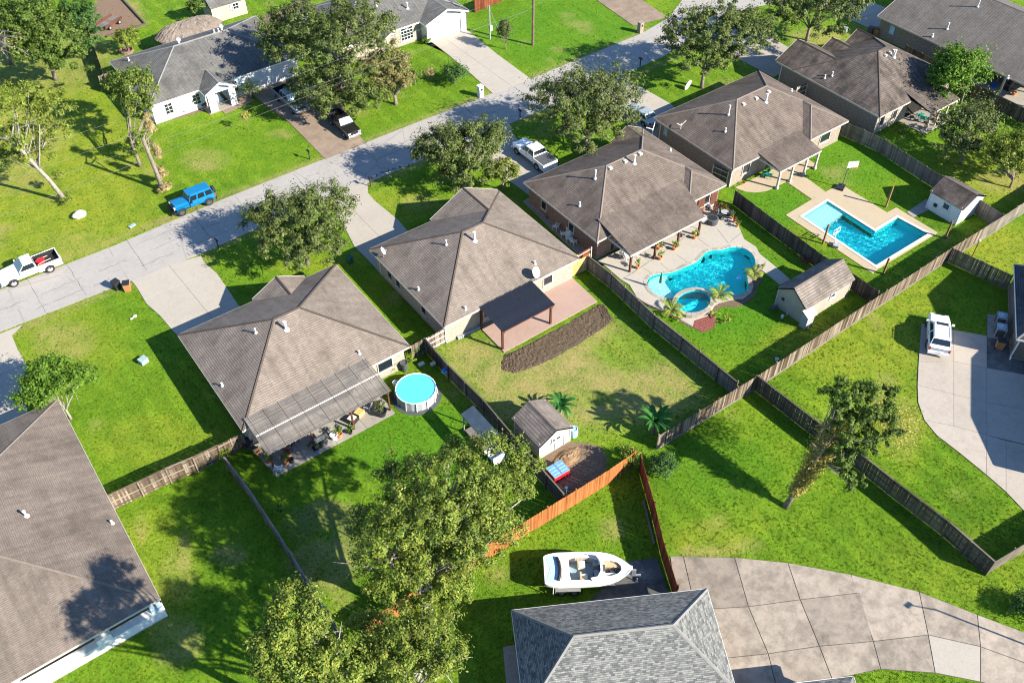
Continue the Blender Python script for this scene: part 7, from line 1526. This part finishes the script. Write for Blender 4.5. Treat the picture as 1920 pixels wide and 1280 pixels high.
chair('white chair under the patio roof corner', 1168, 482, .4, 'white', z=.055); chair('white adirondack chair at the patio roof post', 1176, 486, -.3, 'white', z=.055); chair('white chair facing the pool at patio corner', 1192, 481, 2.4, 'white', z=.055)
g_ = w(1138, 463); grill('black barbecue grill in the shade of the patio roof', g_[0], g_[1], .5); pot('barrel', 'black round smoker beside the shaded grill', 1145, 468, .3, .8, 'black', 'smoker'); pot('glass_planter', 'pale glass planter beside the red brick corner', 1121, 474, .35, .5, 'lens')
o = thing('pool_umbrella', 'closed teal umbrella standing in the shallow shelf', 'umbrella', *w(1236, 543), -.4); MB().cyl(0, 0, 0, 2.6, .025, 6).build('pole', 'white', o); MB().lathe(0, 0, [(.03, 1.2), (.13, 1.35), (.11, 1.9), (.05, 2.55), (0, 2.62)], 10).build('canopy', 'green_box', o)
o = thing('pool_float', 'small dark blue float on the freeform pool water', 'float', *w(1384, 520), -.05); MB().blob(0, 0, .06, .28, .24, .1, 10, 6, 0, .1).build('ring', 'blue', o); MB().blob(.05, 0, .14, .12, .12, .08, 8, 5).build('cushion', 'darkgrey', o)
# narrow side yard of the red brick house
sy_ = ws([(980, 378), (990, 372), (1075, 440), (1108, 470), (1094, 486), (1060, 456)]); EXCL.append(sy_); struct('path', MB().prism(sy_, -.05, .04), 'patio')
for i, (px, py) in enumerate(((1042, 430), (1056, 444), (1066, 452), (1075, 458))): chair(['white plastic chair at the top of the narrow side yard', 'second white plastic chair in the narrow side yard', 'third white plastic chair in the narrow side yard', 'lowest white plastic chair in the narrow side yard'][i], px, py, rnd.uniform(0, 6), 'white', z=.04)
pot('water_tank', 'cream water tank in the narrow side yard', 1066, 440, .32, 1.1, 'vinyl', 'tank'); pot('barrel', 'black bin against red brick side wall', 997, 378, .25, .9, 'black', 'bin')
for i, (px, py) in enumerate(((1014, 392), (1022, 399), (1030, 408))): tag(MB().box(0, 0, .2, .7, .4, .35, .1).build('deck_chest', 'darkgrey', loc=(*w(px, py), .04)), ['upper dark chest along red brick side wall', 'middle dark chest along red brick side wall', 'lower dark chest along red brick side wall'][i], 'chest')
# L-shaped pool surroundings
chair('teal garden chair under the covered porch', 1433, 330, 2.5, 'teal', z=.052); chair('teal garden chair beside the porch post', 1442, 334, .6, 'teal', z=.052); g_ = w(1404, 322); grill('black grill under the pool house eave', g_[0], g_[1], .1); pot('gas_heater', 'pale appliance with hose at the pool house wall', 1390, 334, .25, .7, 'lens', 'appliance')
o = thing('garden_hose', 'coiled pale hose on the tan patio', 'hose', *w(1392, 343, .052), .06); MB().tube([(.45 * math.cos(a), .3 * math.sin(a), .02 + .004 * i) for i, a in enumerate([.5 * k for k in range(26)])], .02, 5).build('hose', 'brown', o)
o = thing('basketball_hoop', 'portable basketball hoop with white board on pool deck', 'basketball hoop', *w(1578, 352)); MB().box(-.2, 0, .15, 1.0, .75, .3, .4).build('base', 'black', o); MB().tube([(0, 0, .2), (.05, 0, 2.3), (.35, -.2, 2.9)], .05, 6).build('pole', 'darkgrey', o); MB().box(.42, -.25, 2.95, 1.15, .05, .75, -.5).build('backboard', 'white', o); MB().tube([(.55 + .22 * math.cos(a), -.52 + .22 * math.sin(a), 2.7) for a in [2 * math.pi * i / 12 for i in range(13)]], .02, 5, cap=False).build('hoop', 'red', o)
o = thing('pool_basketball_hoop', 'small white pool basketball hoop leaning over the water', 'basketball hoop', *w(1567, 462)); MB().box(0, 0, .2, .75, .55, .26, .5).build('base', 'midgrey', o); MB().tube([(0, .1, .3), (.2, .5, .9), (.35, .6, 1.35)], .05, 6).build('pole', 'white', o)
hb_ = MB(); hb_.box(.35, .6, 1.7, 1.05, .05, .06).box(.35, .6, 1.1, 1.05, .05, .06).box(-.15, .6, 1.4, .06, .05, .66).box(.85, .6, 1.4, .06, .05, .66).box(.35, .6, 1.4, .06, .05, .3).box(.2, .6, 1.27, .3, .05, .05).box(.5, .6, 1.27, .3, .05, .05); hb_.build('backboard', 'white', o)
for lb, px, py, h in (('brown post beyond the L-shaped pool', 1661, 388, 2.6), ('brown post on the near side of L-shaped pool', 1543, 457, 2.4), ('brown post between pool corner and long fence', 1656, 514, 2.0), ('brown post near white shed', 1772, 447, 2.2)):
    o = thing('volleyball_post', lb, 'post', *w(px, py)); MB().box(0, 0, h / 2, .16, .16, h).build('post', 'wood_post', o); MB().cyl(0, 0, h, h + .06, .05, 8).build('cap', 'rust', o)
o = thing('garden_lamp', 'short lamp post beyond the grey fence', 'lamp', *w(1823, 480)); MB().cyl(0, 0, 0, 1.9, .05, 8).build('pole', 'wood_post', o); MB().blob(0, 0, 2.0, .14, .14, .14, 10, 6).build('globe', 'vinyl', o)
# porch of the stepped gable house, patio of the far right house
chair('teal chair under the stepped gable house porch', 1722, 222, 1.2, 'teal', z=.05); chair('second teal chair under the stepped gable house porch', 1730, 228, .2, 'teal', z=.05); pot('flower_pot', 'terracotta pot under the stepped gable porch post', 1735, 240, .2, .35, 'terra', plant='redleaf', z=.05); pot('flower_pot', 'brown leaved pot behind the stepped gable porch post', 1752, 226, .25, .4, 'brown', plant='redleaf', z=.05)
g_ = w(1890, 168); grill('black grill on the far right patio', g_[0], g_[1], 0, 'black', .05); o = thing('patio_table', 'pale table on the far right patio', 'table', *w(1880, 152, .05), .05, .1); MB().box(0, 0, .74, 1.7, .9, .05).build('tabletop', 'midgrey', o); [MB().box(x, y, .36, .06, .06, .72).build('leg', 'midgrey', o) for x in (-.75, .75) for y in (-.35, .35)]
chair('blue chair on the far right patio', 1892, 152, 2, 'blue', z=.05); pot('flower_pot', 'terracotta pot at the far right patio edge', 1900, 178, .3, .35, 'terra', z=.05); pot('paddling_pool', 'low blue tub on the far right patio', 1863, 162, .4, .25, 'blue', 'tub', z=.05)
o = thing('play_slide', 'blue and red play slide behind the far right house', 'slide', *w(1872, 4), 0, .6); MB().add([(0, -.3, 1.2), (0, .3, 1.2), (1.6, .3, .1), (1.6, -.3, .1), (0, -.3, 1.1), (0, .3, 1.1), (1.6, .3, 0), (1.6, -.3, 0)], [(0, 3, 2, 1), (4, 5, 6, 7), (0, 4, 7, 3), (1, 2, 6, 5)]).build('chute', 'lblue', o); MB().box(-.4, 0, .6, .8, .8, 1.2).build('tower', 'red', o)
tag(MB().box(0, 0, .12, 1.0, .5, .24, .5).build('paddle_board', 'midgrey', loc=(*w(1864, 240), 0)), 'pale grey board lying on the shady lawn', 'board')
# left and top yards
o = thing('wooden_cart', 'grey slatted wooden cart on the bare dirt yard', 'cart', *w(206, 48), 0, .5); MB().box(0, 0, .38, 3.2, 1.7, .08).build('bed', 'wood_post', o)
for k in range(9): MB().box(-1.4 + k * .35, 0, .44, .30, 1.7, .05).build('slat', 'wood_slat', o)
MB().box(0, -.86, .6, 3.2, .06, .4).box(0, .86, .6, 3.2, .06, .4).build('side_rail', 'wood_dark', o); [wheel(o, x, y, .28, .15) for x in (-.9, .9) for y in (-.98, .98)]
for lb, px, py in (('brick planter ring under the small round tree', 238, 97),): tag(MB().lathe(0, 0, [(.9, 0), (.9, .3), (.75, .3), (.75, .05), (0, .05)], 14).build('planter', 'brick_red', loc=(*w(px, py), 0)), lb, 'planter')
o = thing('porch_banner', 'curved black sail banner beside the white house door', 'banner', *w(413, 196)); MB().add([(0, 0, 1.9), (.25, 0, 1.8), (.75, -.1, 1.0), (1.1, -.1, .15), (.8, -.1, .05), (.35, 0, .9)], [(0, 1, 2, 5), (5, 2, 3, 4)]).build('cloth', 'black', o); MB().tube([(0, .05, 0), (0, .05, 1.95), (.3, .04, 1.9)], .03, 5).build('pole', 'black', o)
bd = ws([(296, 226), (330, 224), (398, 204), (402, 198), (376, 200), (310, 214)]); EXCL.append(bd); struct('planting_bed', MB().prism(bd, -.05, .04), 'mulch')
bd = ws([(428, 187), (476, 172), (470, 160), (440, 168)]); EXCL.append(bd); struct('planting_bed', MB().prism(bd, -.05, .04), 'mulch')
# pale pipe along the red fence, things near the freeform pool shed
a, b = w(1206, 938), w(1226, 1020); tag(MB().box((a[0] + b[0]) / 2, (a[1] + b[1]) / 2, .08, math.dist(a, b), .14, .14, math.atan2(b[1] - a[1], b[0] - a[0])).build('timber', 'wood_slat'), 'pale timber lying along the red fence', 'timber')
chair('dark garden chair beside the freeform pool shed', 1450, 583, 1.0, 'darkgrey', z=0); pot('garden_light', 'white globe light on the lawn by the grey shed', 1466, 596, .14, .3, 'white', 'light'); pot('garden_light', 'white spotlight at the grey shed corner', 1476, 590, .12, .25, 'lens', 'light')
pot('garden_light', 'white box at the foot of long fence', 1456, 676, .16, .25, 'white', 'box')
# street lamp and tree standing outside the lower right corner, whose shadows cross the slabs
o = thing('street_lamp', 'street lamp whose shadow crosses the curved driveway', 'street lamp', *w(2075, 1268)); MB().cyl(0, 0, 0, 6.6, .07, 8).tube([(0, 0, 6.5), (-.9, .9, 6.7)], .05, 6).box(-1.1, 1.1, 6.7, .5, .25, .12).build('pole', 'metal', o)

# ------------------------------------------------------------ blades of grass on the lawns
rg = np.random.default_rng(3); NPT = 430000
X = rg.uniform(-24, 120, NPT); Y = rg.uniform(-62, 80, NPT); px, py, dep = pxof(X, Y, 0.0)
ok = (px > -60) & (px < 1980) & (py > -40) & (py < 1330) & (dep > 5) & (rg.random(NPT) < np.clip((115 - dep) / 60, .25, 1)); X, Y, px, py = X[ok], Y[ok], px[ok], py[ok]
bad = np.zeros(X.shape, bool)
for p in EXCL:
    a = np.array([q[:2] for q in p]); m = (X > a[:, 0].min()) & (X < a[:, 0].max()) & (Y > a[:, 1].min()) & (Y < a[:, 1].max())
    if m.any(): idx = np.where(m)[0]; bad[idx] |= inpoly(X[idx], Y[idx], [tuple(q) for q in a])
ix = np.clip(((X + 30) / .5).astype(int) + 5, 0, nx - 1); iy = np.clip(((Y + 66) / .5).astype(int) + 5, 0, ny - 1)
dm_ = np.maximum(dry[ix, iy], dirt[ix, iy] * 1.1)
keep = ~bad & (rg.random(X.shape) > dm_ * 1.15); X, Y = X[keep], Y[keep]; yl = yellow[ix, iy][keep]
me = bpy.data.meshes.new('grass'); me.vertices.add(len(X)); me.vertices.foreach_set('co', np.stack([X, Y, np.zeros_like(X)], 1).astype(np.float32).ravel())
at_ = me.attributes.new('yel', 'FLOAT', 'POINT'); at_.data.foreach_set('value', yl.astype(np.float32)); at_ = me.attributes.new('rot', 'FLOAT_VECTOR', 'POINT')
rot = np.stack([np.zeros_like(X), np.zeros_like(X), rg.uniform(0, 6.28, len(X))], 1).astype(np.float32); at_.data.foreach_set('vector', rot.ravel())
at_ = me.attributes.new('scl', 'FLOAT', 'POINT'); at_.data.foreach_set('value', rg.uniform(.6, 1.35, len(X)).astype(np.float32))
tf = MB()
for i in range(9):
    a = rnd.uniform(0, 6.28); r = rnd.uniform(0, .12); x, y = r * math.cos(a), r * math.sin(a); b = rnd.uniform(0, 6.28); q = .016; hh = rnd.uniform(.04, .085); dx, dy = rnd.uniform(-.05, .05), rnd.uniform(-.05, .05)
    tf.add([(x - q * math.cos(b), y - q * math.sin(b), 0), (x + q * math.cos(b), y + q * math.sin(b), 0), (x + dx, y + dy, hh)], [(0, 1, 2)])
tuft = bpy.data.objects.new('grass_tuft', tf.mesh('grass_tuft', 'blade', uv=False))
go = bpy.data.objects.new('grass', me); C.objects.link(go); tag(go, 'short mown grass growing over the lawns', 'grass', kind='stuff')
ng = bpy.data.node_groups.new('scatter', 'GeometryNodeTree'); ng.interface.new_socket('Geometry', in_out='INPUT', socket_type='NodeSocketGeometry'); ng.interface.new_socket('Geometry', in_out='OUTPUT', socket_type='NodeSocketGeometry')
N = ng.nodes; gi, gout = N.new('NodeGroupInput'), N.new('NodeGroupOutput'); oi = N.new('GeometryNodeObjectInfo'); oi.inputs[0].default_value = tuft; ip = N.new('GeometryNodeInstanceOnPoints'); m2p = N.new('GeometryNodeMeshToPoints')
ra = N.new('GeometryNodeInputNamedAttribute'); ra.data_type = 'FLOAT_VECTOR'; ra.inputs[0].default_value = 'rot'; sa = N.new('GeometryNodeInputNamedAttribute'); sa.data_type = 'FLOAT'; sa.inputs[0].default_value = 'scl'
e2r = N.new('FunctionNodeEulerToRotation'); lk = ng.links.new
lk(gi.outputs[0], m2p.inputs['Mesh']); lk(m2p.outputs[0], ip.inputs['Points']); lk(oi.outputs['Geometry'], ip.inputs['Instance']); lk(ra.outputs[0], e2r.inputs[0]); lk(e2r.outputs[0], ip.inputs['Rotation']); lk(sa.outputs[0], ip.inputs['Scale']); lk(ip.outputs[0], gout.inputs[0])
md = go.modifiers.new('scatter', 'NODES'); md.node_group = ng
